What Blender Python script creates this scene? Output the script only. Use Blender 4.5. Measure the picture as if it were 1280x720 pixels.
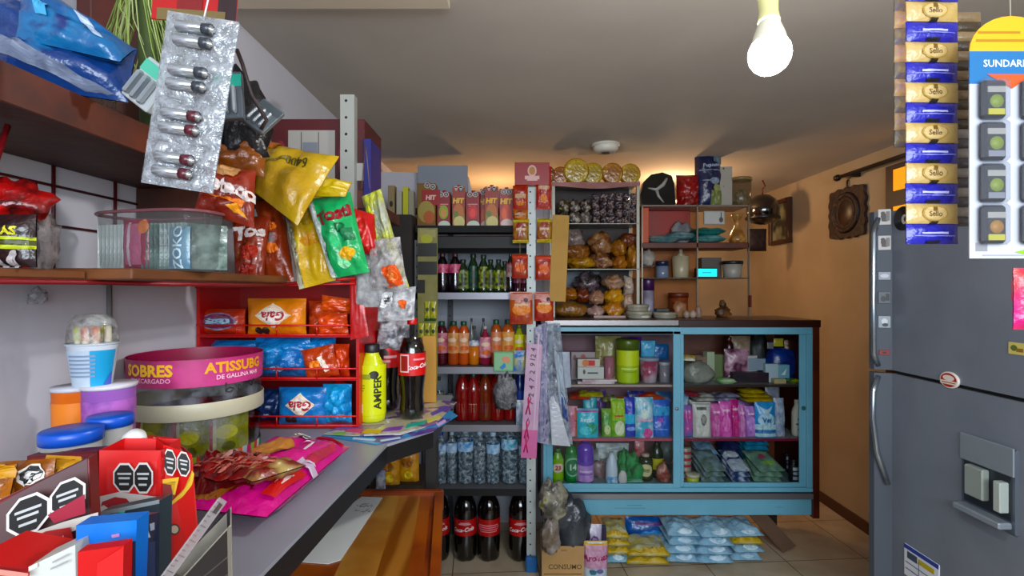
import bpy, math, random
from mathutils import Vector, Matrix, Euler, noise
random.seed(7)
for o in list(bpy.data.objects): bpy.data.objects.remove(o)
S = bpy.context.scene
COL = S.collection
# ---------------------------------------------------------------- camera, world, lights, exposure
H = 1.45
F = 640.0
cam = bpy.data.cameras.new('camera'); camo = bpy.data.objects.new('camera', cam); COL.objects.link(camo)
camo.location = (0, 0, H); camo.rotation_euler = (math.pi/2, 0, 0)
cam.sensor_width = 36; cam.lens = 18; cam.clip_start = 0.02
S.camera = camo
S.view_settings.view_transform = 'Standard'; S.view_settings.look = 'None'
S.view_settings.gamma = 1; S.view_settings.use_curve_mapping = False
S.view_settings.exposure = 0.68
w = bpy.data.worlds.new('world'); S.world = w; w.use_nodes = True
w.node_tree.nodes['Background'].inputs[0].default_value = (0.75, 0.87, 1.0, 1)
w.node_tree.nodes['Background'].inputs[1].default_value = 0.32

def lamp(name, kind, loc, energy, color, size=.1, rot=(0,0,0), size_y=None, spread=None):
    l = bpy.data.lights.new(name, kind); l.energy = energy; l.color = color
    if kind == 'AREA':
        l.size = size
        if size_y: l.shape = 'RECTANGLE'; l.size_y = size_y
        if spread: l.spread = spread
    else: l.shadow_soft_size = size
    o = bpy.data.objects.new(name, l); COL.objects.link(o); o.location = loc; o.rotation_euler = rot
    return o
# daylight coming in through the open shop front behind the camera
lamp('daylight_shop_front', 'AREA', (0.5, -1.3, 1.75), 54, (0.80, 0.90, 1.0), 2.2, (math.radians(80), 0, 0), .85)
# warm lamps burning in the back room and behind the showcase
lamp('warm_back_lamp', 'POINT', (1.12, 3.62, 2.02), 9, (1.0, 0.62, 0.32), .05)
lamp('warm_room_lamp', 'POINT', (-.1, 3.75, 1.9), 8, (1.0, 0.56, 0.24), .05)
BULB_STRENGTH = 260

# ---------------------------------------------------------------- helpers
def lin(c):
    if isinstance(c, str):
        c = c.lstrip('#'); c = ''.join(x+x for x in c) if len(c) == 3 else c; c = [int(c[i:i+2], 16)/255 for i in (0, 2, 4)]
    r = [(x/12.92 if x <= .04045 else ((x+.055)/1.055)**2.4) for x in c[:3]]
    g = .3*r[0]+.59*r[1]+.11*r[2]
    return tuple(min(.95, max(.002, g+(x-g)*1.22))*.97 for x in r)
MATS = {}
def M(c, rough=.5, metal=0, bump=0, bs=40, c2=None, c3=None, ns=8, emis=0, alpha=1, coat=0, trans=0, wave=None, vor=False, th=None):
    key = (str(c), rough, metal, bump, bs, str(c2), str(c3), ns, emis, alpha, coat, trans, str(wave), vor, th)
    if key in MATS: return MATS[key]
    m = bpy.data.materials.new('surface_%d' % len(MATS)); MATS[key] = m
    m.use_nodes = True; nt = m.node_tree; N = nt.nodes; L = nt.links
    b = N['Principled BSDF']; out = N['Material Output']
    col = (*lin(c), 1)
    b.inputs['Base Color'].default_value = col
    b.inputs['Roughness'].default_value = rough; b.inputs['Metallic'].default_value = metal
    b.inputs['Coat Weight'].default_value = coat; b.inputs['Coat Roughness'].default_value = .12
    b.inputs['Transmission Weight'].default_value = trans
    tc = N.new('ShaderNodeTexCoord')
    if emis:
        b.inputs['Emission Color'].default_value = col; b.inputs['Emission Strength'].default_value = emis
    if c2 is not None:
        if wave:
            t = N.new('ShaderNodeTexWave'); t.inputs['Scale'].default_value = ns
            t.bands_direction = wave; t.inputs['Distortion'].default_value = 1.0; f = t.outputs['Color']
        elif vor:
            t = N.new('ShaderNodeTexVoronoi'); t.inputs['Scale'].default_value = ns; f = t.outputs['Distance']
        else:
            t = N.new('ShaderNodeTexNoise'); t.inputs['Scale'].default_value = ns; t.inputs['Detail'].default_value = 4; f = t.outputs['Fac']
        L.new(tc.outputs['Object'], t.inputs['Vector'])
        r = N.new('ShaderNodeValToRGB'); L.new(f, r.inputs[0])
        e = r.color_ramp.elements
        lo, hi = th if th else (.40, .60)
        e[0].position = lo; e[0].color = col; e[1].position = hi; e[1].color = (*lin(c2), 1)
        if c3 is not None:
            x = e.new(min(.99, hi+.06)); x.color = (*lin(c3), 1)
        L.new(r.outputs[0], b.inputs['Base Color'])
        if emis: L.new(r.outputs[0], b.inputs['Emission Color'])
    if bump:
        t = N.new('ShaderNodeTexNoise'); t.inputs['Scale'].default_value = bs; t.inputs['Detail'].default_value = 3
        L.new(tc.outputs['Object'], t.inputs['Vector'])
        bp = N.new('ShaderNodeBump'); bp.inputs['Strength'].default_value = bump; bp.inputs['Distance'].default_value = .01
        L.new(t.outputs['Fac'], bp.inputs['Height']); L.new(bp.outputs[0], b.inputs['Normal'])
        if coat: L.new(bp.outputs[0], b.inputs['Coat Normal'])
    if alpha < 1:
        tr = N.new('ShaderNodeBsdfTransparent'); mx = N.new('ShaderNodeMixShader')
        tr.inputs[0].default_value = (*[.55+.45*x for x in lin(c)], 1)
        if bump:
            ma = N.new('ShaderNodeMath'); ma.operation = 'MULTIPLY_ADD'; ma.use_clamp = True
            L.new(t.outputs['Fac'], ma.inputs[0]); ma.inputs[1].default_value = 1.6; ma.inputs[2].default_value = alpha-.8
            L.new(ma.outputs[0], mx.inputs[0])
        else: mx.inputs[0].default_value = alpha
        L.new(tr.outputs[0], mx.inputs[1]); L.new(b.outputs[0], mx.inputs[2]); L.new(mx.outputs[0], out.inputs[0])
    return m
def foil(c, c2=None, c3=None, ns=14, **k):      # printed plastic film
    k.setdefault('rough', .33); k.setdefault('bump', .35); k.setdefault('bs', 55); k.setdefault('coat', .3)
    return M(c, c2=c2, c3=c3, ns=ns, **k)
def ink(c): return M(c, rough=.45)
def paint(c, r=.5): return M(c, rough=r)
def clear(c='#e8eef2', a=.25, bump=.6, bs=30, rough=.12): return M(c, rough=rough, alpha=a, bump=bump, bs=bs)
GLASS = None
def glass():
    global GLASS
    if GLASS: return GLASS
    m = bpy.data.materials.new('pane_glass'); m.use_nodes = True; nt = m.node_tree
    nt.nodes.clear(); o = nt.nodes.new('ShaderNodeOutputMaterial'); t = nt.nodes.new('ShaderNodeBsdfTransparent')
    t.inputs[0].default_value = (.95, .97, .97, 1)
    g = nt.nodes.new('ShaderNodeBsdfGlossy'); g.inputs['Roughness'].default_value = .03
    lw = nt.nodes.new('ShaderNodeLayerWeight'); lw.inputs[0].default_value = .5
    pw_ = nt.nodes.new('ShaderNodeMath'); pw_.operation = 'POWER'; pw_.inputs[1].default_value = 4
    f = nt.nodes.new('ShaderNodeMath'); f.operation = 'MULTIPLY_ADD'; f.inputs[1].default_value = .5; f.inputs[2].default_value = .016
    nt.links.new(lw.outputs['Facing'], pw_.inputs[0]); nt.links.new(pw_.outputs[0], f.inputs[0])
    x = nt.nodes.new('ShaderNodeMixShader')
    nt.links.new(f.outputs[0], x.inputs[0]); nt.links.new(t.outputs[0], x.inputs[1]); nt.links.new(g.outputs[0], x.inputs[2]); nt.links.new(x.outputs[0], o.inputs[0])
    GLASS = m; return m

def at(px, py, Y): return Vector(((px-640)/F*Y, Y, H+(360-py)/F*Y))
def X(px, Y): return (px-640)/F*Y
def Z(py, Y): return H+(360-py)/F*Y

class MB:
    def __init__(s): s.v = []; s.f = []; s.m = []; s.sm = []; s.mats = []
    def mi(s, m):
        if m not in s.mats: s.mats.append(m)
        return s.mats.index(m)
    def add(s, vs, fs, m, smooth=False, T=None):
        b = len(s.v); k = s.mi(m)
        for v in vs: s.v.append(tuple(T @ Vector(v)) if T is not None else tuple(v))
        for f in fs: s.f.append(tuple(b+i for i in f)); s.m.append(k); s.sm.append(smooth)
        return s
    def box(s, x0, x1, y0, y1, z0, z1, m, c=0, T=None):
        if x0 > x1: x0, x1 = x1, x0
        if y0 > y1: y0, y1 = y1, y0
        if z0 > z1: z0, z1 = z1, z0
        c = min(c, (x1-x0)*.45, (y1-y0)*.45, (z1-z0)*.45)
        if c <= 0:
            vs = [(x, y, z) for x in (x0, x1) for y in (y0, y1) for z in (z0, z1)]
            return s.add(vs, [(0,1,3,2),(4,6,7,5),(0,4,5,1),(2,3,7,6),(0,2,6,4),(1,5,7,3)], m, False, T)
        P = {}; vs = []
        for i, x in enumerate((x0, x1)):
            for j, y in enumerate((y0, y1)):
                for k, z in enumerate((z0, z1)):
                    sx, sy, sz = (1-2*i)*c, (1-2*j)*c, (1-2*k)*c
                    for a, q in enumerate(((x, y+sy, z+sz), (x+sx, y, z+sz), (x+sx, y+sy, z))):
                        P[(i, j, k, a)] = len(vs); vs.append(q)
        fs = []
        for i in (0, 1):
            fs.append([P[(i,0,0,0)], P[(i,1,0,0)], P[(i,1,1,0)], P[(i,0,1,0)]][::(1 if i else -1)])
            fs.append([P[(0,i,0,1)], P[(1,i,0,1)], P[(1,i,1,1)], P[(0,i,1,1)]][::(-1 if i else 1)])
            fs.append([P[(0,0,i,2)], P[(1,0,i,2)], P[(1,1,i,2)], P[(0,1,i,2)]][::(1 if i else -1)])
            for j in (0, 1):
                fs.append([P[(i,j,0,0)], P[(i,j,1,0)], P[(i,j,1,1)], P[(i,j,0,1)]])
                fs.append([P[(i,0,j,0)], P[(i,1,j,0)], P[(i,1,j,2)], P[(i,0,j,2)]])
                fs.append([P[(0,i,j,1)], P[(1,i,j,1)], P[(1,i,j,2)], P[(0,i,j,2)]])
                for k in (0, 1): fs.append([P[(i,j,k,0)], P[(i,j,k,1)], P[(i,j,k,2)]])
        return s.add(vs, fs, m, False, T)
    def lathe(s, prof, m, n=20, c=(0,0,0), sx=1, sy=1, smooth=True, T=None, capb=True, capt=True, mf=None, wob=None):
        vs = []; fs = []
        for (r, z) in prof:
            for i in range(n):
                a = 2*math.pi*i/n; q = r*(wob(a, z) if wob else 1)
                vs.append((c[0]+q*sx*math.cos(a), c[1]+q*sy*math.sin(a), c[2]+z))
        for j in range(len(prof)-1):
            for i in range(n):
                fs.append((j*n+i, j*n+(i+1) % n, (j+1)*n+(i+1) % n, (j+1)*n+i))
        if capb: fs.append(tuple(range(n))[::-1])
        if capt: fs.append(tuple((len(prof)-1)*n+i for i in range(n)))
        return s.add(vs, fs, m, smooth, T)
    def tube(s, pts, r, m, n=8, T=None, closed=False):
        pts = [Vector(p) for p in pts]; vs = []; fs = []
        k = len(pts); up = None
        for i, p in enumerate(pts):
            if closed: d = pts[(i+1) % k]-pts[i-1]
            else: d = pts[min(i+1, k-1)]-pts[max(i-1, 0)]
            d.normalize()
            if up is None: up = Vector((0,0,1)) if abs(d.z) < .9 else Vector((1,0,0))
            a = d.cross(up).normalized(); b = a.cross(d).normalized(); up = b
            rr = r[i] if isinstance(r, (list, tuple)) else r
            for j in range(n):
                t = 2*math.pi*j/n; vs.append(p+a*rr*math.cos(t)+b*rr*math.sin(t))
        for i in range(k if closed else k-1):
            for j in range(n):
                i2 = (i+1) % k
                fs.append((i*n+j, i*n+(j+1) % n, i2*n+(j+1) % n, i2*n+j))
        if not closed: fs.append(tuple(range(n))[::-1]); fs.append(tuple((k-1)*n+j for j in range(n)))
        return s.add(vs, fs, m, True, T)
    def grid(s, fn, nu, nv, m, smooth=True, mf=None, T=None):       # fn(u,v) in -1..1
        vs = [fn(-1+2*i/nu, -1+2*j/nv) for j in range(nv+1) for i in range(nu+1)]
        fs = [(j*(nu+1)+i, j*(nu+1)+i+1, (j+1)*(nu+1)+i+1, (j+1)*(nu+1)+i) for j in range(nv) for i in range(nu)]
        return s.add(vs, fs, m, smooth, T)
    def prism(s, poly, z0, z1, m, T=None, smooth=False):
        n = len(poly); vs = [(x, y, z0) for x, y in poly]+[(x, y, z1) for x, y in poly]
        fs = [tuple(range(n))[::-1], tuple(range(n, 2*n))]+[(i, (i+1) % n, n+(i+1) % n, n+i) for i in range(n)]
        return s.add(vs, fs, m, smooth, T)
    def build(s, name, parent=None, loc=(0,0,0), rot=(0,0,0), scale=None, **tags):
        me = bpy.data.meshes.new(name); me.from_pydata(s.v, [], s.f)
        for m in s.mats: me.materials.append(m)
        me.polygons.foreach_set('material_index', s.m); me.polygons.foreach_set('use_smooth', s.sm)
        me.update()
        o = bpy.data.objects.new(name, me); COL.objects.link(o)
        o.parent = parent; o.location = loc; o.rotation_euler = rot
        if scale: o.scale = scale
        return tag(o, **tags)
def tag(o, label=None, cat=None, group=None, kind=None):
    if label: o['label'] = label
    if cat: o['category'] = cat
    if group: o['group'] = group
    if kind: o['kind'] = kind
    return o
def empty(name, label, cat, loc, rot=(0,0,0), group=None, kind=None):
    o = bpy.data.objects.new(name, None); COL.objects.link(o); o.location = loc; o.rotation_euler = rot
    o.empty_display_size = .05
    return tag(o, label, cat, group, kind)
def copy_tree(o, parent=None, loc=None, label=None):
    c = o.copy(); COL.objects.link(c)
    if parent: c.parent = parent
    if loc is not None: c.location = loc
    if label: c['label'] = label
    for ch in [q for q in COL.objects if q.parent == o]: copy_tree(ch, c)
    return c

# ---- printing on surfaces: 2-D polygons mapped through a surface function S(u,v)->(point, normal)
TXT = {}
def text_tris(s, shear=0.0, bold=0.0):
    k = (s, shear, bold)
    if k in TXT: return TXT[k]
    cu = bpy.data.curves.new('t', 'FONT'); cu.body = s; cu.shear = shear; cu.offset = bold; cu.resolution_u = 2
    o = bpy.data.objects.new('t', cu); COL.objects.link(o)
    bpy.context.view_layer.update()
    dg = bpy.context.evaluated_depsgraph_get(); me = o.evaluated_get(dg).to_mesh(); me.calc_loop_triangles()
    V = [v.co.to_2d() for v in me.vertices]; T = [[V[i].copy() for i in t.vertices] for t in me.loop_triangles]
    o.evaluated_get(dg).to_mesh_clear(); bpy.data.objects.remove(o); bpy.data.curves.remove(cu)
    if T:
        xs = [p.x for t in T for p in t]; ys = [p.y for t in T for p in t]
        cx, cy, w_, h_ = (min(xs)+max(xs))/2, (min(ys)+max(ys))/2, max(xs)-min(xs), max(ys)-min(ys)
        T = [[((p.x-cx)/h_, (p.y-cy)/h_) for p in t] for t in T]; asp = w_/h_
    else: asp = 1
    TXT[k] = (T, asp); return TXT[k]
def put(mb, Sf, tris, m, off, Lm):
    out = []
    def rec(t, d=0):
        e = max(math.dist(t[0], t[1]), math.dist(t[1], t[2]), math.dist(t[2], t[0]))
        if e <= Lm or d > 4: out.append(t); return
        a, b, c = t; ab = ((a[0]+b[0])/2, (a[1]+b[1])/2); bc = ((b[0]+c[0])/2, (b[1]+c[1])/2); ca = ((a[0]+c[0])/2, (a[1]+c[1])/2)
        for q in ((a, ab, ca), (ab, b, bc), (ca, bc, c), (ab, bc, ca)): rec(q, d+1)
    for t in tris: rec(t)
    vs = []; fs = []
    for t in out:
        b = len(vs)
        for p in t:
            q, n = Sf(p[0], p[1]); vs.append(q+n*off)
        fs.append((b, b+1, b+2))
    mb.add(vs, fs, m, True)
def fan(poly):
    cx = sum(p[0] for p in poly)/len(poly); cy = sum(p[1] for p in poly)/len(poly)
    return [((cx, cy), poly[i], poly[(i+1) % len(poly)]) for i in range(len(poly))]
OCT = [(math.cos(math.pi/8+i*math.pi/4), math.sin(math.pi/8+i*math.pi/4)) for i in range(8)]
CIR = [(math.cos(i*math.pi/10), math.sin(i*math.pi/10)) for i in range(20)]
def prints(mb, Sf, w, h, items, off=.0012, Lm=.25):
    """items: ('r'|'e'|'d'|'p'|'t'|'o', u, v, ...) positions -1..1, sizes as fractions of width / height"""
    for n, it in enumerate(items):
        k = it[0]; o = off+n*.00025
        if k in 'red':
            _, u, v, su, sv, c = it[:6]; rot = math.radians(it[6]) if len(it) > 6 else 0
            base = {'r': [(-1,-1),(1,-1),(1,1),(-1,1)], 'e': CIR, 'd': [(-1,0),(0,-1),(1,0),(0,1)]}[k]
            P = []
            for a, b in base:
                x, y = a*su*w/2, b*sv*h/2
                x, y = x*math.cos(rot)-y*math.sin(rot), x*math.sin(rot)+y*math.cos(rot)
                P.append((u+x/(w/2), v+y/(h/2)))
            put(mb, Sf, fan(P), c if not isinstance(c, str) else ink(c), o, Lm)
        elif k == 'p':
            put(mb, Sf, fan(it[1]), ink(it[2]), o, Lm)
        elif k == 't':
            _, u, v, hh, c, s = it[:6]; rot = math.radians(it[6]) if len(it) > 6 else 0; sh = it[7] if len(it) > 7 else 0
            T, asp = text_tris(s, sh, .02 if len(it) <= 8 else it[8]); k2 = hh*h
            tr = []
            for t in T:
                q = []
                for a, b in t:
                    x, y = a*k2, b*k2
                    x, y = x*math.cos(rot)-y*math.sin(rot), x*math.sin(rot)+y*math.cos(rot)
                    q.append((u+x/(w/2), v+y/(h/2)))
                tr.append(tuple(q))
            put(mb, Sf, tr, ink(c), o, Lm)
        elif k == 'o':              # black octagonal warning seal with white rim and lines
            _, u, v, hh = it[:4]; rot = math.radians(it[4]) if len(it) > 4 else 0
            def P(base, sc, dx=0, dy=0, kx=1, ky=1):
                r = []
                for a, b in base:
                    x, y = (a*kx*sc+dx)*hh*h/2, (b*ky*sc+dy)*hh*h/2
                    x, y = x*math.cos(rot)-y*math.sin(rot), x*math.sin(rot)+y*math.cos(rot)
                    r.append((u+x/(w/2), v+y/(h/2)))
                return r
            put(mb, Sf, fan(P(OCT, 1.08)), ink('#e8e4e0'), o, Lm)
            put(mb, Sf, fan(P(OCT, .92)), ink('#141212'), o+.0003, Lm)
            for dy, kx in ((.25, .55), (-.05, .45), (-.4, .35)):
                put(mb, Sf, fan(P([(-1,-1),(1,-1),(1,1),(-1,1)], 1, 0, dy, kx, .07)), ink('#d8d8d8'), o+.0006, Lm)

def nz(x, y, z=0): return noise.noise(Vector((x, y, z)))
def pouch_fn(w, h, d, seed=0, wr=.12, crimp=.06, sides=False, base=False):
    def P(u, v, sgn):
        a = max(0, 1-abs(u)**2.6); q = 1-crimp*1.6
        vv = min(1, abs(v)/q) if not (base and v < 0) else min(1, abs(v)*.93)
        b = max(0, 1-vv**(3.2 if not (base and v < 0) else 8))
        t = d/2*math.sqrt(a*b) if a*b > 0 else 0
        t += sgn*0
        n = nz(u*2.1+seed*3.7, v*2.6+seed, sgn*1.3)*wr*d*1.2+nz(u*5+seed, v*6-seed*2, sgn)*wr*d*.6
        t = t+n*min(1, a*b*3)
        rid = .0006*math.sin(v*260*h/.1) if abs(v) > q else 0
        x = u*w/2*(1-.05*b*(d/w))
        bend = nz(v*1.2+seed*5, seed)*.012*(w/.15)
        return Vector((x+bend*0, sgn*(-t-.0008)+rid+bend*d*4*0, (v+1)*h/2))
    return P
def pouch_mesh(w, h, d, m, items=(), seed=0, wr=.12, nu=14, nv=16, back=None, base=False, band=None):
    mb = MB(); P = pouch_fn(w, h, d, seed, wr, base=base)
    mb.grid(lambda u, v: P(u, v, 1), nu, nv, m)
    mb.grid(lambda u, v: P(-u, v, -1), nu, nv, back or m)
    def Sf(u, v):
        u = max(-1, min(1, u)); v = max(-1, min(1, v))
        e = .02; p = P(u, v, 1)
        n = (P(min(1,u+e), v, 1)-P(max(-1,u-e), v, 1)).cross(P(u, min(1,v+e), 1)-P(u, max(-1,v-e), 1))
        n = n.normalized() if n.length > 1e-9 else Vector((0,-1,0))
        if n.y > 0: n = -n
        return p, n
    prints(mb, Sf, w, h, items, off=.0012+.0012*(d > .045 or wr > .2), Lm=.14)
    return mb
SEED = [0]
def pouch(name, label, cat, box, Y, m, d=.04, z0=None, items=(), rot=(0,0,0), group=None, wr=.12, base=False, parent=None, nu=14, nv=16, back=None, inset=True):
    SEED[0] += 1
    x0, y0, x1, y1 = box
    xc = X((x0+x1)/2, Y); w_ = (x1-x0)/F*Y; zb = Z(y1, Y) if z0 is None else z0; h_ = Z(y0, Y)-zb
    if isinstance(m, str): m = foil(m)
    return pouch_mesh(w_, h_, d, m, items, SEED[0], wr, nu, nv, base=base, back=back).build(
        name, parent, (xc, Y, zb), tuple(math.radians(a) for a in rot), label=label, cat=cat, group=group)
def flat(name, label, cat, x, y, z, w_, l_, t, m, rz=0, tilt=0, items=(), group=None, wr=.15, roll=0):
    """a pillow pack lying on its back: w along X, l along Y, t thick; printed face up"""
    SEED[0] += 1
    if isinstance(m, str): m = foil(m)
    mb = pouch_mesh(w_, l_, t, m, items, SEED[0], wr)
    mb.v = [(a, c-l_/2, -b) for a, b, c in mb.v]      # face -Y -> +Z
    return mb.build(name, None, (x, y, z), (math.radians(tilt), math.radians(roll), math.radians(rz)), label=label, cat=cat, group=group)
def carton_mesh(w, d, h, m, front=(), top=(), left=(), right=(), c=.0015, open_top=False, inner=None):
    mb = MB()
    if open_top:
        t = .002; inner = inner or m
        mb.box(-w/2, w/2, -d/2, -d/2+t, 0, h, m); mb.box(-w/2, w/2, d/2-t, d/2, 0, h, m)
        mb.box(-w/2, -w/2+t, -d/2+t, d/2-t, 0, h, m); mb.box(w/2-t, w/2, -d/2+t, d/2-t, 0, h, m)
        mb.box(-w/2+t, w/2-t, -d/2+t, d/2-t, 0, t, m)
    else: mb.box(-w/2, w/2, -d/2, d/2, 0, h, m, c)
    V = Vector
    if front: prints(mb, lambda u, v: (V((u*w/2, -d/2, (v+1)*h/2)), V((0,-1,0))), w, h, front, .0004, 9)
    if top: prints(mb, lambda u, v: (V((u*w/2, v*d/2, h)), V((0,0,1))), w, d, top, .0004, 9)
    if left: prints(mb, lambda u, v: (V((-w/2, -u*d/2, (v+1)*h/2)), V((-1,0,0))), d, h, left, .0004, 9)
    if right: prints(mb, lambda u, v: (V((w/2, u*d/2, (v+1)*h/2)), V((1,0,0))), d, h, right, .0004, 9)
    return mb
def carton(name, label, cat, box, Y, m, d=.05, z0=None, rot=(0,0,0), group=None, **k):
    x0, y0, x1, y1 = box
    xc = X((x0+x1)/2, Y); w_ = (x1-x0)/F*Y; zb = Z(y1, Y) if z0 is None else z0; h_ = Z(y0, Y)-zb
    if isinstance(m, str): m = paint(m, .45)
    return carton_mesh(w_, d, h_, m, **k).build(name, None, (xc, Y+d/2, zb), tuple(math.radians(a) for a in rot), label=label, cat=cat, group=group)
def cyl_S(r, z0, z1, sx=1, sy=1):
    def Sf(u, v):
        a = u*math.pi/2; n = Vector((math.sin(a), -math.cos(a), 0))
        return Vector((r*sx*n.x, r*sy*n.y, z0+(v+1)/2*(z1-z0))), n
    return Sf
PROFILES = {   # (radius fraction, height fraction); last pair is the neck top under the cap
 'cola': [(.55,0),(.86,.012),(.97,.05),(.93,.12),(.86,.20),(.90,.30),(1,.42),(1,.62),(.93,.70),(.72,.80),(.45,.88),(.32,.92),(.32,.945)],
 'big': [(.6,0),(.9,.01),(1,.05),(1,.30),(.97,.34),(.97,.60),(1,.64),(.98,.72),(.85,.80),(.6,.88),(.36,.93),(.27,.95),(.27,.965)],
 'juice': [(.8,0),(.97,.02),(1,.06),(.96,.3),(1,.5),(1,.70),(.97,.77),(.84,.84),(.54,.89),(.50,.91)],
 'water': [(.8,0),(1,.03),(.92,.1),(1,.16),(.92,.24),(1,.30),(.95,.38),(1,.44),(1,.68),(.9,.76),(.55,.86),(.38,.91),(.38,.93)],
 'soda': [(.7,0),(.95,.02),(1,.08),(1,.35),(.93,.45),(1,.57),(.95,.68),(.76,.79),(.46,.88),(.40,.92)],
 'sport': [(.8,0),(.97,.02),(1,.08),(.93,.14),(1,.2),(1,.62),(.94,.7),(.8,.76),(.6,.83),(.5,.87),(.5,.9)],
 'tall': [(.8,0),(1,.03),(1,.55),(.92,.66),(.6,.78),(.34,.86),(.28,.93)],
 'squeeze': [(.75,0),(.95,.02),(1,.3),(1,.5),(.8,.75),(.45,.9),(.3,.97)],
}
def rad_at(P, z):
    for (a, b), (c, d) in zip(P, P[1:]):
        if b <= z <= d and d > b: return a+(c-a)*(z-b)/(d-b)
    return P[-1][0]
def bottle(name, label, cat, x, y, z, h, r, prof, body, cap, lab=None, band=(.45,.68), items=(), group=None, fill=None, n=20, rz=0, sy=1, caph=None, capr=None):
    root = empty(name, label, cat, (x, y, z), (0,0,rz), group)
    P = [(a*r, b*h) for a, b in PROFILES[prof]]
    wob = None
    if prof in ('cola', 'big'):     # petaloid foot
        wob = lambda a, zz: 1-.10*max(0, math.cos(5*a))*(max(0, 1-zz/(.10*h)))
    mb = MB(); mb.lathe(P, body, n, sy=sy, wob=wob); mb.build('bottle_body', root)
    if fill:
        f, lv = fill; Q = [(max(.001, a-.0015), b+.001) for a, b in P if b <= lv*h]
        MB().lathe(Q, f, n, sy=sy, wob=wob).build('liquid', root)
    nr = P[-1][0]; top = P[-1][1]; ch = caph*h if caph else h-top
    cr = capr*r if capr else nr*1.12
    MB().lathe([(cr*.97, top-.002), (cr, top), (cr, top+ch*.85), (cr*.9, top+ch)], cap, 16).build('cap', root)
    if lab:
        z0, z1 = band[0]*h, band[1]*h; rr = max([a for a, b in P if z0 <= b <= z1]+[rad_at(P, z0), rad_at(P, z1)])+.0009
        lb = MB(); lb.lathe([(rr, z0), (rr, z1)], lab, n, sy=sy, capb=False, capt=False)
        prints(lb, cyl_S(rr, z0, z1, 1, sy), math.pi*rr, z1-z0, items, .0006, .12)
        lb.build('label', root)
    return root
def jar(name, label, cat, x, y, z, h, r, body, lid, lidh=.2, taper=1.0, lidr=1.08, lab=None, band=(.15,.75), items=(), group=None, n=24, rot=(0,0,0), sy=1, rim=None):
    root = empty(name, label, cat, (x, y, z), rot, group)
    bh = h*(1-lidh) if lid else h
    mb = MB(); mb.lathe([(r*taper*.95, 0), (r*taper, .02*h), (r, bh)], body, n, sy=sy); mb.build('container', root)
    if lid: MB().lathe([(r*lidr, bh), (r*lidr, h-.1*lidh*h), (r*lidr*.94, h)], lid, n, sy=sy).build('lid', root)
    if rim: MB().lathe([(r*1.05, bh-.01*h), (r*1.06, bh+.02*h)], rim, n, sy=sy).build('rim', root)
    if lab:
        z0, z1 = band[0]*h, band[1]*h; ra = r*(taper+(1-taper)*z0/bh)+.0008; rb = r*(taper+(1-taper)*z1/bh)+.0008
        lb = MB(); lb.lathe([(ra, z0), (rb, z1)], lab, n, sy=sy, capb=False, capt=False)
        prints(lb, lambda u, v: (lambda q, n: (Vector((q.x*(ra+(rb-ra)*(v+1)/2), q.y*(ra+(rb-ra)*(v+1)/2), q.z)), n))(*cyl_S(1, z0, z1, 1, sy)(u, v)), math.pi*r, z1-z0, items, .0006, .12)
        lb.build('label', root)
    return root
def lump_mesh(w, d, h, m, seed=0, amp=.18, n=18, k=2.2, knot=False, mb=None, c=(0,0,0), sq=1.0):
    mb = mb or MB(); vs = []; fs = []
    rings = n//2+2
    for j in range(rings+1):
        ph = math.pi*j/rings
        for i in range(n):
            a = 2*math.pi*i/n
            x, y, z = math.sin(ph)*math.cos(a), math.sin(ph)*math.sin(a), -math.cos(ph)
            f = 1+amp*nz(x*k+seed*7.1, y*k+seed, z*k)*1.6+amp*.5*nz(x*k*2.6+seed, y*k*2.6, z*k*2.6)
            z2 = max(-.86, z*f) if z < 0 else z*f
            vs.append((c[0]+x*f*w/2, c[1]+y*f*d/2, c[2]+(z2+.86)*h/1.86))
    for j in range(rings):
        for i in range(n): fs.append((j*n+i, j*n+(i+1) % n, (j+1)*n+(i+1) % n, (j+1)*n+i))
    mb.add(vs, fs, m, True)
    if knot:
        mb.lathe([(.012, h*.93), (.009, h), (.02, h*1.08), (.03, h*1.2)], m, 10, c=c, wob=lambda a, z: 1+.3*math.sin(3*a+seed), capt=False)
    return mb
def lump(name, label, cat, box, Y, m, d=.06, z0=None, amp=.18, k=2.2, n=18, group=None, knot=False, rot=(0,0,0), seed=None):
    SEED[0] += 1
    x0, y0, x1, y1 = box
    xc = X((x0+x1)/2, Y); w_ = (x1-x0)/F*Y; zb = Z(y1, Y) if z0 is None else z0; h_ = Z(y0, Y)-zb
    if isinstance(m, str): m = foil(m)
    return lump_mesh(w_, d, h_, m, SEED[0], amp, n, k, knot).build(name, None, (xc, Y, zb), tuple(math.radians(a) for a in rot), label=label, cat=cat, group=group)
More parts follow.
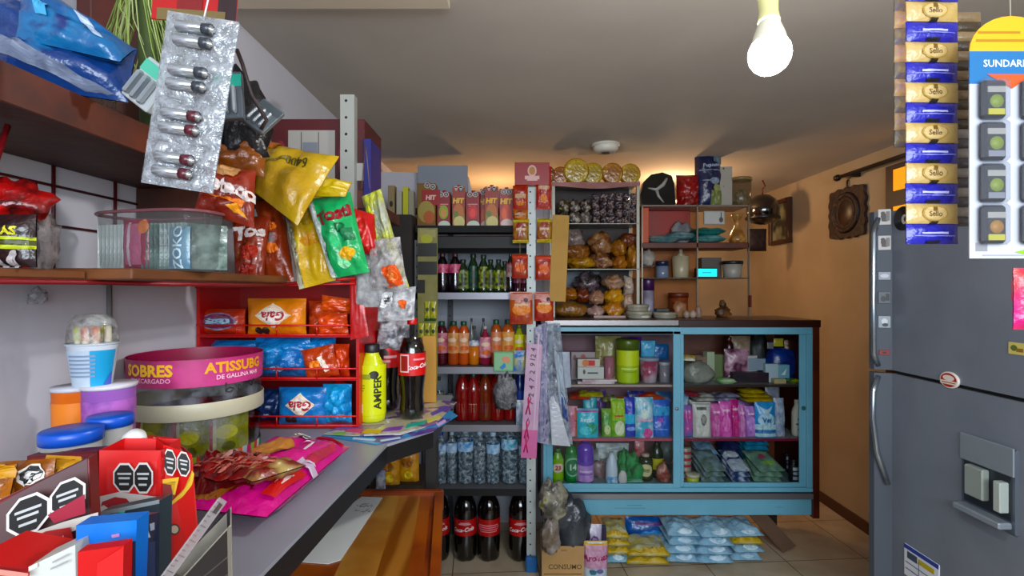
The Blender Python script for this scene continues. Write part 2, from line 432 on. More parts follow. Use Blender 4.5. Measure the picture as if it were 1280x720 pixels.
# ================================================================ room
WL, WR, CE, YB = -.81, 2.10, 2.235, 4.5
def struct(name, mb, **k): return mb.build(name, kind='structure', **k)
wallm = M('#cbc8ce', rough=.85, c2='#c2bfc6', ns=1.5, bump=.25, bs=12)
ceilm = M('#c0b9b0', rough=.9, c2='#b5aea6', ns=1.2, bump=.12, bs=6)
orangem = M('#ab9a82', rough=.85, c2='#a08f76', ns=2, bump=.2, bs=10)
def floor_mat():
    m = bpy.data.materials.new('floor_tiles'); m.use_nodes = True; N = m.node_tree.nodes; L = m.node_tree.links; b = N['Principled BSDF']
    tc = N.new('ShaderNodeTexCoord'); mp = N.new('ShaderNodeMapping'); mp.inputs['Rotation'].default_value = (0, 0, math.radians(-4)); mp.inputs['Location'].default_value = (.12, .03, 0)
    br = N.new('ShaderNodeTexBrick'); br.offset = 0; br.inputs['Scale'].default_value = 1; br.inputs['Brick Width'].default_value = .44; br.inputs['Row Height'].default_value = .44
    br.inputs['Mortar Size'].default_value = .003; br.inputs['Color1'].default_value = (*lin('#c6b9a4'), 1); br.inputs['Color2'].default_value = (*lin('#bcae98'), 1); br.inputs['Mortar'].default_value = (*lin('#6e5f52'), 1)
    n = N.new('ShaderNodeTexNoise'); n.inputs['Scale'].default_value = 5; n.inputs['Detail'].default_value = 8
    r = N.new('ShaderNodeValToRGB'); r.color_ramp.elements[0].position = .3; r.color_ramp.elements[0].color = (.62, .56, .5, 1); r.color_ramp.elements[1].position = .6; r.color_ramp.elements[1].color = (1, 1, 1, 1)
    mx = N.new('ShaderNodeMix'); mx.data_type = 'RGBA'; mx.blend_type = 'MULTIPLY'; mx.inputs[0].default_value = .8
    L.new(tc.outputs['Object'], mp.inputs[0]); L.new(mp.outputs[0], br.inputs[0]); L.new(tc.outputs['Object'], n.inputs[0]); L.new(n.outputs['Fac'], r.inputs[0])
    L.new(br.outputs['Color'], mx.inputs[6]); L.new(r.outputs[0], mx.inputs[7]); L.new(mx.outputs[2], b.inputs['Base Color'])
    b.inputs['Roughness'].default_value = .32
    return m
struct('floor', MB().box(WL-.1, WR+.1, -1.4, YB+.1, -.05, 0, floor_mat()))
struct('ceiling', MB().box(WL-.1, WR+.1, -1.4, YB+.1, CE, CE+.06, ceilm))
struct('wall_left', MB().box(WL-.08, WL, -1.4, YB, 0, CE, wallm))
struct('wall_right', MB().box(WR, WR+.08, -1.4, YB, 0, CE, orangem))
struct('wall_front_unseen', MB().box(WL-.08, WR+.08, -1.5, -1.42, 0, 1.25, M('#7c7670', rough=.9)))  # low unseen wall behind the camera, added to cut reflections in the showcase glass
struct('wall_back', MB().box(WL-.08, WR+.08, YB, YB+.08, 0, CE, orangem))
# partition behind the drinks shelves, ragged top leaving a gap under the ceiling
mb = MB()
pts = [(WL, 2.17), (-.62, 2.165), (-.50, 2.165), (-.27, 2.14), (-.25, 2.05), (-.05, 2.05), (.1, 2.04), (.23, 2.04)]
vs = []; n = len(pts)
for y in (3.17, 3.23):
    for x, z in pts: vs.append((x, y, 0))
    for x, z in pts: vs.append((x, y, z))
fs = []
for i in range(n-1):
    fs += [(i, i+1, n+i+1, n+i), (2*n+i+1, 2*n+i, 3*n+i, 3*n+i+1), (n+i, n+i+1, 3*n+i+1, 3*n+i)]
fs += [(n-1, 3*n-1, 4*n-1, 2*n-1), (0, n, 3*n, 2*n)]
mb.add(vs, fs, wallm); struct('wall_partition', mb)
struct('trim_1', MB().box(-.81, -.17, 1.18, 1.405, CE-.02, CE, paint('#cbbfae', .7), .002))       # ceiling strip at the top of the view
struct('baseboard_right', MB().box(WR-.012, WR, -1.2, YB, 0, .07, paint('#4a2c20', .5), .002))
struct('baseboard_left', MB().box(WL, WL+.012, -1.2, 3.15, 0, .07, paint('#6d625c', .5), .002))
# doorway frame with lit panes on the right wall above the fridge
mb = MB(); dk = M('#2a100c', rough=.5)
yy0, yy1 = 2.70, 2.84
wood = dk
mb.box(WR-.03, WR-.001, 2.10, 2.84, .1, 2.12, wood, .003)
o = struct('door_1', mb)
for k, (a, b) in enumerate(((1.985, 2.10), (1.80, 1.90))):
    MB().box(WR-.034, WR-.030, 2.45, 2.775, a-.01, b-.01, M('#f0a850', rough=.6, emis=.45)).build('lit_pane', o, label='glowing amber pane')

# smoke detector
r = empty('smoke_detector', 'round white smoke detector fixed to the ceiling above the bread rack', 'smoke detector', (X(757, 2.80), 2.80, CE))
MB().lathe([(.075, -.012), (.078, 0)], paint('#cfc9bd', .5), 28).build('base', r)
MB().lathe([(.03, -.045), (.052, -.043), (.066, -.03), (.070, -.012)], paint('#d8d2c6', .4), 28).build('cover', r)
MB().lathe([(.022, -.0475), (.024, -.044)], paint('#55504a', .5), 20).build('sensor_grille', r)

# ceiling lamp
bx, by = X(957, 1.0), 1.0
r = empty('light_bulb', 'glowing round lamp bulb hanging from a cream socket below the ceiling', 'light bulb', (bx, by, CE), (math.radians(-14), math.radians(6), 0))
cr = paint('#d6d3a0', .45)
MB().lathe([(.045, -.012), (.05, 0)], cr, 24).build('ceiling_rose', r)
MB().lathe([(.007, -.23), (.007, -.012)], paint('#c9c48a', .5), 10).build('cord', r)
mb = MB(); mb.lathe([(.018, -.322), (.019, -.315), (.016, -.295), (.017, -.262), (.020, -.258), (.020, -.24), (.012, -.23)], cr, 24)
mb.lathe([(.003, -.004), (.003, .003)], paint('#3a3020'), 8, T=Matrix.Translation((-.008, -.015, -.268)) @ Matrix.Rotation(math.pi/2, 4, 'X'))
mb.build('socket', r)
MB().lathe([(.0312, -.368), (.026, -.345), (.019, -.322)], paint('#e8e6d4', .4), 28, capb=False, capt=False).build('bulb_collar', r)
MB().lathe([(.0355*math.sin(t), -.385-.0355*math.cos(t)) for t in [math.radians(q) for q in (3, 20, 38, 55, 72, 90, 105, 118)]], M('#ffffff', rough=.4, emis=BULB_STRENGTH), 32, capt=False).build('bulb_lens', r)

# ================================================================ fridge (right)
FX, FY0, FY1 = 1.46, 1.16, 1.965
steel = M('#868c96', rough=.42, metal=.3, c2='#7e848e', ns=4, bump=.04, bs=60)
steeld = M('#6c7480', rough=.35, metal=.6)
blk = paint('#0c0c0e', .5)
r = empty('refrigerator', 'tall grey steel fridge freezer with a water dispenser, magnets on it', 'refrigerator', (FX, FY0, 0))
def RB(mb, name, parent=None, **k): return mb.build(name, parent or r, **k)
D = FY1-FY0; W_ = 2.06-FX
RB(MB().box(.03, W_, 0, D, .03, 1.755, M('#4b5056', rough=.5), .006), 'cabinet')
def door(z0, z1, name):
    mb = MB(); poly = [(.028, 0), (.028, D), (-.045, D+.055), (-.058, D+.045), (-.056, D+.02), (-.0, D+.0), (0, .02), (.01, 0)]
    mb.prism([(.028, 0), (.028, D), (0, D), (0, .02), (.01, 0)][::-1], z0, z1, steel); dr = RB(mb, name)
    MB().prism([(.028, D+.0005), (-.045, D+.055), (-.058, D+.045), (-.056, D+.02), (-.0, D+.0005)][::-1], z0, z1, M('#4a4f57', rough=.6)).build('door_edge', dr, label='raised door edge, colour darkened against the light'); return dr  # edge coloured darker than the door to offset the light it faces
door(1.135, 1.745, 'freezer_door'); fd = door(.05, 1.122, 'fridge_door')
RB(MB().box(.012, .03, .01, D-.005, 1.122, 1.135, blk), 'door_gasket')
def handle(pts, nm): RB(MB().tube(pts, .010, M('#aab2ba', rough=.25, metal=.9), 10), nm)
hx, hy = -.062, D+.018
handle([(hx+.02, hy-.0, 1.72), (hx-.004, hy-.01, 1.66), (hx-.008, hy-.012, 1.4), (hx-.004, hy-.01, 1.20), (hx+.02, hy, 1.15)], 'freezer_handle')
handle([(hx+.02, hy, 1.11), (hx-.008, hy-.012, 1.05), (hx-.010, hy-.012, .95), (hx+.004, hy-.016, .82), (hx+.04, hy-.024, .70)], 'fridge_handle')
# dispenser
ds = RB(MB().box(-.006, .02, D-.495, D-.30, .725, .985, M('#5c6470', rough=.35, metal=.4), .01), 'dispenser_frame')
y0, y1 = D-.487, D-.308
mb = MB(); mb.box(-.012, -.006, y0+.0, y1, .90, .985, M('#8e969c', rough=.3, metal=.3), .003)
mb.build('dispenser_panel', ds)
mb = MB(); mb.box(-.0085, -.006, y0+.01, y1-.012, .77, .90, paint('#23282e', .35), .001); mb.build('dispenser_recess', ds)
mb = MB(); mb.box(-.03, -.006, y1-.10, y1-.035, .80, .895, M('#9aa29c', rough=.3, metal=.2), .004); mb.box(-.034, -.006, y0+.018, y0+.042, .79, .88, M('#aab2ac', rough=.3), .003); mb.build('dispenser_lever', ds)
mb = MB(); mb.box(-.045, -.004, y0+.01, y1-.01, .745, .765, M('#98a0a8', rough=.3, metal=.4), .004); mb.build('drip_tray', ds)
# magnets and stickers (each lies on the fridge)
def on_door(px, py, w_, h_, mb_fn, name, label, cat):
    Yd = FX*F/(px-640); z = Z(py, Yd)
    root_rot = (0, 0, math.radians(-90))
    mb = mb_fn(w_, h_)
    return mb.build(name, None, (FX-.001, Yd, z-h_/2), root_rot, label=label, cat=cat)
def plate(c, fr):
    def f(w_, h_): return carton_mesh(w_, .004, h_, M(c, rough=.4), front=fr, c=.001)
    return f
def round_magnet(w_, h_):
    mb = MB(); T = Matrix.Translation((0, -.0, h_/2)) @ Matrix.Rotation(math.pi/2, 4, 'X')
    mb.lathe([(w_/2, -.002), (w_/2, .004), (w_/2*.95, .005)], M('#e6dcd4', rough=.4), 24, sy=h_/w_, T=T)
    prints(mb, lambda u, v: (Vector((u*w_/2, -.005, (v+1)*h_/2)), Vector((0,-1,0))), w_, h_, [('e', 0, 0, .84, .84, '#a0342c'), ('e', 0, .25, .6, .35, '#e6dcd4'), ('r', 0, -.3, .85, .22, '#e8dcd0'), ('r', 0, -.3, .7, .05, '#a0342c')], .0004, 9)
    return mb
on_door(1188, 475, .075, .055, round_magnet, 'round_magnet', 'oval white and red magnet on the fridge, on the line between its doors', 'magnet')
on_door(1272, 436, .05, .035, plate('#c9bd7a', [('e', -.3, .1, .4, .5, '#5a6a3a'), ('r', .4, -.2, .4, .3, '#8a6a3a')]), 'picture_magnet', 'small yellowish picture magnet near the right edge of the freezer door', 'magnet')
on_door(1152, 712, .155, .115, plate('#dfe3ea', [('r', 0, .86, 1, .14, '#2c3c8c'), ('r', -.5, .4, .3, .22, '#40485a'), ('r', .3, .4, .45, .16, '#b8a838'), ('r', 0, -.1, .9, .03, '#606878'), ('r', -.1, -.4, .02, .8, '#606878'), ('r', 0, -.5, .9, .03, '#606878')]), 'energy_label', 'white energy label with a blue border on the lower fridge door', 'sticker')
# bird magnets on the protruding door edge
def edge_plate(py, w_, h_, c, fr, name, label):
    Ye = FY1+.024; mb = carton_mesh(w_, .003, h_, M(c, rough=.4), front=fr, c=.0008)
    ang = math.atan2(.045-0, .058)     # face of the strip
    mb.build(name, None, (FX-.026, FY1+.0065, Z(py, Ye)-h_/2), (0, 0, math.radians(-20)), label=label, cat='magnet')
bird = [('e', -.1, .1, .5, .35, '#2c2420'), ('e', -.25, .45, .35, .25, '#2c2420'), ('e', .1, -.35, .6, .25, '#3a3028'), ('r', .5, .1, .3, .6, '#6a6460'), ('e', -.3, -.1, .2, .5, '#2c2420')]
edge_plate(272, .042, .06, '#b4aeaa', bird, 'bird_magnet', 'upper of two square magnets with dark bird drawings, top of fridge door edge')
edge_plate(304, .042, .055, '#b4aeaa', bird, 'bird_magnet', 'lower of two square magnets with dark bird drawings, on fridge door edge')
edge_plate(345, .04, .03, '#8a9098', [('e', 0, 0, .7, .5, '#c0c0c8')], 'silver_magnet', 'small silvery magnet below the two bird magnets')
edge_plate(372, .04, .045, '#44484e', [('r', .5, .1, .3, .6, '#0e0e10'), ('e', -.2, -.2, .4, .5, '#1c1816')], 'dark_magnet', 'dark magnet halfway down the freezer door edge')
edge_plate(402, .04, .045, '#90989e', [('e', 0, .1, .5, .5, '#c8ccd0'), ('e', .1, -.5, .5, .3, '#303030')], 'grey_magnet', 'pale grey magnet above the dark red one, freezer door edge')
edge_plate(440, .035, .02, '#7a2018', [('e', 0, 0, .4, .4, '#20100c')], 'red_magnet', 'tiny dark red magnet just above the seam on fridge door edge')
# round black sticker at the fridge top and pink bag tip
mb = MB(); mb.lathe([(.045, -.002), (.045, .003)], paint('#17100e', .4), 24, T=Matrix.Translation((0, 0, .04)) @ Matrix.Rotation(math.pi/2, 4, 'X'))
prints(mb, lambda u, v: (Vector((u*.045, -.003, .04+v*.045)), Vector((0,-1,0))), .09, .09, [('e', .2, -.1, .3, .4, '#b8b4b0'), ('e', .3, -.1, .14, .2, '#17100e')], .0006, 9)
mb.build('round_magnet', None, (FX-.002, FX*F/(1135-640)+.02, Z(270, 1.88)-.045), (0, 0, math.radians(-90)), label='round black magnet at the top corner of the freezer door', cat='magnet')
Yp = .9
pouch('snack_bag', 'magenta and orange snack bag cut by the right picture edge', 'snack bag', (1266, 335, 1330, 412), Yp, foil('#c01a7a', '#d85020', ns=9), d=.03)
MB().tube([(X(1298,Yp), Yp, Z(336,Yp)), (X(1298,Yp), Yp, CE)], .001, paint('#c8c4be')).build('hanging_string', None, label='thin string holding the magenta bag beside the fridge', cat='string')

# ---- hanging strips in front of the fridge
def sachet_strip(px0, px1, y_start, y_end, n, Y, label, group=None):
    w_ = (px1-px0)/F*Y; x = X((px0+px1)/2, Y); zt = Z(y_start, Y); zb = Z(y_end, Y); hh = (zt-zb)/n
    root = empty('coffee_sachet_strip', label, 'sachet strip', (x, Y, zb), (0, 0, math.radians(2)), group)
    gold = foil('#c2a878', '#b09560', ns=30); blue = foil('#2a2a96', '#20207e', ns=30)
    for i in range(n):
        b = i % 2 == 0
        it = [('r', 0, .05, .5, .10, '#b8b8e0'), ('r', 0, -.22, .78, .05, '#8080c8'), ('r', -.05, -.86, .26, .2, '#14141c')] if b else \
             [('e', 0, 0, .5, .75, '#a88c52'), ('e', 0, 0, .44, .62, '#c4aa7c'), ('t', 0, -.05, .26, '#5a4420', 'Sello', 0, 0), ('r', 0, .42, .08, .2, '#6a5020'), ('r', 0, -.86, .14, .16, '#2a2418')]
        pouch_mesh(w_*(1+.02*random.uniform(-1, 1)), hh, .010, blue if b else gold, it, i+3, .10, nu=12, nv=6).build('sachet', root, (0, 0, i*hh))
    MB().tube([(0, .004, n*hh-.01), (0, .02, CE-zb)], .0012, paint('#b0a898')).build('string', root)
    return root
sachet_strip(1131, 1198, -48, 305, 14, .75, 'hanging strip of gold and dark blue coffee sachets before the fridge')
# second, darker strip partly behind
Y2 = .80; root = empty('silver_sachet_strip', 'silver and brown sachet strip hanging behind the gold and blue one', 'sachet strip', (X(1200, Y2), Y2, Z(283, Y2)))
for i in range(22):
    c = ('#8e8a86', '#46424a') if i < 10 else ('#7a6850', '#3a3024')
    pouch_mesh(.052, .0155, .008, foil(c[0] if i % 2 else c[1]), [], i, .1, nu=8, nv=5).build('sachet', root, (.006, 0, i*.0152))
root2 = root
MB().tube([(0, .006, 22*.0152), (0, .012, CE-Z(283, Y2))], .0012, paint('#b0a898')).build('string', root)
# left neighbour strip (edge-on silvery)
Y3 = .79; root = empty('sachet_strip', 'narrow edge-on strip of pale sachets left of the gold and blue one', 'sachet strip', (X(1129, Y3), Y3, Z(184, Y3)))
for i in range(12):
    pouch_mesh(.028, .026, .008, foil('#a09070' if i % 2 else '#6a6a58'), [], i+9, .1, nu=8, nv=5).build('sachet', root, (0, 0, i*.0262))
MB().tube([(0, .006, 12*.0262), (0, .01, CE-Z(184, Y3))], .0012, paint('#b0a898')).build('string', root)
# carded watches/sunglasses board
Y4 = .70; w_ = .115; zb = Z(323, Y4); ht = Z(20, Y4)-zb
root = empty('blister_card', 'white and blue hanging card with black blister packs and a yellow round top', 'blister card', (X(1212, Y4)+w_/2, Y4, zb))
mb = MB(); hb = ht*.72
mb.box(-w_/2, w_/2, 0, .0015, 0, hb, M('#c4c5ca', rough=.5)); mb.box(-w_/2, w_/2, 0, .0015, hb, ht*.855, M('#2e6a9c', rough=.45))
prints(mb, lambda u, v: (Vector((u*w_/2, 0, (v+1)*hb/2)), Vector((0,-1,0))), w_, hb, [('r', -.72, -.87, .14, .05, '#8a8a90'), ('r', -.2, -.965, .5, .008, '#a0a0a8'), ('p', [(.05,-.93), (.6,-.86), (.9,-.9), (.5,-.97)], '#90b840')], .0004, 9)
prints(mb, lambda u, v: (Vector((u*w_/2, 0, ht*.79+v*.04)), Vector((0,-1,0))), w_, .08, [('t', -.13, .12, .125, '#d8e0e8', 'SUNDARK'), ('p', [(-.6,-.25), (.5,-.25), (0,-.75)], '#d06040')], .0004, 9)
mb.build('card_back', root)
mb = MB(); pts = [(-w_/2, ht*.855)]+[(w_/2*math.cos(a), ht*.855+ht*.145*math.sin(a)) for a in [math.pi-math.pi*i/14 for i in range(15)]]+[(w_/2, ht*.855)]
T = Matrix(((1,0,0,0),(0,0,1,0),(0,1,0,0),(0,0,0,1)))
mb.prism(pts, 0, .0015, M('#e8b020', rough=.45), T=T)
prints(mb, lambda u, v: (Vector((u*w_/2, 0, ht*.92+v*.02)), Vector((0,-1,0))), w_, .04, [('r', -.3, .2, .5, .08, '#b07c10'), ('r', -.25, -.35, .6, .08, '#b07c10'), ('e', .72, -.3, .36, 1.0, '#d04040')], .0004, 9)
mb.build('card_header', root)
for cx in (-.030, .026):
    for k in range(4):
        z = .016+k*.0565+.004; pk = MB(); pk.box(cx-.017, cx+.017, -.009, 0, z, z+.052, M('#1c1c22', rough=.35), .004)
        pk.box(cx-.012, cx+.012, -.0105, -.009, z+.034, z+.042, M('#a8a49c', rough=.5))
        pk.lathe([(.009, -.002), (.009, .0005)], M(('#8a9a30', '#b08020')[k == 0], rough=.5), 14, T=Matrix.Translation((cx, -.0105, z+.022)) @ Matrix.Rotation(math.pi/2, 4, 'X'))
        pk.box(cx-.011, cx+.011, -.0105, -.009, z+.004, z+.012, M('#c8c020' if k in (0, 3) else '#888890', rough=.5))
        f = pk.build('blister_pack', root)
        MB().box(cx-.020, cx+.020, -.014, -.0015, z-.002, z+.054, M('#c8ccd4', rough=.1, alpha=.10), .005).build('plastic_dome', f)
MB().tube([(0, .002, ht), (0, .01, CE-zb)], .001, paint('#b0a898')).build('string', root)

# ================================================================ things on the right wall
def on_right(Ya, Yb, za, zb): return None
r = empty('framed_picture', 'dark wooden picture frame seen from the side on the orange wall', 'picture frame', (WR, 3.98, Z(305, 3.98)))
hh = Z(250, 3.98)-Z(305, 3.98)
mb = MB(); fw = M('#3c1e12', rough=.45)
for a in ((-.15, -.115, 0, hh), (.115, .15, 0, hh)): mb.box(-.035, 0, a[0], a[1], a[2], a[3], fw, .004)
mb.box(-.035, 0, -.115, .115, 0, .03, fw, .004); mb.box(-.035, 0, -.115, .115, hh-.03, hh, fw, .004); mb.build('frame', r)
MB().box(-.015, -.003, -.115, .115, .03, hh-.03, M('#26261e', rough=.3, c2='#8a8a70', ns=9)).build('picture', r)
# ornate mirror frame
r = empty('ornate_wall_frame', 'carved dark brown oval frame with scalloped edge hanging on the right wall', 'wall frame', (WR, 3.19, Z(266, 3.19)))
mb = MB(); pts = []
for i in range(72):
    a = 2*math.pi*i/72; k = (abs(math.cos(a))**7+abs(math.sin(a))**7)**(-1/7); q = 1+.035*math.cos(16*a)
    pts.append((.17*k*math.cos(a)*q, .155*k*math.sin(a)*q))
Tm = Matrix.Rotation(math.radians(-90), 4, 'Y') @ Matrix.Rotation(math.pi/2, 4, 'Z')
cm = M('#301810', rough=.6, c2='#1a0c08', ns=26, bump=.8, bs=50)
mb.prism(pts, .002, .022, cm, T=Tm)
mb.lathe([(.135, .022), (.125, .038), (.108, .036), (.10, .022)], cm, 48, sy=.95, T=Tm)
mb.lathe([(.095, .022), (.085, .030), (.075, .026)], cm, 48, sy=1.1, T=Tm); mb.build('carved_frame', r)
MB().lathe([(.074, .023), (.070, .027)], M('#1e0f0b', rough=.4, c2='#3a2418', ns=14), 40, sy=1.15, T=Tm).build('oval_panel', r)
MB().tube([(-.01, 0, .15), (-.012, 0, .19), (-.005, .004, .205), (-.001, 0, .20)], .006, cm).build('hook', r)
# curtain rod
r = empty('curtain_rod', 'dark curtain rod high on the right wall above the doorway', 'curtain rod', (WR-.06, 2.7, 2.14))
MB().tube([(0, -.85, .0), (0, .50, 0)], .012, paint('#140a08', .4), 10).build('rod', r)
MB().lathe([(.012, 0), (.02, .01), (.02, .03), (.008, .045)], paint('#140a08', .4), 14, T=Matrix.Translation((0, .49, 0)) @ Matrix.Rotation(-math.pi/2, 4, 'X')).build('finial', r)
MB().box(0, .06, .38, .40, -.02, .012, paint('#140a08', .4), .002).build('bracket', r)
# shiny dark hanging ball with dark ribbon
Yb = 3.72; bxp = X(953, Yb)
r = empty('black_helmet', 'shiny black round helmet hanging from a wire at the back of the shop', 'helmet', (bxp, Yb, Z(262, Yb)))
mb = MB(); mb.lathe([(.02, -.11), (.08, -.095), (.108, -.04), (.112, .01), (.095, .065), (.055, .1), (.004, .112)], M('#0d0b0c', rough=.08, coat=1), 28); mb.build('shell', r)
mb = MB(); mb.lathe([(.108, -.075), (.118, -.07), (.118, -.055), (.11, -.05)], paint('#1c1416', .3), 28); mb.build('rim', r)
MB().tube([(0, 0, .11), (.0, .0, .15), (.02, 0, .17), (0, 0, CE-Z(262, Yb))], .006, paint('#5a2c14', .5)).build('wire', r)
pouch('dark_cloth', 'dark brown cloth hanging below the shiny black helmet', 'cloth', (934, 286, 958, 314), 3.8, M('#21100c', rough=.8), d=.05)
# ================================================================ left counter and its surroundings
CZ = 1.09
mb = MB(); poly = [(-.809, .28), (-.335, .28), (-.288, 1.18), (-.20, 1.30), (-.20, 1.72), (-.809, 1.72)]
ctop = M('#8d9099', rough=.35, c2='#82858e', ns=3)
mb.prism(poly, CZ-.006, CZ, ctop); r = empty('shop_counter', 'long grey counter top with a thick black edge along the left wall', 'counter', (0, 0, 0))
mb.build('counter_top', r)
MB().prism(poly, CZ-.045, CZ-.006, paint('#0e0d10', .45)).build('edge_board', r)
mb = MB(); lw = paint('#1a1614', .6)
for (x, y) in ((-.78, .34), (-.78, 1.66), (-.26, 1.66)): MB().box(x-.02, x+.02, y-.02, y+.02, 0, CZ-.045, lw, .003).build('leg', r)
# low wooden chest
r = empty('wooden_chest', 'orange-brown varnished wooden chest below the grey counter, paper sheet on it', 'chest', (0, 0, 0))
TZ = .85
wd = M('#99683c', rough=.28, c2='#744424', ns=5, wave='X', th=(.2, .8), coat=.3); wd2 = M('#7a3a1c', rough=.35, c2='#5e2a14', ns=8)
wd3 = M('#a47a48', rough=.28, coat=.3, c2='#926238', ns=7); wd4 = M('#6e3218', rough=.3, c2='#93502a', ns=5, coat=.3)
def topz(x, y): return 0
yb = 1.48
L0 = lambda t: (-.222+t*.052, yb-t*.42)          # right edge line
mb = MB()
planks = [(-.74, -.52, wd2), (-.52, -.405, wd4), (-.405, -.325, wd3), (-.325, -.265, wd), (-.265, -.235, wd4), (-.235, -.222, wd2)]
for a, b, m_ in planks:
    k = .052/.42; dy = yb-.60
    s = (b+.78)/.558
    e = (a+.78)/.558
    mb.add([(a, yb, TZ), (b, yb, TZ), (b+s*k*dy, .60, TZ), (a+e*k*dy, .60, TZ), (a, yb, TZ-.03), (b, yb, TZ-.03), (b+s*k*dy, .60, TZ-.03), (a+e*k*dy, .60, TZ-.03)],
           [(3, 2, 1, 0), (4, 5, 6, 7), (0, 1, 5, 4), (2, 3, 7, 6), (1, 2, 6, 5), (3, 0, 4, 7)], m_)
mb.build('chest_lid', r)
mb = MB(); mb.box(-.74, -.20, yb-.0, yb+.022, TZ-.05, TZ+.012, wd2, .004); mb.build('back_rim', r)
xe = -.222+.052/.42*(yb-.60)
mb = MB(); mb.add([(-.222, yb, TZ+.010), (-.200, yb, TZ+.010), (xe+.022, .60, TZ+.010), (xe, .60, TZ+.010), (-.222, yb, TZ-.05), (-.200, yb, TZ-.05), (xe+.022, .60, TZ-.05), (xe, .60, TZ-.05)],
           [(3, 2, 1, 0), (4, 5, 6, 7), (0, 1, 5, 4), (2, 3, 7, 6), (1, 2, 6, 5), (3, 0, 4, 7)], wd4); mb.build('side_rim', r)
mb = MB(); mb.add([(-.74, yb+.01, TZ-.05), (-.205, yb+.01, TZ-.05), (xe+.010, .61, TZ-.05), (-.74, .61, TZ-.05), (-.74, yb+.01, 0), (-.205, yb+.01, 0), (xe+.010, .61, 0), (-.74, .61, 0)],
           [(3, 2, 1, 0), (4, 5, 6, 7), (0, 1, 5, 4), (2, 3, 7, 6), (1, 2, 6, 5), (3, 0, 4, 7)], wd2); mb.build('chest_body', r)
# paper on the chest
def on_plane(px, py, z): Y = (H-z)*F/(py-360); return Vector((X(px, Y), Y, z))
q = [on_plane(*p, TZ+.0015) for p in ((452, 621), (478, 622), (426, 700), (410, 705), (368, 702), (400, 660))]
mb = MB(); poly = [(v.x, v.y) for v in q]; mb.prism(poly, TZ+.001, TZ+.0022, paint('#d6d6d4', .6))
c0 = on_plane(455, 634, TZ+.0024)
for i in range(26):
    a = random.uniform(-1, 1); b = random.uniform(-1, 1)
    T = Matrix.Translation((c0.x+a*.022, c0.y+b*.03, TZ+.0023)) @ Matrix.Rotation(random.uniform(0, 3), 4, 'Z')
    mb.box(-.004, .004, -.001, .001, 0, .0003, ink('#6a6a6c'), 0, T)
mb.build('paper_sheet', label='white paper sheet with a grey printed patch lying on the wooden chest', cat='paper')
# yellow bags beneath the counter behind the chest
yb_ = foil('#c89a1c', '#a8741a', ns=18)
for k, (bx_, Y_) in enumerate((((497, 556, 524, 606), 2.30), ((474, 562, 500, 610), 2.26))):
    pouch('snack_bag', ['yellow snack bag under the counter end, nearest the drinks shelf', 'yellow snack bag under the counter end, left one of two'][k], 'snack bag', bx_, Y_, yb_, d=.05,
          items=[('e', 0, .2, .5, .25, '#8a5a1c'), ('e', .1, -.4, .4, .2, '#e0c860')])
carton('stool_box', 'dark box holding the yellow snack bags behind the wooden chest', 'box', (462, 607, 527, 700), 2.24, M('#2a2018', rough=.7), d=.28, z0=0)
pouch('white_packet', 'small white and blue packet left of the yellow bags under the counter', 'packet', (470, 588, 482, 606), 2.2, foil('#b8bcc8', '#5a6a98', ns=30), d=.02, z0=Z(607, 2.24))

# placemats
def sheet_px(name, label, pts, z, m, extra=None, th=.0015, parts=()):
    q = [on_plane(px, py, z) for px, py in pts]
    mb = MB(); mb.prism([(v.x, v.y) for v in q], z, z+th, m)
    if extra: extra(mb, z+th)
    return mb.build(name, label=label, cat='placemat')
z1 = CZ+.001
sheet_px('menu_card', 'blue and purple printed card under the colourful one, beneath the bottles', [(402, 545), (470, 556), (540, 540), (572, 520), (560, 512), (470, 530)], z1, M('#3f87b8', rough=.3, c2='#46307c', ns=9, th=(.5, .52)),
         lambda mb, z: [mb.prism([(on_plane(a, b, z).x, on_plane(a, b, z).y) for a, b in p], z, z+.0003, ink(c)) for p, c in (([(440, 549), (468, 551), (470, 549), (442, 547)], '#b8d4e8'), ([(545, 530), (556, 524), (558, 527), (548, 533)], '#c8a8d8'), ([(475, 550), (500, 546), (501, 548), (476, 552)], '#b8d4e8'))])
def mat_deco(mb, z):
    cols = ['#c8a83c', '#7a4aa0', '#3aa088', '#c05a78', '#c8c070', '#5a4a9c', '#d0d0d8', '#8ab04a']
    pr = [((452,541),(472,543),(480,538),(458,536)), ((476,540),(500,538),(505,532),(482,535)), ((505,536),(530,530),(535,525),(510,530)), ((430,540),(450,541),(455,536),(436,536)),
          ((535,529),(552,522),(548,519),(532,525)), ((540,520),(562,510),(556,508),(538,516)), ((455,545),(500,543),(520,538),(519,536),(498,541),(455,543)), ((415,543),(430,544),(434,540),(420,540))]
    for i, p in enumerate(pr): mb.prism([(on_plane(a, b, z).x, on_plane(a, b, z).y) for a, b in p][::-1], z, z+.0004, ink(cols[i]))
sheet_px('menu_card', 'colourful striped glossy card on the counter end with the bottles standing on it', [(405, 543), (440, 545), (500, 544), (545, 530), (571, 503), (540, 500), (470, 520), (430, 530)], z1+.003, M('#bcb49c', rough=.25, c2='#6a4a8c', ns=14, th=(.52, .54), coat=.4), mat_deco)
BZ = z1+.005

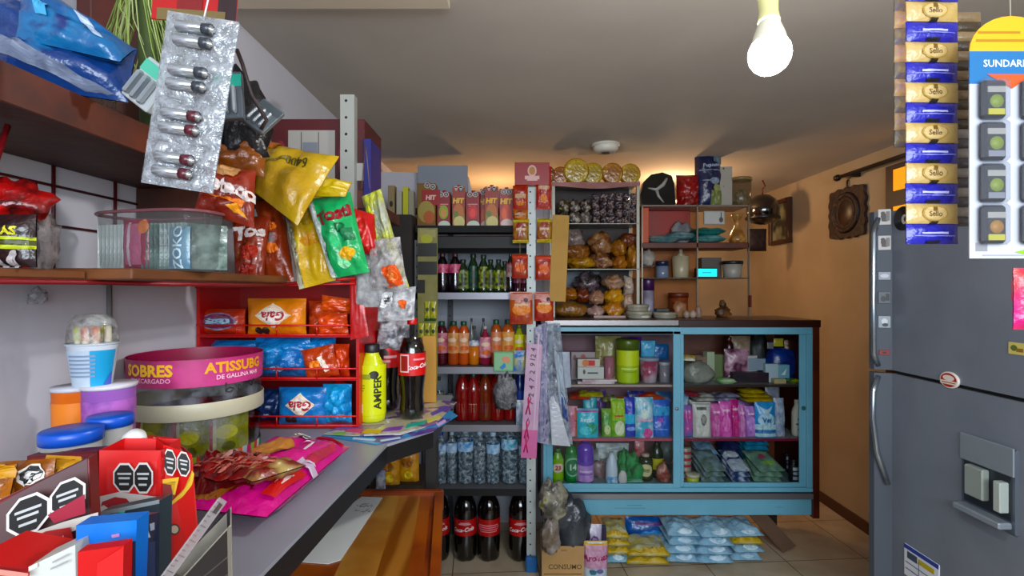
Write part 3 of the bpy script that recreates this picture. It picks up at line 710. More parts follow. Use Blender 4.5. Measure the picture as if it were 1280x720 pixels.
# red wire display rack
RY = 1.31
red = paint('#b01626', .35); redd = paint('#c01c2c', .35)
rx0, rx1 = -.803, -.395
r = empty('display_rack', 'red metal three-tier display rack holding cookie packs against the left wall', 'rack', (rx0, RY, CZ))
def tl(z): return z-CZ
top = Z(352, RY)
mb = MB(); mb.prism([(-.004, 0), (.004, 0), (.004, .20), (-.004, .20)], 0, top-CZ, red); mb.build('side_panel', r)
ww = rx1-rx0
mb = MB(); mb.add([(ww-.004, 0, 0), (ww+.004, 0, 0), (ww+.004, .20, 0), (ww-.004, .20, 0), (ww-.004, 0, tl(top)), (ww+.004, 0, tl(top)), (ww+.004, .20, tl(top)+.005), (ww-.004, .20, tl(top)+.005)],
                  [(3,2,1,0),(4,5,6,7),(0,1,5,4),(2,3,7,6),(1,2,6,5),(3,0,4,7)], red); mb.build('side_panel', r)
MB().box(0, ww, .196, .20, 0, top-CZ, paint('#8a1220', .4)).build('back_panel', r)
tiers = [Z(533, RY), Z(474, RY), Z(420, RY)]
for t in tiers:
    mb = MB(); mb.box(.004, ww-.004, .0, .196, tl(t)-.004, tl(t), red, .001); mb.build('tier_shelf', r)
    mb = MB(); mb.tube([(0, -.004, tl(t)+.003), (ww, -.004, tl(t)+.003)], .0025, redd, 6); mb.tube([(0, -.008, tl(t)+.028), (ww, -.008, tl(t)+.028)], .0022, redd, 6)
    for k in range(1, 4): mb.tube([(ww*k/4, -.006, tl(t)+.003), (ww*k/4, -.008, tl(t)+.028)], .0018, redd, 6)
    mb.build('front_rail', r)
mb = MB(); mb.tube([(0, 0, tl(top)), (ww*.5, -.03, tl(top)-.008), (ww, -.02, tl(top)+.008)], .004, redd, 6); mb.tube([(0, -.01, tl(top)-.015), (ww, -.022, tl(top)-.005)], .003, redd, 6); mb.build('header_rail', r)
# packs on the rack
g_or = foil('#e0901c', '#d88018', ns=8); g_bl = foil('#1c78b8', '#1868a8', ns=8); cy = foil('#1a86c4', '#0f62a8', ns=9, bump=.6); org = foil('#b44c1c', '#a03c14', ns=10, bump=.6)
def gala(body): return [('d', 0, .08, .62, .66, '#e8dccc'), ('d', 0, .08, .56, .58, '#f0c8a0'), ('d', 0, .08, .52, .53, '#efe6da'), ('t', 0, .06, .26, '#a8283c', 'Gala', 180, .15, .03), ('e', -.5, -.7, .12, .18, '#2a1c18'), ('e', -.28, -.72, .12, .18, '#2a1c18')]
t0, t1, t2 = tiers
P = RY+.04
pouch('cookie_pack', 'orange cookie pack with a purple oval logo, top tier left end', 'cookie pack', (246, 386, 307, 420), P, foil('#c2491c', '#a83a18', ns=9), d=.045, z0=t2, items=[('e', .05, .05, .72, .66, '#8c8098'), ('e', .05, .05, .66, .56, '#7a3a58'), ('r', .05, .08, .48, .2, '#9cc4d8'), ('e', -.82, -.1, .1, .2, '#2a1c18'), ('e', -.82, -.6, .1, .2, '#2a1c18')], rot=(0,0,0))
pouch('cookie_pack', 'bright orange pack with an upside-down red Gala logo, top tier middle', 'cookie pack', (310, 373, 383, 421), P, g_or, d=.05, z0=t2, items=gala(0))
for k, (bx_, dy, a, c) in enumerate((((386, 376, 436, 421), .05, 0, org), ((400, 371, 437, 390), .03, 8, foil('#e06a18', '#c84c10', ns=12)), ((398, 392, 436, 416), .0, -4, foil('#d85c18', '#b84410', ns=12)))):
    pouch('wafer_pack', ['large orange wafer pack at the right end of the top tier', 'crumpled orange wafer pack lying on top at the right end of the top tier', 'front orange wafer pack at the right end of the top tier'][k], 'snack pack', bx_, P+dy-.02, c, d=.045 if k == 0 else .03, z0=t2 if k != 1 else None, rot=(0, a, 0), wr=.3, group='orange packs on the red rack')
for k, (bx_, dy) in enumerate((((250, 425, 328, 472), .05), ((320, 422, 388, 472), .035), ((362, 420, 420, 472), .06))):
    pouch('snack_bag', ['glossy blue snack bag on the middle tier above the clear tub', 'glossy blue snack bag in the middle of the middle tier', 'glossy blue snack bag behind the orange pack on the middle tier'][k], 'snack bag', bx_, P+dy-.02, cy, d=.06, z0=t1, wr=.35, items=[('d', -.1+.1*k, -.5, .3, .2, '#b8c8e0')], group='blue bags on the red rack')
pouch('wafer_pack', 'orange pack leaning at the right end of the middle tier', 'snack pack', (384, 433, 425, 473), P-.02, org, d=.03, z0=t1, wr=.25, rot=(0, -12, 0), items=[('r', .3, -.1, .14, .5, '#e8dcd0', 20), ('r', -.2, .0, .3, .2, '#e88830')])
pouch('wafer_pack', 'orange pack standing against the right side of the middle tier', 'snack pack', (415, 430, 437, 473), P+.01, foil('#d85818', '#a83410', ns=12), d=.04, z0=t1, wr=.3)
pouch('snack_bag', 'dark blue pack at the left of the bottom tier behind the tub', 'snack bag', (322, 486, 356, 532), P+.02, foil('#143464', '#0e2448', ns=12), d=.05, z0=t0, wr=.3)
pouch('cookie_pack', 'blue cookie pack with an upside-down Gala logo, bottom tier middle', 'cookie pack', (349, 484, 408, 532), P-.01, g_bl, d=.04, z0=t0, items=gala(1))
pouch('snack_bag', 'light blue crinkled pack at the right end of the bottom tier', 'snack bag', (404, 480, 440, 532), P, foil('#2c9cd0', '#1c78b8', ns=16, bump=.7), d=.045, z0=t0, wr=.35, items=[('r', .1, -.55, .5, .08, '#c8dce8')])
pouch('candy_pack', 'small red pack poking out above the light blue one on the bottom tier', 'snack pack', (412, 476, 432, 494), P+.06, foil('#b01c24'), d=.02, z0=Z(498, P+.06), rot=(0, 20, 0))

# bottles at the counter end
blackliq = M('#0b0505', rough=.08, coat=.6); pet = glass(); redcap = paint('#b81c2c', .35); redlab = M('#b5162a', rough=.35)
coke_items = [('t', .12, .0, .44, '#eee6e6', 'Coca-Cola', 90, .35), ('r', -.62, 0, .3, .85, '#a01020'), ('r', -.62, .3, .18, .08, '#d8c8c8'), ('r', -.62, 0, .2, .08, '#d8c8c8'), ('r', -.62, -.3, .14, .08, '#d8c8c8')]
coke_items = [('t', .22, -.22, .34, '#f0e8e8', 'Coca-Cola', 0, .35), ('t', .3, .45, .16, '#e0c8c8', 'SABOR', 0, 0), ('r', -.5, .1, .28, .8, '#e8dcd8'), ('r', -.5, .1, .2, .7, '#b5162a')]
coke_items = [('t', .34, -.18, .19, '#f0e8e8', 'Coca-Cola', 8, .35), ('r', .42, .45, .3, .08, '#d88890'), ('r', -.3, .1, .22, .8, '#d8b8b8'), ('r', -.3, .1, .17, .68, '#8c1020')]
def coke(x, y, z, h, label, lab=redlab, items=coke_items, r=None, rz=0, band=(.44, .66)):
    return bottle('cola_bottle', label, 'bottle', x, y, z, h, r or h*.135, 'cola', pet, redcap, lab, band, items, fill=(blackliq, .80), n=28, rz=rz)
Yc = 1.40; coke(X(515, Yc), Yc, BZ, .272, 'front cola bottle with a red cap and red label at the counter end', rz=.1)
Yc = 1.50; coke(X(484, Yc), Yc, BZ, .285, 'cola bottle with a red cap standing behind the yellow bottle', items=[('e', -.1, .3, .3, .5, '#201010'), ('r', .3, 0, .3, .12, '#d8a0a0'), ('r', -.2, -.4, .5, .1, '#d8a0a0')])
Yc = 1.37; yl = M('#c9cf10', rough=.3)
bottle('juice_bottle', 'bright yellow drink bottle with a black cap beside the red rack', 'bottle', X(465, Yc), Yc, BZ, .205, .036, 'sport', M('#c3ca12', rough=.25, coat=.4), paint('#16181a', .4), yl, (.10, .74),
       [('t', .42, -.1, .16, '#22260e', 'AMPER', 90, 0, .03), ('e', .25, .62, .22, .16, '#1c1c10'), ('r', -.45, -.72, .2, .18, '#e8ead0'), ('r', -.45, .2, .3, .02, '#7a8010'), ('r', -.45, .1, .3, .02, '#7a8010'), ('r', -.45, .0, .26, .02, '#7a8010'), ('r', -.3, .55, .4, .1, '#88901a')], n=26)
carton('brown_card', 'tan cardboard sleeve standing behind the front cola bottle', 'cardboard', (528, 420, 545, 522), 1.58, M('#a88048', rough=.7), d=.012, z0=BZ)

# upper shelf: long wooden plank on the left wall
UZ = 1.70
pm = M('#4c2414', rough=.6, c2='#341810', ns=6, bump=.3, bs=20)
r = empty('wall_shelf', 'long dark red-brown wooden shelf high on the left wall', 'shelf', (0, 0, 0))
MB().box(WL+.001, -.575, .30, 1.565, UZ-.035, UZ, pm, .003).build('shelf_board', r)
MB().box(WL+.001, -.43, 1.565, 1.78, UZ-.035, UZ, pm, .003).build('shelf_board', r)
mb = MB(); mb.box(-.578, -.572, .30, 1.32, UZ-.04, UZ+.006, M('#5c2a18', rough=.55, c2='#3c1a10', ns=9), .001); mb.build('front_trim', r)
for y in (.5, 1.1): MB().box(WL+.001, WL+.15, y, y+.02, UZ-.12, UZ-.035, pm, .002).build('bracket', r)
# metal post
mgal = M('#a9aaa4', rough=.5, metal=.2)
def post(name, label, x, y, z0, z1, w_=.035, face=-1, m=None, hole=.05):
    m = m or mgal; mb = MB(); h_ = z1-z0
    mb.box(-w_/2, w_/2, 0, .002, 0, h_, m); mb.box(w_/2-.002, w_/2, .002, .03, 0, h_, m)
    k = 0
    while k*hole+.02 < h_:
        mb.lathe([(.0042, -.0008), (.0042, 0)], paint('#141414'), 10, T=Matrix.Translation((-w_*.08, -.0002, .02+k*hole)) @ Matrix.Rotation(math.pi/2, 4, 'X')); k += 1
    return mb.build(name, label=label, cat='post', loc=(x, y, z0))
Yp = 1.53; post('metal_post', 'perforated grey metal post rising behind the chip bags to near the ceiling', X(434, Yp), Yp, CZ, Z(118, Yp), .042)
# maroon carton + blue box on shelf
Yc = 1.45; z0 = UZ
c = carton_mesh(.285, .20, .265, M('#4e1218', rough=.5, c2='#3c0e14', ns=5), front=[('r', -.13, .18, .50, .56, '#a8a49e'), ('r', .02, .18, .01, .52, '#5a5654'), ('r', -.35, .18, .01, .52, '#5a5654'), ('r', -.16, .3, .16, .16, '#7c8088'), ('r', -.16, .05, .2, .04, '#70706c'), ('r', -.16, -.06, .2, .03, '#70706c'), ('e', .6, .1, .16, .5, '#7a2a30'), ('e', -.78, .0, .14, .5, '#7a2a30'), ('r', .86, -.22, .18, .2, '#b0aca6'), ('r', .4, -.85, .9, .2, '#60302c')], left=[('r', 0, 0, .5, .5, '#5c2028')])
c.build('maroon_carton', None, (-.592, 1.56+.10, z0), (0, 0, 0), label='dark maroon carton with a white printed label on the high left shelf', cat='carton')
carton('blue_box', 'narrow dark blue box beside the maroon carton behind the metal post', 'box', (464, 176, 482, 262), 1.76, '#1a1c5c', d=.1, z0=UZ) if False else None
mb = carton_mesh(.03, .1, .235, paint('#1c1e66', .45)); mb.build('blue_box', None, (-.404, 1.60, UZ-.0), label='narrow dark blue box right of the maroon carton on the high shelf', cat='box') if False else None
carton_mesh(.022, .12, .2, paint('#1c1e66', .45)).build('blue_box', None, (-.436, 1.60, UZ), label='narrow dark blue box right of the maroon carton on the high shelf', cat='box')
MB().box(-.43, -.39, 1.57, 1.78, UZ-.035, UZ, pm, .003).build('shelf_edge', [q for q in COL.objects if q.name == 'wall_shelf'][0])
MB().lathe([(.02, 0), (.026, .02), (.024, .06), (.012, .075)], paint('#1c120e', .4), 18).build('dark_jar', None, (-.73, 1.36, UZ), label='small dark round jar left of the maroon carton', cat='jar')

# blue bag lying on the shelf (two lobes)
bb = foil('#0c3c72', '#0a2c60', '#1c5c88', ns=9)
def bagpx(name, label, cat, quad, Y, m, d, items=(), wr=.18, nu=18, nv=14):
    """a pillow bag whose front face is spread between four image corners (bl, br, tr, tl), each (px,py,depth)"""
    SEED[0] += 1
    q = [at(*p) if len(p) == 3 else at(p[0], p[1], Y) for p in quad]
    c0 = sum(q, Vector())/4
    w_ = ((q[1]-q[0]).length+(q[2]-q[3]).length)/2; h_ = ((q[3]-q[0]).length+(q[2]-q[1]).length)/2
    mb = pouch_mesh(w_, h_, d, m, items, SEED[0], wr, nu, nv)
    nrm = (q[1]-q[0]).cross(q[3]-q[0]).normalized()
    out = []
    for x, y, z in mb.v:
        s = x/w_+.5; t = z/h_
        p = q[0]*(1-s)*(1-t)+q[1]*s*(1-t)+q[2]*s*t+q[3]*(1-s)*t
        out.append(tuple(p-nrm*y*1.0-c0))
    mb.v = out
    return mb.build(name, None, c0, label=label, cat=cat)
def quadp(*p): return p
bagpx('blue_bag', 'big glossy blue bag on the high shelf at the upper left corner, white panel', 'bag', ((-30, 100, .66), (160, 128, .70), (172, 62, .74), (-30, -20, .70)), 0, bb, .07,
      items=[('p', [(-.75,-.55), (.55,-.93), (.85,-.88), (-.55,-.25)], '#6c7488'), ('r', -.1, .35, .12, .2, '#3c88b8'), ('r', .15, .3, .12, .18, '#3080b0')])
bagpx('blue_bag', 'second glossy blue bag lying folded on top with a small white print', 'bag', ((20, 48, .66), (150, 78, .68), (170, 62, .72), (30, -30, .70)), 0, foil('#10467c', '#1c6490', '#0c2460', ns=12), .05,
      items=[('p', [(.15,.35), (.35,.45), (.75,-.35), (.55,-.35)], '#a8b4c8'), ('r', -.4, -.1, .12, .2, '#58a0c8')])
# dark carton at back, plant, red card
carton_mesh(.22, .04, .30, M('#2c1612', rough=.6, c2='#4a1c16', ns=8)).build('brown_carton', None, (-.73, 1.02, UZ), (0, 0, math.radians(70)), label='dark brown carton behind the blue bag and the grass', cat='carton')
r = empty('artificial_grass', 'tuft of pale green artificial grass hanging at the top left', 'plant', (X(178, .84), .86, UZ))
mb = MB()
for i in range(90):
    a = random.uniform(0, 6.28); l = random.uniform(.10, .24); b = random.uniform(.02, .055)
    x0, y0 = .02*math.cos(a), .015*math.sin(a)
    p = [(x0, y0, .28), (x0+b*.6*math.cos(a), y0+b*.4*math.sin(a), .28-l*.3), (x0+b*math.cos(a+.4), y0+b*.6*math.sin(a+.4), .28-l*.7), (x0+b*1.2*math.cos(a+.8), y0+b*.6*math.sin(a+.8), .28-l)]
    mb.tube(p, [.0015, .0013, .001, .0005], M(('#5c7038', '#8a9a5c', '#a8b080')[i % 3], rough=.6), 4)
mb.build('grass_blades', r); MB().lathe([(.012, .0), (.016, .01), (.02, .28), (.014, .29)], paint('#3c4a24', .7), 10).build('stem_core', r)
# strip of battery blisters
YB_ = .62; p_top = at(238, 30, YB_); 
r = empty('battery_strip', 'silver clear blister strip of battery pairs hanging diagonally at the top left', 'blister strip', at(222, 230, YB_), (0, math.radians(9), 0))
sw = .088; sh = .0525
film = M('#b9bcc0', rough=.18, alpha=.55, bump=.9, bs=70, metal=.3)
for k in range(4):
    z = k*sh-.005
    f = MB(); P_ = pouch_fn(sw, sh, .008, 30+k, .4)
    f.grid(lambda u, v: P_(u, v, 1)+Vector((-.000, 0, z)), 16, 8, film); f.grid(lambda u, v: P_(-u, v, -1)+Vector((0, 0, z)), 16, 8, film); pkt = f.build('pocket', r)
    for j in range(2):
        T = Matrix.Translation((-.002, -.009, z+.017+j*.017)) @ Matrix.Rotation(math.pi/2, 4, 'Y') @ Matrix.Rotation(.05, 4, 'X')
        b = MB(); b.lathe([(.0058, -.023), (.0066, -.022), (.0066, .010)], M('#b4b8bc', rough=.2, metal=.7), 14, T=T)
        b.lathe([(.0067, .010), (.0067, .020)], paint(('#4c1c24', '#30343a')[k > 1], .3), 14, T=T); b.lathe([(.006, .020), (.0025, .0215), (.0025, .0235)], M('#d0d2d4', rough=.2, metal=.8), 12, T=T)
        b.build('battery', pkt)
MB().tube([(0, .0, 4*sh-.01), (.0, .01, 4*sh+.11)], .001, paint('#ddd')).build('cord', r)
# red header card behind/above
bagp = carton_mesh(.11, .002, .075, M('#a01418', rough=.4), front=[('r', .05, .3, .6, .3, '#d8b8b0'), ('r', .78, 0, .22, .9, '#241014'), ('r', -.1, -.4, .3, .2, '#701014'), ('r', -.05, -.8, .8, .2, '#6a5a3a')])
hc = bagp.build('red_header_card', None, at(242, 28, .66), (0, math.radians(4), 0), label='red printed hanging card at the top edge above the battery strip', cat='card')
MB().tube([(0, .003, .07), (0, .003, CE-at(242, 28, .66).z)], .001, paint('#c8c4be')).build('cord', hc)
# packs of razors on the shelf edge
def razor(px0, py0, px1, py1, Y, rot, label, m1, m2):
    w_ = (px1-px0)/F*Y; h_ = (py1-py0)/F*Y
    r = empty('razor_pack', label, 'razor pack', at((px0+px1)/2, py1, Y), tuple(math.radians(a) for a in rot))
    mb = carton_mesh(w_, .012, h_, M(m1, rough=.35), front=[('r', 0, .62, 1, .26, m2)]); mb.build('card', r)
    for k in range(3): MB().box(-w_*.36+k*w_*.27, -w_*.36+k*w_*.27+w_*.13, -.018, -.006, h_*.08, h_*.66, M('#9ca2a8', rough=.25, metal=.4), .003).build('razor_handle', r)
razor(150, 72, 190, 130, .70, (0, 38, 0), 'white and teal razor pack tilted beside the blue bag', '#a8acac', '#5aa890')
razor(272, 88, 305, 150, .86, (-8, -6, 8), 'grey razor pack with a teal stripe right of the battery strip', '#50565c', '#3aa08c')
razor(300, 118, 330, 160, .92, (-20, 35, 8), 'clear grey razor pack lying at the end of the shelf', '#5c6468', '#444a50')
lump('plastic_bag', 'crumpled black bag behind the grey razor packs', 'bag', (268, 100, 335, 190), .98, M('#1a191c', rough=.3, bump=.5), d=.06, z0=UZ-.0, amp=.35)
MB().tube([at(296, 62, .86), at(303, 80, .86), at(314, 118, .87), at(333, 150, .9), at(326, 162, .9)], .0035, paint('#2a1c1c', .5)).build('dark_cable', None, label='thin dark cable hanging over the grey razor packs', cat='cable')

# wire grid + lower shelf
rw = paint('#4c1418', .45)
r = empty('wire_rack', 'dark red wire rack with a brown plank shelf on the left wall', 'wire rack', (WL, 0, 0))
x_ = .215
for i, y in enumerate((.50, .62, .76, .90, 1.04, 1.18)):
    MB().tube([(.004, y, 1.48), (.004, y, UZ-.035)], .003, rw, 6).build('wire_upright', r)
for z in (1.56, 1.63):
    MB().tube([(.004, .34, z), (.004, 1.22, z)], .0025, rw, 6).build('cross_wire', r)
for ya, yb2 in ((.60, .66), (.66, .60)): MB().tube([(.17, ya, 1.49), (.16, yb2, 1.66)], .0035, paint('#6a1a1e', .45), 6).build('brace', r)
mb = MB(); pw = M('#4e2c1a', rough=.6, c2='#6a4026', ns=7, bump=.2, bs=25)
mb.box(.001, x_+.06, .72, 1.22, 1.462, 1.478, pw, .002); mb.build('shelf_plank', r)
mb = MB(); mb.box(.001, x_+.0, .34, .715, 1.462, 1.474, pw, .002); mb.build('shelf_plank', r)
MB().tube([(x_, .34, 1.458), (x_, .74, 1.458), (x_+.065, .80, 1.456), (x_+.065, 1.2, 1.456)], .004, paint('#6a1a1e', .4), 6).build('front_wire', r)
MB().tube([(x_-.03, .655, 1.456), (x_-.03, .655, 1.50)], .005, paint('#a82830', .4), 6).build('red_clip', r)
MB().tube([(.008, 1.02, 1.462), (.010, 1.02, 1.10)], .0045, paint('#74706e', .5), 6).build('wall_wire', r, label='grey wire running down the wall')
lump('plastic_scrap', 'scrap of clear crumpled plastic hanging on the wall under the lower shelf', 'plastic scrap', (46, 360, 72, 382), .78, clear('#d0d0d4', .4, .9, 60), d=.02, amp=.4)
COL.objects[-1].location.x = WL+.014; COL.objects[-1].location.y = .86; COL.objects[-1].rotation_euler = (0, 0, 1.57)
# clear tub of sachets on the lower shelf
SZ = 1.478
r = empty('sachet_tub', 'clear plastic tub of pink and white sachets on the lower wall shelf', 'tub', (-.606, .885, SZ), (0, 0, math.radians(-14)))
tw, td, th_ = .215, .10, .098
mb = MB(); cp = clear('#b8bcbc', .10, 0, 30, .08)
def rr(u, w_, d_, k=3.2):
    a = 2*math.pi*u; c_, s_ = math.cos(a), math.sin(a); q = (abs(c_)**k+abs(s_)**k)**(-1/k); return (q*c_*w_/2, q*s_*d_/2)
vs = []; fs = []; n = 36
for j, (s_, z_) in enumerate(((.92, 0), (.97, .012), (1.0, th_*.9), (1.02, th_))):
    for i in range(n): x, y = rr(i/n, tw*s_, td*s_); vs.append((x, y, z_))
for j in range(3):
    for i in range(n): fs.append((j*n+i, j*n+(i+1) % n, (j+1)*n+(i+1) % n, (j+1)*n+i))
fs.append(tuple(range(n))[::-1]); mb.add(vs, fs, cp, True); mb.build('container', r)
MB().tube([(*rr(i/n, tw*1.03, td*1.03), th_) for i in range(n)], .003, M('#8a5a60', rough=.2, alpha=.7), 6, closed=True).build('rim', r)
for i in range(22):
    x = -tw/2*.84+i*tw*.84/21
    if 7 <= i <= 10: continue
    c = '#c8ccc8' if i < 7 else '#6a8078' if i < 15 else '#8a9a94'
    pouch_mesh(.07, th_*.8, .0075, foil(c, '#ffffff' if i < 7 else '#2c3c38', ns=30), [], i, .1, 8, 6).build('sachet', None, (0, 0, 0)) if False else None
    o_ = pouch_mesh(.07, th_*.78, .0078, foil(c, '#e8ecea' if i < 7 else '#3c504a', ns=30), [], i, .1, 8, 6)
    T = Matrix.Translation((-.606, .885, SZ+.003)) @ Matrix.Rotation(math.radians(-14), 4, 'Z') @ Matrix.Translation((x, 0, 0)) @ Matrix.Rotation(math.radians(78 if i < 15 else 60), 4, 'Z')
    o = o_.build('sachet', None, label=('white sachet in the left part of the clear tub' if i < 7 else 'grey-green sachet standing in the clear tub right of the pink one' if i < 15 else 'pale grey sachet at the right end of the clear tub'), cat='sachet', group='sachets in the clear tub ' + ('left' if i < 7 else 'middle' if i < 15 else 'right'))
    o.matrix_world = T
T = Matrix.Translation((-.606, .885, SZ+.003)) @ Matrix.Rotation(math.radians(-14), 4, 'Z') @ Matrix.Translation((-.018, -.03, 0))
o = pouch_mesh(.055, th_*.86, .012, foil('#a8204c', '#8c183c', ns=10), [('r', .0, 0, .62, .8, '#c86a88'), ('r', -.28, 0, .1, .85, '#e0c8d0'), ('e', .7, .7, .3, .3, '#d87a28')], 5).build('sachet', None, label='dark pink sachet facing forward in the clear tub', cat='sachet'); o.matrix_world = T
T = Matrix.Translation((-.606, .885, SZ+.003)) @ Matrix.Rotation(math.radians(-14), 4, 'Z') @ Matrix.Translation((.078, -.036, 0))
o = pouch_mesh(.042, th_*.7, .008, foil('#50748c', '#8aa0a8', ns=14), [('t', 0, 0, .26, '#c8d8e0', 'ZOKO', 90)], 6).build('sachet', None, label='blue grey sachet lettered ZOKO at the right of the clear tub', cat='sachet'); o.matrix_world = T
# hanging snack bags at far left
pouch('candy_bag', 'black and red snack bag with yellow lettering hanging at the left edge', 'snack bag', (-30, 268, 46, 346), .62, foil('#1a1214', '#2c1a1c', ns=10), d=.03, z0=1.475,
      items=[('t', .45, .35, .16, '#c8c020', 'AS', 0, .1, .05), ('r', .4, -.1, .8, .22, '#b0b81c'), ('r', .4, -.1, .6, .1, '#3c4010'), ('e', .0, -.7, .16, .4, '#a8a0a0', 20), ('e', .5, -.7, .14, .35, '#a8a0a0', -20)])
lump('candy_bag', 'crumpled red and black candy bag above the black snack bag', 'snack bag', (-30, 226, 58, 276), .66, foil('#a81420', '#30080c', '#b8202c', ns=18), d=.05, z0=None, amp=.3)
lump('plastic_bag', 'crumpled clear bag between the black snack bag and the wire braces', 'bag', (40, 262, 66, 330), .70, clear('#a8a0a0', .45, .9, 40), d=.04, z0=1.474, amp=.35)
MB().box(-.12, .04, -.02, .0, 0, .02, paint('#120c0c'), .002).build('black_card', None, (X(48, .72), .74, Z(250, .74)), (0, 0, 0), label='black strip with a yellow tip lying behind the red candy bag', cat='card') if False else None

# ------------------------------------------------ chip bags hanging over the rack
def chip(name, label, quad, m, d, items=(), wr=.22): return bagpx(name, label, 'chip bag', quad, 0, m, d, items, wr)
fo = foil('#8c3818', '#782c10', '#a4541c', ns=10); fy = foil('#c8a818', '#b89410', '#d0b838', ns=7)
Yh = 1.16
chip('chip_bag', 'orange-red corn chip bag with white lettering, upper left of the hanging bags', ((243, 262, .88), (318, 286, .90), (320, 214, .92), (258, 204, .90)), foil('#8c3418', '#742810', ns=9), .05,
     items=[('t', .05, .08, .26, '#e8dcd8', 'Tostacos', -3, .1, .05), ('e', 0, .7, .5, .25, '#b88a60'), ('p', [(-.7,-.3), (.6,-.5), (.8,-.2), (.2,-.35)], '#d8801c'), ('p', [(.1,-.6), (.8,-.8), (.5,-.4)], '#e09a28')])
chip('chip_bag', 'dark orange chip bag lettered Tos hanging below, nearest the clear tub', ((294, 358, 1.16), (330, 350, 1.18), (338, 270, 1.22), (290, 272, 1.20)), fo, .05,
     items=[('t', .0, .42, .2, '#e8dcd8', 'Tos', 5, .1, .05), ('e', 0, -.2, .6, .2, '#a83818'), ('e', -.1, -.65, .5, .15, '#8c2c14')])
chip('chip_bag', 'silver-edged orange chip bag hanging between dark orange and yellow bags', ((325, 350, 1.24), (368, 352, 1.24), (352, 245, 1.28), (318, 245, 1.28)), foil('#944220', '#803418', '#8a9094', ns=7), .05,
     items=[('e', .1, .2, .5, .12, '#d87830'), ('e', .1, -.3, .5, .12, '#d87830'), ('r', -.8, -.2, .14, .8, '#b0b4b4')])
chip('chip_bag', 'large upright yellow chip bag in the middle of the hanging bags', ((374, 362, 1.23), (420, 350, 1.25), (410, 240, 1.30), (352, 240, 1.26)), fy, .06,
     items=[('e', .0, -.1, .5, .12, '#c89020'), ('r', -.84, .1, .14, 1.4, '#a8a490'), ('e', 0, .35, .4, .14, '#a88a28')])
chip('chip_bag', 'bent yellow chip bag flopping over the top of the others', ((318, 240, 1.14), (372, 282, 1.12), (424, 196, 1.20), (318, 180, 1.22)), foil('#c4a41c', '#b08c14', ns=6), .07,
     items=[('t', .2, .35, .11, '#4c4418', '6400', 182, .1, .02), ('r', -.4, .1, .5, .03, '#7c6c14', 40), ('e', -.7, .8, .4, .3, '#b06a1c')])
chip('chip_bag', 'orange crumpled bag top behind the bent yellow bag', ((264, 208, .96), (330, 222, .98), (335, 184, 1.0), (270, 176, .98)), foil('#8c541c', '#744014', ns=10), .05)
chip('chip_bag', 'small golden bag tip pointing right above the green bag', ((366, 246, 1.20), (432, 246, 1.20), (440, 228, 1.22), (388, 218, 1.22)), foil('#b8981c', '#c8b030', ns=9), .035)
grn = foil('#2ca868', '#1f9458', '#3cbc7c', ns=8)
chip('chip_bag', 'green corn chip bag with red lettering hanging beside the yellow bag', ((416, 348, 1.23), (462, 340, 1.24), (438, 240, 1.26), (384, 250, 1.23)), grn, .06,
     items=[('t', .05, .48, .15, '#8c2430', 'Tosti', 8, .1, .05), ('t', .35, .15, .12, '#18583c', 'D..', 0), ('r', .5, -.05, .3, .14, '#1c7048'), ('r', -.88, -.1, .12, 1.5, '#c0c8c4'), ('e', .2, -.5, .4, .15, '#d8a83c'), ('e', -.1, -.7, .3, .12, '#8cd0a0')])
chip('red_bag', 'rounded plain red bag showing at the right of the green chip bag', ((446, 315, 1.28), (472, 320, 1.28), (468, 268, 1.30), (440, 260, 1.28)), foil('#b01820'), .05)
chip('printed_bag', 'white and neon yellow crumpled bag hanging right of the green bag', ((486, 368, 1.42), (512, 360, 1.42), (476, 236, 1.40), (452, 246, 1.40)), foil('#a8aa98', '#b8bc28', '#70746c', ns=16, bump=.8), .05,
     items=[('p', [(-.9,.3), (-.5,.9), (-.2,.5), (-.6,.1)], '#c0c42c'), ('p', [(.3,.1), (.9,-.1), (.8,-.5), (.4,-.3)], '#c0c42c'), ('p', [(.2,-.5), (.9,-.6), (.6,-.95)], '#c0c42c'), ('p', [(-.6,-.1), (-.1,-.2), (0,-.7), (-.4,-.6)], '#c4c8c0')], wr=.5)
bagpx('newspaper_bag', 'cone of grey newsprint paper hanging under the green bag', 'paper bag', ((444, 384, 1.30), (482, 384, 1.30), (482, 318, 1.30), (446, 320, 1.30)), 0, M('#aeaeac', rough=.7, c2='#8e8e90', ns=60, bump=.3), .03)
bagpx('clear_bag', 'small clear bag with an orange label hanging above the printed plastic', 'bag', ((462, 362, 1.27), (510, 362, 1.27), (500, 296, 1.28), (462, 300, 1.28)), 0, clear('#c8c4c4', .38, .9, 40), .04,
     items=[('r', .35, -.5, .42, .36, '#c85a30', 10), ('e', .35, -.5, .26, .2, '#e0905c')], wr=.5)
bagpx('printed_plastic', 'clear plastic bag printed with black writing above the cola bottles', 'bag', ((472, 402, 1.29), (518, 400, 1.29), (520, 358, 1.31), (472, 362, 1.31)), 0, clear('#d0d0d2', .55, .9, 45), .04,
     items=[('r', -.4, .2, .3, .5, '#d8d8d8'), ('r', -.4, .3, .2, .04, '#404040'), ('r', -.4, .15, .2, .04, '#404040'), ('r', -.4, 0, .2, .04, '#404040'), ('e', .4, -.1, .2, .25, '#c86440')], wr=.5)
bagpx('white_bag', 'white plastic scrap with scribbled print just above the cola bottle caps', 'bag', ((470, 440, 1.47), (512, 436, 1.47), (512, 398, 1.47), (474, 400, 1.47)), 0, foil('#b4b4b8', '#55555a', ns=40, bump=.6), .03, wr=.4)
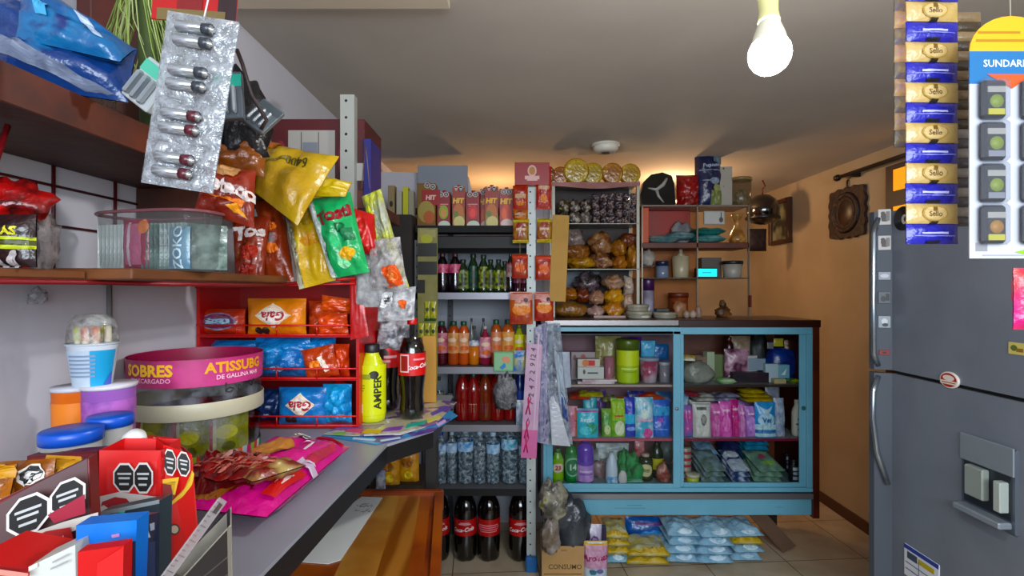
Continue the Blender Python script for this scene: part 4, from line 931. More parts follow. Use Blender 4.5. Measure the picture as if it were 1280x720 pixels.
# red card + pink small pack near rack
bagpx('hanging_card', 'tall plain red card hanging at the right side of the display rack', 'card', ((438, 425, 1.30), (461, 420, 1.30), (452, 345, 1.30), (437, 350, 1.30)), 0, foil('#a81420', bump=.1), .006)
carton('grey_card', 'narrow pale grey and blue carton behind the red hanging card', 'carton', (455, 385, 472, 440), 1.50, M('#8c8c9c', rough=.6, c2='#4a4a6c', ns=20), d=.03)
mb = MB()
MB().tube([at(462, 235, 1.39), at(459, 200, 1.39), at(457, 180, 1.38), at(452, 236, 1.39)], .0012, paint('#7a5a50', .5), 5).build('string', None, label='thin reddish string from which the neon yellow bag hangs', cat='string')

# ------------------------------------------------ items standing on the counter, foreground
# striped tub
Yt = 1.07
tx, tr = -.668, .122
r = empty('plastic_tub', 'round clear plastic tub with a pink lettered rim and striped base on the counter', 'tub', (tx, Yt+.02, CZ))
hT = .222
MB().lathe([(tr*.93, 0), (tr*.96, .006), (tr, hT*.80)], clear('#9a9ca6', .08, .3, 20, .1), 48, capt=False).build('container', r)
mb = MB(); mb.lathe([(tr+.001, hT*.76), (tr+.003, hT)], M('#b8487c', rough=.4, c2='#8c2c50', ns=9), 48, capb=False, capt=False)
mb.lathe([(tr-.002, hT), (tr-.003, hT*.76)], M('#8c2444', rough=.4), 48, capb=False, capt=False)
Sx = cyl_S(tr+.0025, hT*.77, hT)
prints(mb, Sx, math.pi*tr, hT*.23, [('t', -.13, .25, .46, '#e0b048', 'SOBRES', 0, 0, .04), ('t', .72, .3, .42, '#e0a048', 'ATISSUBG', 0, 0, .04), ('t', -.10, -.5, .17, '#e8a8c0', 'ERRECARGADO', 0), ('t', .75, -.45, .17, '#f0c0d0', 'DE GALLINA MAR', 0), ('r', -.9, .2, .1, .5, '#e0b048'), ('r', -.7, .2, .06, .5, '#e0b048')], .0005, .08)
mb.build('rim_band', r)
MB().lathe([(tr+.003, .105), (tr+.004, .107), (tr+.004, .135), (tr+.003, .137)], M('#b8b29c', rough=.4), 48, capb=False, capt=False).build('elastic_band', r)
MB().box(-tr+.01, -tr+.03, -.085, -.070, .095, .145, M('#b4ae98', rough=.4), .004).build('band_clip', r)
cols = ['#b83838', '#c8c4bc', '#2c8c4c', '#3c4048', '#d0b830', '#7cb0c8', '#c86030', '#a8b8c0', '#b02860', '#90a030']
for i in range(60):
    a0, a1 = 2*math.pi*i/60, 2*math.pi*(i+1)/60
    if i == 0: st = MB()
    R_ = tr*.965
    st.add([(R_*1.004*math.cos(a0), R_*1.004*math.sin(a0), .002), (R_*1.004*math.cos(a1), R_*1.004*math.sin(a1), .002), (R_*1.016*math.cos(a1), R_*1.016*math.sin(a1), .034), (R_*1.016*math.cos(a0), R_*1.016*math.sin(a0), .034)], [(0, 1, 2, 3)], ink(cols[i % 10]), True)
st.build('striped_base_band', r)
for i, (x, y, s, c, a, lb) in enumerate(((.078, -.035, .085, '#c4c41c', 40, 'bright yellow-green sachet at the right inside the round striped tub'), (.030, -.078, .07, '#b4b024', 25, 'yellow-green sachet at the front inside the round striped tub'),
                                     (-.040, -.085, .06, '#c4bc30', 5, 'yellow sachet leaning left inside the round striped tub'), (.01, -.03, .085, '#8c7a28', 20, 'olive sachet standing behind in the round striped tub'), (-.03, .02, .08, '#5a3a28', 5, 'brown sachet at the back of the round striped tub'))):
    o = pouch_mesh(s, .096, .012, foil(c, '#6a6a14', ns=12), [('e', 0, .2, .5, .3, '#cfc838'), ('r', -.7, 0, .12, 1.6, '#b02830'), ('r', -.5, 0, .08, 1.6, '#d8d0a0'), ('e', .1, -.4, .3, .2, '#6a6a1c')], i+2).build('sachet', None, (tx+x, Yt+.02+y, CZ+.008), (0, 0, math.radians(a)), label=lb, cat='sachet')
# handwriting on the tub
bag_ = [q for q in COL.objects if q.name.startswith('container') and q.parent == r][0]
hw = MB(); 
for pts in ([(-.0, .195-.035), (-.0, .125+.02)], ):
    pass
S2 = lambda u, v: cyl_S(tr+.0018, .150, .172)(u*.9+.33, v)
def scrib(pp): hw.tube([S2(u, v)[0] for u, v in pp], .0013, ink('#1c1c22'), 5)
scrib([(.30, 1), (.30, -.6), (.35, -.8), (.39, -.3), (.34, .1), (.30, -.3)]); scrib([(.46, .3), (.45, -.6), (.5, -.8), (.54, -.4), (.54, .2), (.58, .3)]); scrib([(.64, .6), (.60, .1), (.64, -.3), (.70, .1), (.68, .7), (.64, .6)])
hw.build('marker_writing', r)

# cups and jars
white = M('#c8ccd4', rough=.35); 
Yc = .84
def cup(name, label, px, py_top, py_bot, w_px, Y, lab, **k): pass
x1_ = X(97, .80)
jar('tall_cup', 'orange and white tall cup under the yoghurt cup, left one', 'cup', X(95, .83), .83, CZ, .198, .031, M('#c86a10', rough=.4), None, taper=.85, rim=paint('#c4c4cc'), lab=M('#d8801c', rough=.4), band=(.35, .9))
jar('tall_cup', 'purple and pink tall cup under the yoghurt cup, right one', 'cup', X(136, .84), .84, CZ, .20, .037, M('#8a5aa0', rough=.4), None, taper=.85, rim=paint('#d0ccd4'), lab=M('#a868b0', rough=.4, c2='#6a3c88', ns=26), band=(.2, .9), items=[('e', .7, .3, .3, .2, '#c8b8d8'), ('e', .1, -.2, .3, .12, '#5a2c70'), ('r', .5, .6, .2, .1, '#4c2468')])
zt = CZ+.20
r = jar('yogurt_cup', 'white and blue yoghurt cup with candies under a clear dome lid', 'cup', X(116, .83), .83, zt, .070, .034, white, None, taper=.72, rim=paint('#c0c8d0'), lab=M('#b8c4d0', rough=.35), band=(.05, .88),
        items=[('r', .72, .0, .36, .98, '#1c94c0')]+[('r', .12, .7-.22*i, .38, .05, '#8090a8') for i in range(6)]+[('p', [(.75,-.95), (1.0,-.2), (1.05,-.95)], '#4c5cb0')])
MB().lathe([(.034, .070), (.0345, .078), (.031, .105), (.022, .117), (.002, .119)], clear('#dcdcd8', .20, .3, 50, .08), 28, capb=False).build('dome_lid', r)
for i in range(9):
    a = i*.7; c = ('#c87858', '#d8c8b0', '#b8b83c', '#c86850')[i % 4]
    T = Matrix.Translation((X(116, .83)+.020*math.cos(a)*(i > 0), .83+.018*math.sin(a)*(i > 0), zt+.071))
    q = MB(); q.lathe([(.004, 0), (.0055, .002), (.0055, .024), (.004, .027)], M(c, rough=.4, c2='#e8e0d0', ns=60), 10)
    o = q.build('candy', None, T.translation, (random.uniform(-.12, .12), random.uniform(-.12, .12), 0), label=('salmon', 'cream', 'yellow-green', 'pale red')[i % 4]+' stick candy under the clear dome of the yoghurt cup', cat='candy', group='candies in the yoghurt cup '+('a', 'b', 'c', 'd')[i % 4])
    o['group'] = 'stick candies under the dome, ' + ('salmon', 'cream', 'yellow-green', 'pale red')[i % 4]
blue = paint('#1450b0', .35); jb = M('#b4b4b0', rough=.25, alpha=.8, bump=0)
jar('candy_jar', 'clear jar with a blue lid, left one of two on the counter', 'jar', X(90, .70), .70, CZ, .168, .033, jb, blue, lidh=.10)
jar('candy_jar', 'clear jar with a blue lid, right one, behind the other and beside the round tub', 'jar', X(138, .76), .76, CZ, .172, .027, jb, blue, lidh=.09)

# octagon-sealed display boxes
def obox(name, label, cat, quad, depth, m, items=(), top_open=False, inner=None):
    """carton whose front face has four corners bl, br, tr, tl given by sight line and distance; printed by sight line"""
    q = [at(*p) for p in quad]; c0 = q[0].copy(); n = (q[1]-q[0]).cross(q[3]-q[0]).normalized()
    mb = MB(); bk = -n*depth; bk.z = 0
    f = [p-c0 for p in q]; r_ = [p+bk for p in f]
    q3 = [(f[0], f[1], f[2], f[3]), (f[1], r_[1], r_[2], f[2]), (r_[1], r_[0], r_[3], r_[2]), (r_[0], f[0], f[3], r_[3]), (r_[0], r_[1], f[1], f[0])]
    if not top_open: q3.append((f[3], f[2], r_[2], r_[3]))
    for t in q3: mb.add(t, [(0, 1, 2, 3)], m)
    if top_open:
        cen = sum(f+r_, Vector())/8
        k = lambda p: Vector((cen.x+(p.x-cen.x)*.97, cen.y+(p.y-cen.y)*.95, p.z))
        F_, B_ = [k(p) for p in f], [k(p) for p in r_]
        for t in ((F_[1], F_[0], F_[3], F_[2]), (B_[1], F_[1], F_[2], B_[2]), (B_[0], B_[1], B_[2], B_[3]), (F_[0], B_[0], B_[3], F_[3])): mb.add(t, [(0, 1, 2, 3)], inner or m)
        for s in ((f[3], f[2], F_[2], F_[3]), (f[2], r_[2], B_[2], F_[2]), (r_[2], r_[3], B_[3], B_[2]), (r_[3], f[3], F_[3], B_[3])): mb.add(s, [(0, 1, 2, 3)], m)
    O = Vector((0, 0, H))
    def Sf(u, v):
        dr = Vector(((u-640)/F, 1, (360+v)/F)); t = (q[0]-O).dot(n)/dr.dot(n)
        return O+dr*t-c0, n
    prints(mb, Sf, 2, 2, [(('p', [(x, -y) for x, y in it[1]], it[2]) if it[0] == 'p' else (it[0], it[1], -it[2], *it[3:])) for it in items], .0006, 14)
    return mb.build(name, None, c0, label=label, cat=cat)
def octa(cx, cy, rx, ry, rot=0, sk=0):
    """black seal with white rim and pale lines, in sight-line units"""
    def tr(p, k): 
        x, y = p[0]*rx*k, p[1]*ry*k; y = y-x*math.tan(math.radians(rot)); return (cx+x, cy+y)
    out = [('p', [tr(p, 1.1) for p in OCT], '#d8d0cc'), ('p', [tr(p, .95) for p in OCT], '#141212')]
    for yy, kx in ((-.28, .62), (.02, .5), (.42, .42)): out.append(('p', [tr(p, 1) for p in ((-kx, yy-.07), (kx, yy-.07), (kx, yy+.07), (-kx, yy+.07))], '#b8b8b8'))
    return out
mar = M('#76101a', rough=.4, c2='#64101a', ns=6)
BB = 790
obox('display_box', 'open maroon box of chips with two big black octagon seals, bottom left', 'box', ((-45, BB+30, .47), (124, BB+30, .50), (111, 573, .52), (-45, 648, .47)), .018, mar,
     [('p', [(-40, 712), (0, 686), (40, 666), (80, 652), (123, 640), (123, 652), (80, 668), (40, 690), (0, 706), (-40, 730)], '#c8c0b8')]+octa(36, 643, 27, 24, 20)+octa(86, 621, 22, 22, 20)+[('p', [(62, 642), (108, 616), (109, 640), (70, 652)], '#8c2838')]+
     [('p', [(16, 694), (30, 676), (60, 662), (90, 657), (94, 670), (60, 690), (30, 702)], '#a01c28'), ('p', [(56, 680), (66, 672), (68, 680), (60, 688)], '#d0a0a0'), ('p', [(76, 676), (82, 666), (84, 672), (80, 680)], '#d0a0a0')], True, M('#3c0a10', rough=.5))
for k, q_ in enumerate((((-60, 700, .53), (2, 680, .53), (22, 580, .55), (-60, 582, .55)), ((-10, 690, .56), (64, 680, .56), (70, 573, .58), (0, 577, .58)), ((45, 680, .58), (106, 680, .58), (104, 572, .60), (60, 570, .60)))):
    bagpx('chip_bag', ['golden fried-snack bag at the picture edge inside the maroon box', 'golden fried-snack bag in the middle of the maroon box', 'golden fried-snack bag at the right of the maroon box'][k], 'chip bag', q_, 0, foil('#a8681c', '#6c3c14', '#c09030', ns=24), .03,
          items=[('o', .5, .65, .22)] if k == 1 else [('r', 0, .85, 1, .2, '#b88824')], wr=.3)
obox('flavour_box', 'dark red box top standing behind the golden fried-snack bags', 'box', ((30, 660, .66), (122, 660, .66), (122, 563, .66), (34, 570, .66)), .02, M('#5c0f18', rough=.45), [('p', [(40, 572), (118, 566), (118, 570), (40, 577)], '#7c1c28')])
obox('candy_box', 'red and white carton cut by the bottom left picture corner', 'carton', ((-40, BB, .415), (36, BB, .415), (37, 712, .415), (-40, 700, .40)), .05, M('#a81820', rough=.4), [('p', [(-40, 705), (36, 716), (36, 722), (-40, 714)], '#c88c80')])
obox('candy_box', 'carton with a plain white side standing between the red corner carton and blue carton', 'carton', ((37, BB, .405), (96, BB, .41), (94, 681, .42), (37, 708, .41)), .03, M('#b8b8b2', rough=.45), [('p', [(66, 702), (86, 692), (86, 694), (66, 704)], '#8c8c8c'), ('p', [(64, 710), (86, 700), (86, 702), (64, 712)], '#8c8c8c'), ('p', [(37, 708), (37, 714), (48, 708), (48, 703)], '#d8d8d4')])
obox('blue_carton', 'glossy blue carton with a navy lower half before the orange-red box', 'carton', ((96, BB, .435), (166, BB, .44), (171, 650, .44), (95, 657, .435)), .018, M('#1c5cb0', rough=.3, c2='#2870c0', ns=9), [('p', [(96, 684), (170, 676), (170, 790), (96, 790)], '#141c38'), ('p', [(140, 668), (150, 666), (150, 670), (141, 672)], '#b080b0')])
obox('navy_carton', 'navy carton with teal and white marks right of the blue carton', 'carton', ((168, BB, .45), (196, BB, .48), (199, 640, .50), (173, 648, .46)), .04, M('#181c34', rough=.35), [('p', [(174, 682), (193, 676), (193, 790), (172, 790)], '#2c3450'), ('p', [(186, 655), (192, 653), (192, 662), (187, 664)], '#98a0b0'), ('p', [(180, 672), (184, 664), (187, 672)], '#a8b0c0')])
obox('red_carton', 'small bright red carton in front of the blue carton', 'carton', ((97, BB, .40), (152, BB, .405), (155, 682, .41), (97, 690, .40)), .012, M('#b01018', rough=.35), [('p', [(122, 704), (155, 683), (153, 790), (120, 790)], '#c81c24')])
obox('flat_pack', 'dark grey-teal pack lying behind the blue carton', 'pack', ((122, BB, .56), (198, BB, .56), (200, 626, .56), (122, 642, .56)), .02, M('#2c363c', rough=.35), [('p', [(128, 641), (150, 637), (150, 640), (128, 644)], '#7c8890'), ('p', [(148, 640), (158, 634), (156, 642)], '#58c0a0'), ('p', [(122, 640), (200, 624), (200, 629), (122, 645)], '#8c9498')])
ors = M('#cc2c10', rough=.4, c2='#c0280e', ns=5)
obox('display_box', 'orange-red box with two octagon seals and a white swoosh, left one', 'box', ((124, BB, .59), (200, BB, .60), (201, 563, .62), (124, 563, .60)), .05, ors,
     octa(156, 597, 14, 18)+octa(180, 597, 12, 19)+[('p', [(124, 620), (150, 614), (200, 620), (200, 630), (170, 634), (124, 642)], '#c8c0bc'), ('p', [(126, 638), (130, 626), (146, 620), (160, 622), (167, 630), (150, 636)], '#98202c'), ('p', [(124, 634), (132, 630), (138, 634), (126, 640)], '#d0c8c4')], True)
obox('display_box', 'orange-red box with octagon seals and a yellow swoosh, right one', 'box', ((202, BB, .60), (258, BB, .63), (240, 568, .66), (204, 556, .63)), .05, M('#cc2c10', rough=.4, c2='#c0260e', ns=4),
     octa(212, 578, 8, 16, -12)+octa(229, 580, 8, 15, -12)+[('p', [(202, 602), (222, 596), (218, 622), (202, 626)], '#70121a'), ('p', [(202, 599), (223, 596), (218, 618), (215, 618), (219, 601), (202, 604)], '#d0a81c'), ('p', [(212, 628), (226, 616), (236, 602), (239, 588), (242, 592), (239, 606), (228, 620), (212, 632)], '#d0a81c'), ('p', [(202, 640), (212, 634), (208, 690), (202, 700)], '#70121a')]+
     [('p', [(217+7*x, 661+7*y) for x, y in CIR], '#3c2420'), ('p', [(217+5*x, 661+5*y) for x, y in CIR], '#b8a898')], True)
MB().lathe([(.0125, 0), (.014, .002), (.014, .026), (.010, .034), (.002, .036)], M('#dcdcda', rough=.35), 22).build('white_cap', None, at(160, 566, .67), (math.radians(15), math.radians(35), 0), label='small white rounded cap leaning above the left orange-red box', cat='jar')  # a round white cap rather than a jar
obox('paper_flap', 'curled red and white flap behind the right orange-red box', 'flap', ((184, 640, .68), (236, 640, .69), (214, 548, .69), (184, 545, .68)), .004, M('#b83424', rough=.45), [('p', [(192, 546), (214, 550), (232, 566), (226, 566), (208, 556), (194, 556)], '#c8c0bc')])
hb_ = [('p', [(204, 745+k*16), (290, 668+k*22), (290, 670+k*22), (204, 747+k*16)], '#3c3834') for k in range(1, 5)]
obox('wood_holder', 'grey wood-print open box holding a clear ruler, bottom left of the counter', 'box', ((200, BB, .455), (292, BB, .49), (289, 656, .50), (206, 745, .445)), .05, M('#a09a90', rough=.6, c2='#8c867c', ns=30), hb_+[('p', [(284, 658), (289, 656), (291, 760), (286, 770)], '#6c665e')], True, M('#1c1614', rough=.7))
pA, pB = at(198, 735, .425), at(279, 624, .47)
d_ = (pB-pA); L_ = d_.length; mb = MB(); mb.box(0, L_, -.0012, .0012, -.005, .005, M('#a8a0a0', rough=.15, alpha=.5), .0008)
for i in range(18): mb.box(L_*i/18, L_*i/18+.0004, -.0016, -.0012, .001 if i % 3 else -.002, .0045, ink('#50484a'))
mb.box(L_-.013, L_-.004, -.0017, -.0012, -.002, .002, ink('#403838'))
mb.build('clear_ruler', None, pA, (0, -math.atan2(d_.z, math.hypot(d_.x, d_.y)), math.atan2(d_.y, d_.x)), label='clear plastic ruler standing diagonally in the wood-print box', cat='ruler')

# pink cookie bag (lying, elongated towards the back right)
pk = foil('#cc1484', '#b81074', ns=6, rough=.25)
SEED[0] += 1
def lying(name, label, cat, c, w_, l_, t_, m, rz, items, wr=.12, tilt=0, roll=0, lift=0):
    return flat(name, label, cat, c[0], c[1], CZ+t_/2+lift, w_, l_, t_, m, rz, tilt, items, None, wr, roll)
p1 = on_plane(345, 640, CZ+.02)
lying('cookie_bag', 'hot pink cookie bag lying on the counter with a black seal', 'cookie bag', (-.424, .915), .15, .33, .064, pk, -3,
      [('e', -.45, -.72, .5, .22, '#8c5028'), ('e', -.45, -.72, .42, .18, '#a86c3c'), ('e', -.25, .15, .42, .30, '#a87040'), ('e', -.25, .15, .36, .26, '#b8804c'), ('e', -.05, -.30, .22, .05, '#d8b0b0'), ('o', .0, .72, .13), ('r', .3, .45, .12, .015, '#e8c8d8'), ('r', .5, .3, .04, .12, '#e0d8dc'), ('r', .12, -.6, .1, .03, '#e8c8d8'),
       ('p', [(.62,-.8), (.9,-.8), (.95,-.2), (.7,-.2)], '#b01c28'), ('r', .78, -.5, .06, .12, '#d8b8b8'), ('p', [(.7,0), (.92,0), (.92,.6), (.75,.7)], '#a8384c'), ('r', .8, -.05, .2, .06, '#b8a8b8'), ('e', .5, .88, .4, .08, '#c83c4c')], roll=5)
choc = foil('#781018', '#54080e', ns=12, rough=.25)
for k, (px, py, rz, c2, dy) in enumerate(((262, 590, -60, '#8c1a1c', 0), (296, 585, -30, '#94161e', .01), (322, 588, -50, '#7c1218', .0), (340, 578, -35, '#9a8a5c', .02))):
    p = at(px, py, .82)
    stripes = [('r', -.2+.3*i, 0, .04, .8, '#a0584c') for i in range(-1, 3)]
    flat('candy_bar', ['dark red candy bar at the left of the pile on the pink bag', 'dark red candy bar with pale stripes in the middle of the pile', 'dark red candy bar nearest the black seal of the pink bag', 'beige candy wrapper on the pink bag, right end of the pile'][k], 'candy bar', p.x, p.y, CZ+.068, .05, .09, .022, foil(c2 if k != 3 else '#a08a5c', '#5c0c12' if k != 3 else '#6a2018', ns=25), rz, 0, stripes if k < 3 else (), None, .3)
bagpx('candy_bag', 'large dark red candy bag lying left of the pink cookie bag', 'candy bag', ((238, 620, .77), (318, 612, .79), (352, 576, .92), (250, 570, .90)), 0, choc, .045, items=[('r', -.3+.3*i, .5, .05, .5, '#a06058', -25) for i in range(4)]+[('r', -.5, .1, .5, .04, '#c09088', 10)], wr=.35)
o = COL.objects[-1]
# ================================================================ drinks shelving unit
SY0, SY1 = 2.64, 3.02
SZs = [Z(284, 2.70), Z(366, 2.70), Z(457, 2.70), Z(529, 2.68), Z(608, 2.68)]      # shelf surfaces, top first
sx0, sx1 = X(519, SY0), X(664, SY0)
shm = M('#8c8c94', rough=.4, metal=.4); shd = M('#0c0c0e', rough=.8)
r = empty('metal_shelving', 'tall metal shelving unit of drinks with perforated posts at the back wall', 'shelving', (0, 0, 0))
def post_mb(w_, h_, m, hole=.055, d=.03):
    mb = MB(); mb.box(-w_/2, w_/2, 0, .002, 0, h_, m); mb.box(w_/2-.002, w_/2, .002, d, 0, h_, m); k = 0
    while k*hole+.02 < h_:
        mb.lathe([(.0045, -.0008), (.0045, 0)], paint('#141414'), 10, T=Matrix.Translation((-w_*.1, -.0002, .02+k*hole)) @ Matrix.Rotation(math.pi/2, 4, 'X')); k += 1
    return mb
pw = M('#b4bab8', rough=.45, metal=.1)
post_mb(.046, Z(232, SY0-.004), pw).build('front_post', r, (X(664, SY0-.004), SY0-.004, 0))
post_mb(.03, Z(300, SY0), M('#6c6e72', rough=.5)).build('front_post', r, (X(522, SY0), SY0, 0))
post_mb(.03, 2.0, M('#3c3e42', rough=.5)).build('rear_post', r, (X(563, SY1), SY1, 0))
post_mb(.03, 2.0, M('#3c3e42', rough=.5)).build('rear_post', r, (sx1+.0, SY1, 0))
MB().box(-.03, .03, -.03, .004, 0, .075, M('#1c5c94', rough=.4), .006).build('blue_foot', r, (X(664, SY0-.004), SY0-.006, 0))
for i, z in enumerate(SZs):
    m_ = shd if i in (0, 4) else shm
    mb = MB(); mb.box(sx0, sx1, SY0+.004, SY1, z-.004, z, M('#5c5c60', rough=.5) if i else shd)
    mb.box(sx0, sx1, SY0, SY0+.003, z-.034, z+.002, m_, .001); mb.build('shelf', r)
# white paper back lining
MB().box(sx0+.03, sx1-.01, 3.035, 3.04, .1, SZs[0]-.12, M('#a4a8b0', rough=.7)).build('back_panel', r)
MB().box(sx0+.003, sx1, SY0+.03, 3.03, SZs[0]-.115, SZs[0]-.05, paint('#0c0a0c', .6), .003).build('dark_underside', r)  # black block put in for the dark under the top shelf

# juice cartons
JY = 2.70
def juice(px0, px1, py0, c, kind, label, dy=0, z=None, d=.06):
    Y = JY+dy; w_ = (px1-px0)/F*Y; z0 = SZs[0]; h_ = Z(py0, Y)-z0
    red_ = c == 'r'
    base = M('#800c16' if kind == 'g' else '#8c1810' if kind == 'h' else '#745426', rough=.4)
    it = [('o', -.38, .86, .14), ('o', .38, .86, .14)] if kind != 'b' else [('o', .1, .9, .12), ('o', .7, .84, .12)]
    if kind == 'y': it += [('r', 0, .32, 1, .62, '#8c3418'), ('t', 0, .30, .13, '#e0b828', 'HIT', 0, .1, .05), ('e', 0, -.2, .8, .35, '#b06828'), ('e', .1, -.75, .9, .3, '#c8bc80'), ('e', -.4, -.35, .4, .15, '#5c7028')]
    if kind == 'h': it += [('t', 0, .35, .15, '#e8b820', 'HIT', 0, .1, .05), ('e', 0, -.3, .8, .5, '#c04820'), ('e', -.3, -.3, .3, .3, '#d86828'), ('e', .1, -.82, .9, .25, '#d8c0b8')]
    if kind == 'g': it += [('r', 0, .3, .7, .03, '#d88888'), ('r', -.1, .2, .5, .02, '#d88888'), ('e', 0, -.15, .7, .4, '#8aa040' if px0 < 560 else '#c03838'), ('e', 0, -.2, .4, .25, '#c89058' if px0 < 560 else '#d85050'), ('e', .1, -.88, .9, .25, '#c8d0c0')]
    if kind == 'b': it += [('r', .5, .35, 1, .35, '#8c2018'), ('t', .5, .35, .11, '#d8b8b0', 'HIT', 0, .1, .05), ('e', 0, -.3, .9, .5, '#98884c'), ('e', .3, -.55, .6, .3, '#a8582c')]
    root = empty('juice_carton', label, 'juice carton', (X((px0+px1)/2, Y), Y+d/2, z0), (0, 0, random.uniform(-.03, .03)))
    carton_mesh(w_*.97, d, h_, M('#8c6a20', rough=.4) if kind == 'y' else base, front=it, c=.002).build('carton_body', root)
    MB().lathe([(.011, h_), (.011, h_+.012), (.009, h_+.014)], paint('#a8301c', .4), 12, c=(0, .01, 0)).build('cap', root)
juice(521, 545, 229, 'b', 'b', 'large olive-brown juice carton at the left end of the top shelf', d=.07)
juice(546, 563, 240, 'r', 'g', 'red guava juice carton right of the olive-brown one')
juice(565, 581, 233, 'y', 'y', 'yellow-brown juice carton between two red guava cartons')
juice(582, 600, 240, 'r', 'g', 'red juice carton with red fruit, fourth from the left')
juice(600, 613, 236, 'r', 'h', 'red juice carton standing further back with only its edge showing', dy=.08)
juice(606, 623, 233, 'y', 'y', 'yellow-brown juice carton right of the half-hidden red one')
juice(624, 642, 236, 'r', 'h', 'red juice carton with an orange fruit, nearest the right post')
carton('yellow_packet', 'neon yellow folded packet at the far left of the top shelf', 'packet', (505, 228, 514, 268), 2.75, '#b4b020', d=.03, z0=SZs[0]+.05) if False else None
r = carton_mesh(.30, .03, .26, M('#8c9098', rough=.6)).build('grey_board', None, (X(553, 3.08), 3.10, 1.93), label='grey board standing behind the juice cartons', cat='board')
MB().box(-.6, -.0, 3.07, 3.16, 1.90, 1.93, paint('#3a2c20', .6), .003).build('ledge_board', None, label='dark ledge board behind the juice cartons', cat='shelf')
# stack at far left: books / packets
r = empty('side_box', 'dark box filling the black area left of the drinks unit, under the packets', 'box', (X(503, 2.6), 2.60, 0))
MB().box(-.10, .05, -.0, .30, 0, Z(268, 2.6), M('#1a1414', rough=.7, c2='#241c18', ns=5), .004).build('box_body', r)  # plain dark block put in to fill a black area
for k, (a, c_, lb) in enumerate(((498, '#a8a498', 'pale cream packet left of the neon yellow one, far left top shelf'), (506, '#b8b828', 'neon yellow packet standing upright between two pale packets'), (513, '#8c8878', 'grey-beige packet right of the neon yellow one, far left top shelf'))):
    carton_mesh(.028, .05, .15 if k == 1 else .13, paint(c_, .5)).build('packet', None, (X(a, 2.64), 2.68, Z(268, 2.6)), label=lb, cat='packet')
carton_mesh(.035, .05, .16, M('#8c7c5c', rough=.6), front=[('e', 0, -.2, .5, .2, '#1c1c18')]).build('packet', None, (X(490, 2.64)-.01, 2.69, Z(268, 2.6)), label='tan packet with a dark mark at the far left beside the blue box', cat='packet')

def drink(row, px, py_top, w_px, label, prof, liq, cap, lab=None, band=(.4, .7), items=(), dy=0, body=None, lv=.94, group=None, n=16):
    Y = JY+dy; z0 = SZs[row]; h_ = Z(py_top, Y)-z0
    w_px *= 1.08; return bottle('drink_bottle', label, 'bottle', X(px, Y), Y+w_px/F*Y/2, z0, h_, w_px/F*Y/2, prof, body or glass(), cap, lab, band, items, group, fill=(liq, lv) if liq else None, n=n, rz=random.uniform(-.2, .2))
liqd = M('#120810', rough=.12, coat=.5); dcap = paint('#3a1c24', .4); gcap = paint('#16241c', .4)
pl = M('#a03c58', rough=.4, c2='#c86c84', ns=40)
drink(1, 552, 316, 15, 'dark soda bottle with a pink label at the left end of the second shelf', 'soda', liqd, dcap, pl, (.50, .72))
drink(1, 568, 316, 15, 'dark soda bottle with a pink label, second from the left on the second shelf', 'soda', liqd, dcap, pl, (.50, .72))
for k, (px, py, w_, c_, lb) in enumerate(((578, 324, 13, '#8a9a58', 'dark green bottle with pale olive label, second shelf, left of the teal one'), (591, 317, 12, '#1c5444', 'bottle with a dark teal label on the second shelf'), (604, 318, 12, '#98a040', 'bottle with a yellow-green label right of the teal one on the second shelf'),
                                   (613, 324, 11, '#6c7c30', 'narrow olive bottle between two yellow-green ones on the second shelf'), (623, 324, 11, '#a0a848', 'yellow-green labelled bottle left of the brown one on the second shelf'), (631, 326, 10, '#7a6a34', 'brown-gold bottle on the second shelf'))):
    drink(1, px, py, w_, lb, 'sport', M('#20301c', rough=.15), gcap, M(c_, rough=.4, c2='#20281c', ns=45), (.12, .68), [('r', 0, .2, .12, .4, '#18200f'), ('r', .1, -.4, .2, .2, '#18200f')], dy=.02*(k % 2))
drink(1, 638, 316, 9, 'dark bottle with a red and white label on the second shelf', 'soda', liqd, gcap, M('#c8b8b8', rough=.4, c2='#a02838', ns=30), (.4, .75))
for k, px in enumerate((647, 656)):
    drink(1, px, 330, 10, ['wine-red bottle under the orange snack bags, left one', 'wine-red bottle beside the right post on the second shelf'][k], 'sport', M('#380c20', rough=.12), dcap, M('#6c2440', rough=.4, c2='#a85878', ns=40), (.35, .65))
# third shelf
def tea(px, w_, liq, labc, lab2, label, top=402, prof='juice', cap='#1c4430', dy=0, items=(), band=(.28, .74)):
    drink(2, px, top, w_, label, prof, M(liq, rough=.15, coat=.4), paint(cap, .4), M(labc, rough=.4, c2=lab2, ns=34), band, items or [('e', 0, .3, .5, .2, '#e0c8b0'), ('e', .1, -.5, .5, .25, '#c86840')], dy=dy)
tea(540, 10, '#5c1428', '#8c3048', '#c07888', 'small pink-red bottle with a green cap low at the left end of the third shelf', 424, dy=-.03)
tea(551, 14, '#501020', '#a04c64', '#c88c98', 'rose-pink labelled bottle, second from the left on the third shelf')
tea(566, 14, '#b05014', '#b87c4c', '#d8a878', 'peach labelled bottle right of the rose-pink one, third shelf')
tea(579, 13, '#c05a10', '#c8804c', '#e0b090', 'bright orange bottle left of the yellow juice with the blue label')
drink(2, 592, 408, 13, 'clear yellow-orange juice bottle with a small blue label on the third shelf', 'tall', M('#d07c0c', rough=.15, coat=.4, emis=0), paint('#18181c', .4), M('#2870b0', rough=.4, c2='#d8d8d8', ns=30), (.50, .62), lv=.6)
drink(2, 589, 398, 8, 'clear bottle with a black cap standing behind the yellow-orange juice', 'tall', M('#7c7c78', rough=.2), paint('#0c1430', .4), dy=.12)
drink(2, 604, 398, 9, 'clear bottle with a black cap standing behind the tall pink bottle', 'tall', M('#7c7c78', rough=.2), paint('#10121c', .4), dy=.12)
tea(606, 14, '#8c2c40', '#b06880', '#d8a0a8', 'tall pink bottle right of the yellow-orange juice, third shelf', 408, cap='#b0a8a8', prof='tall', band=(.2, .72))
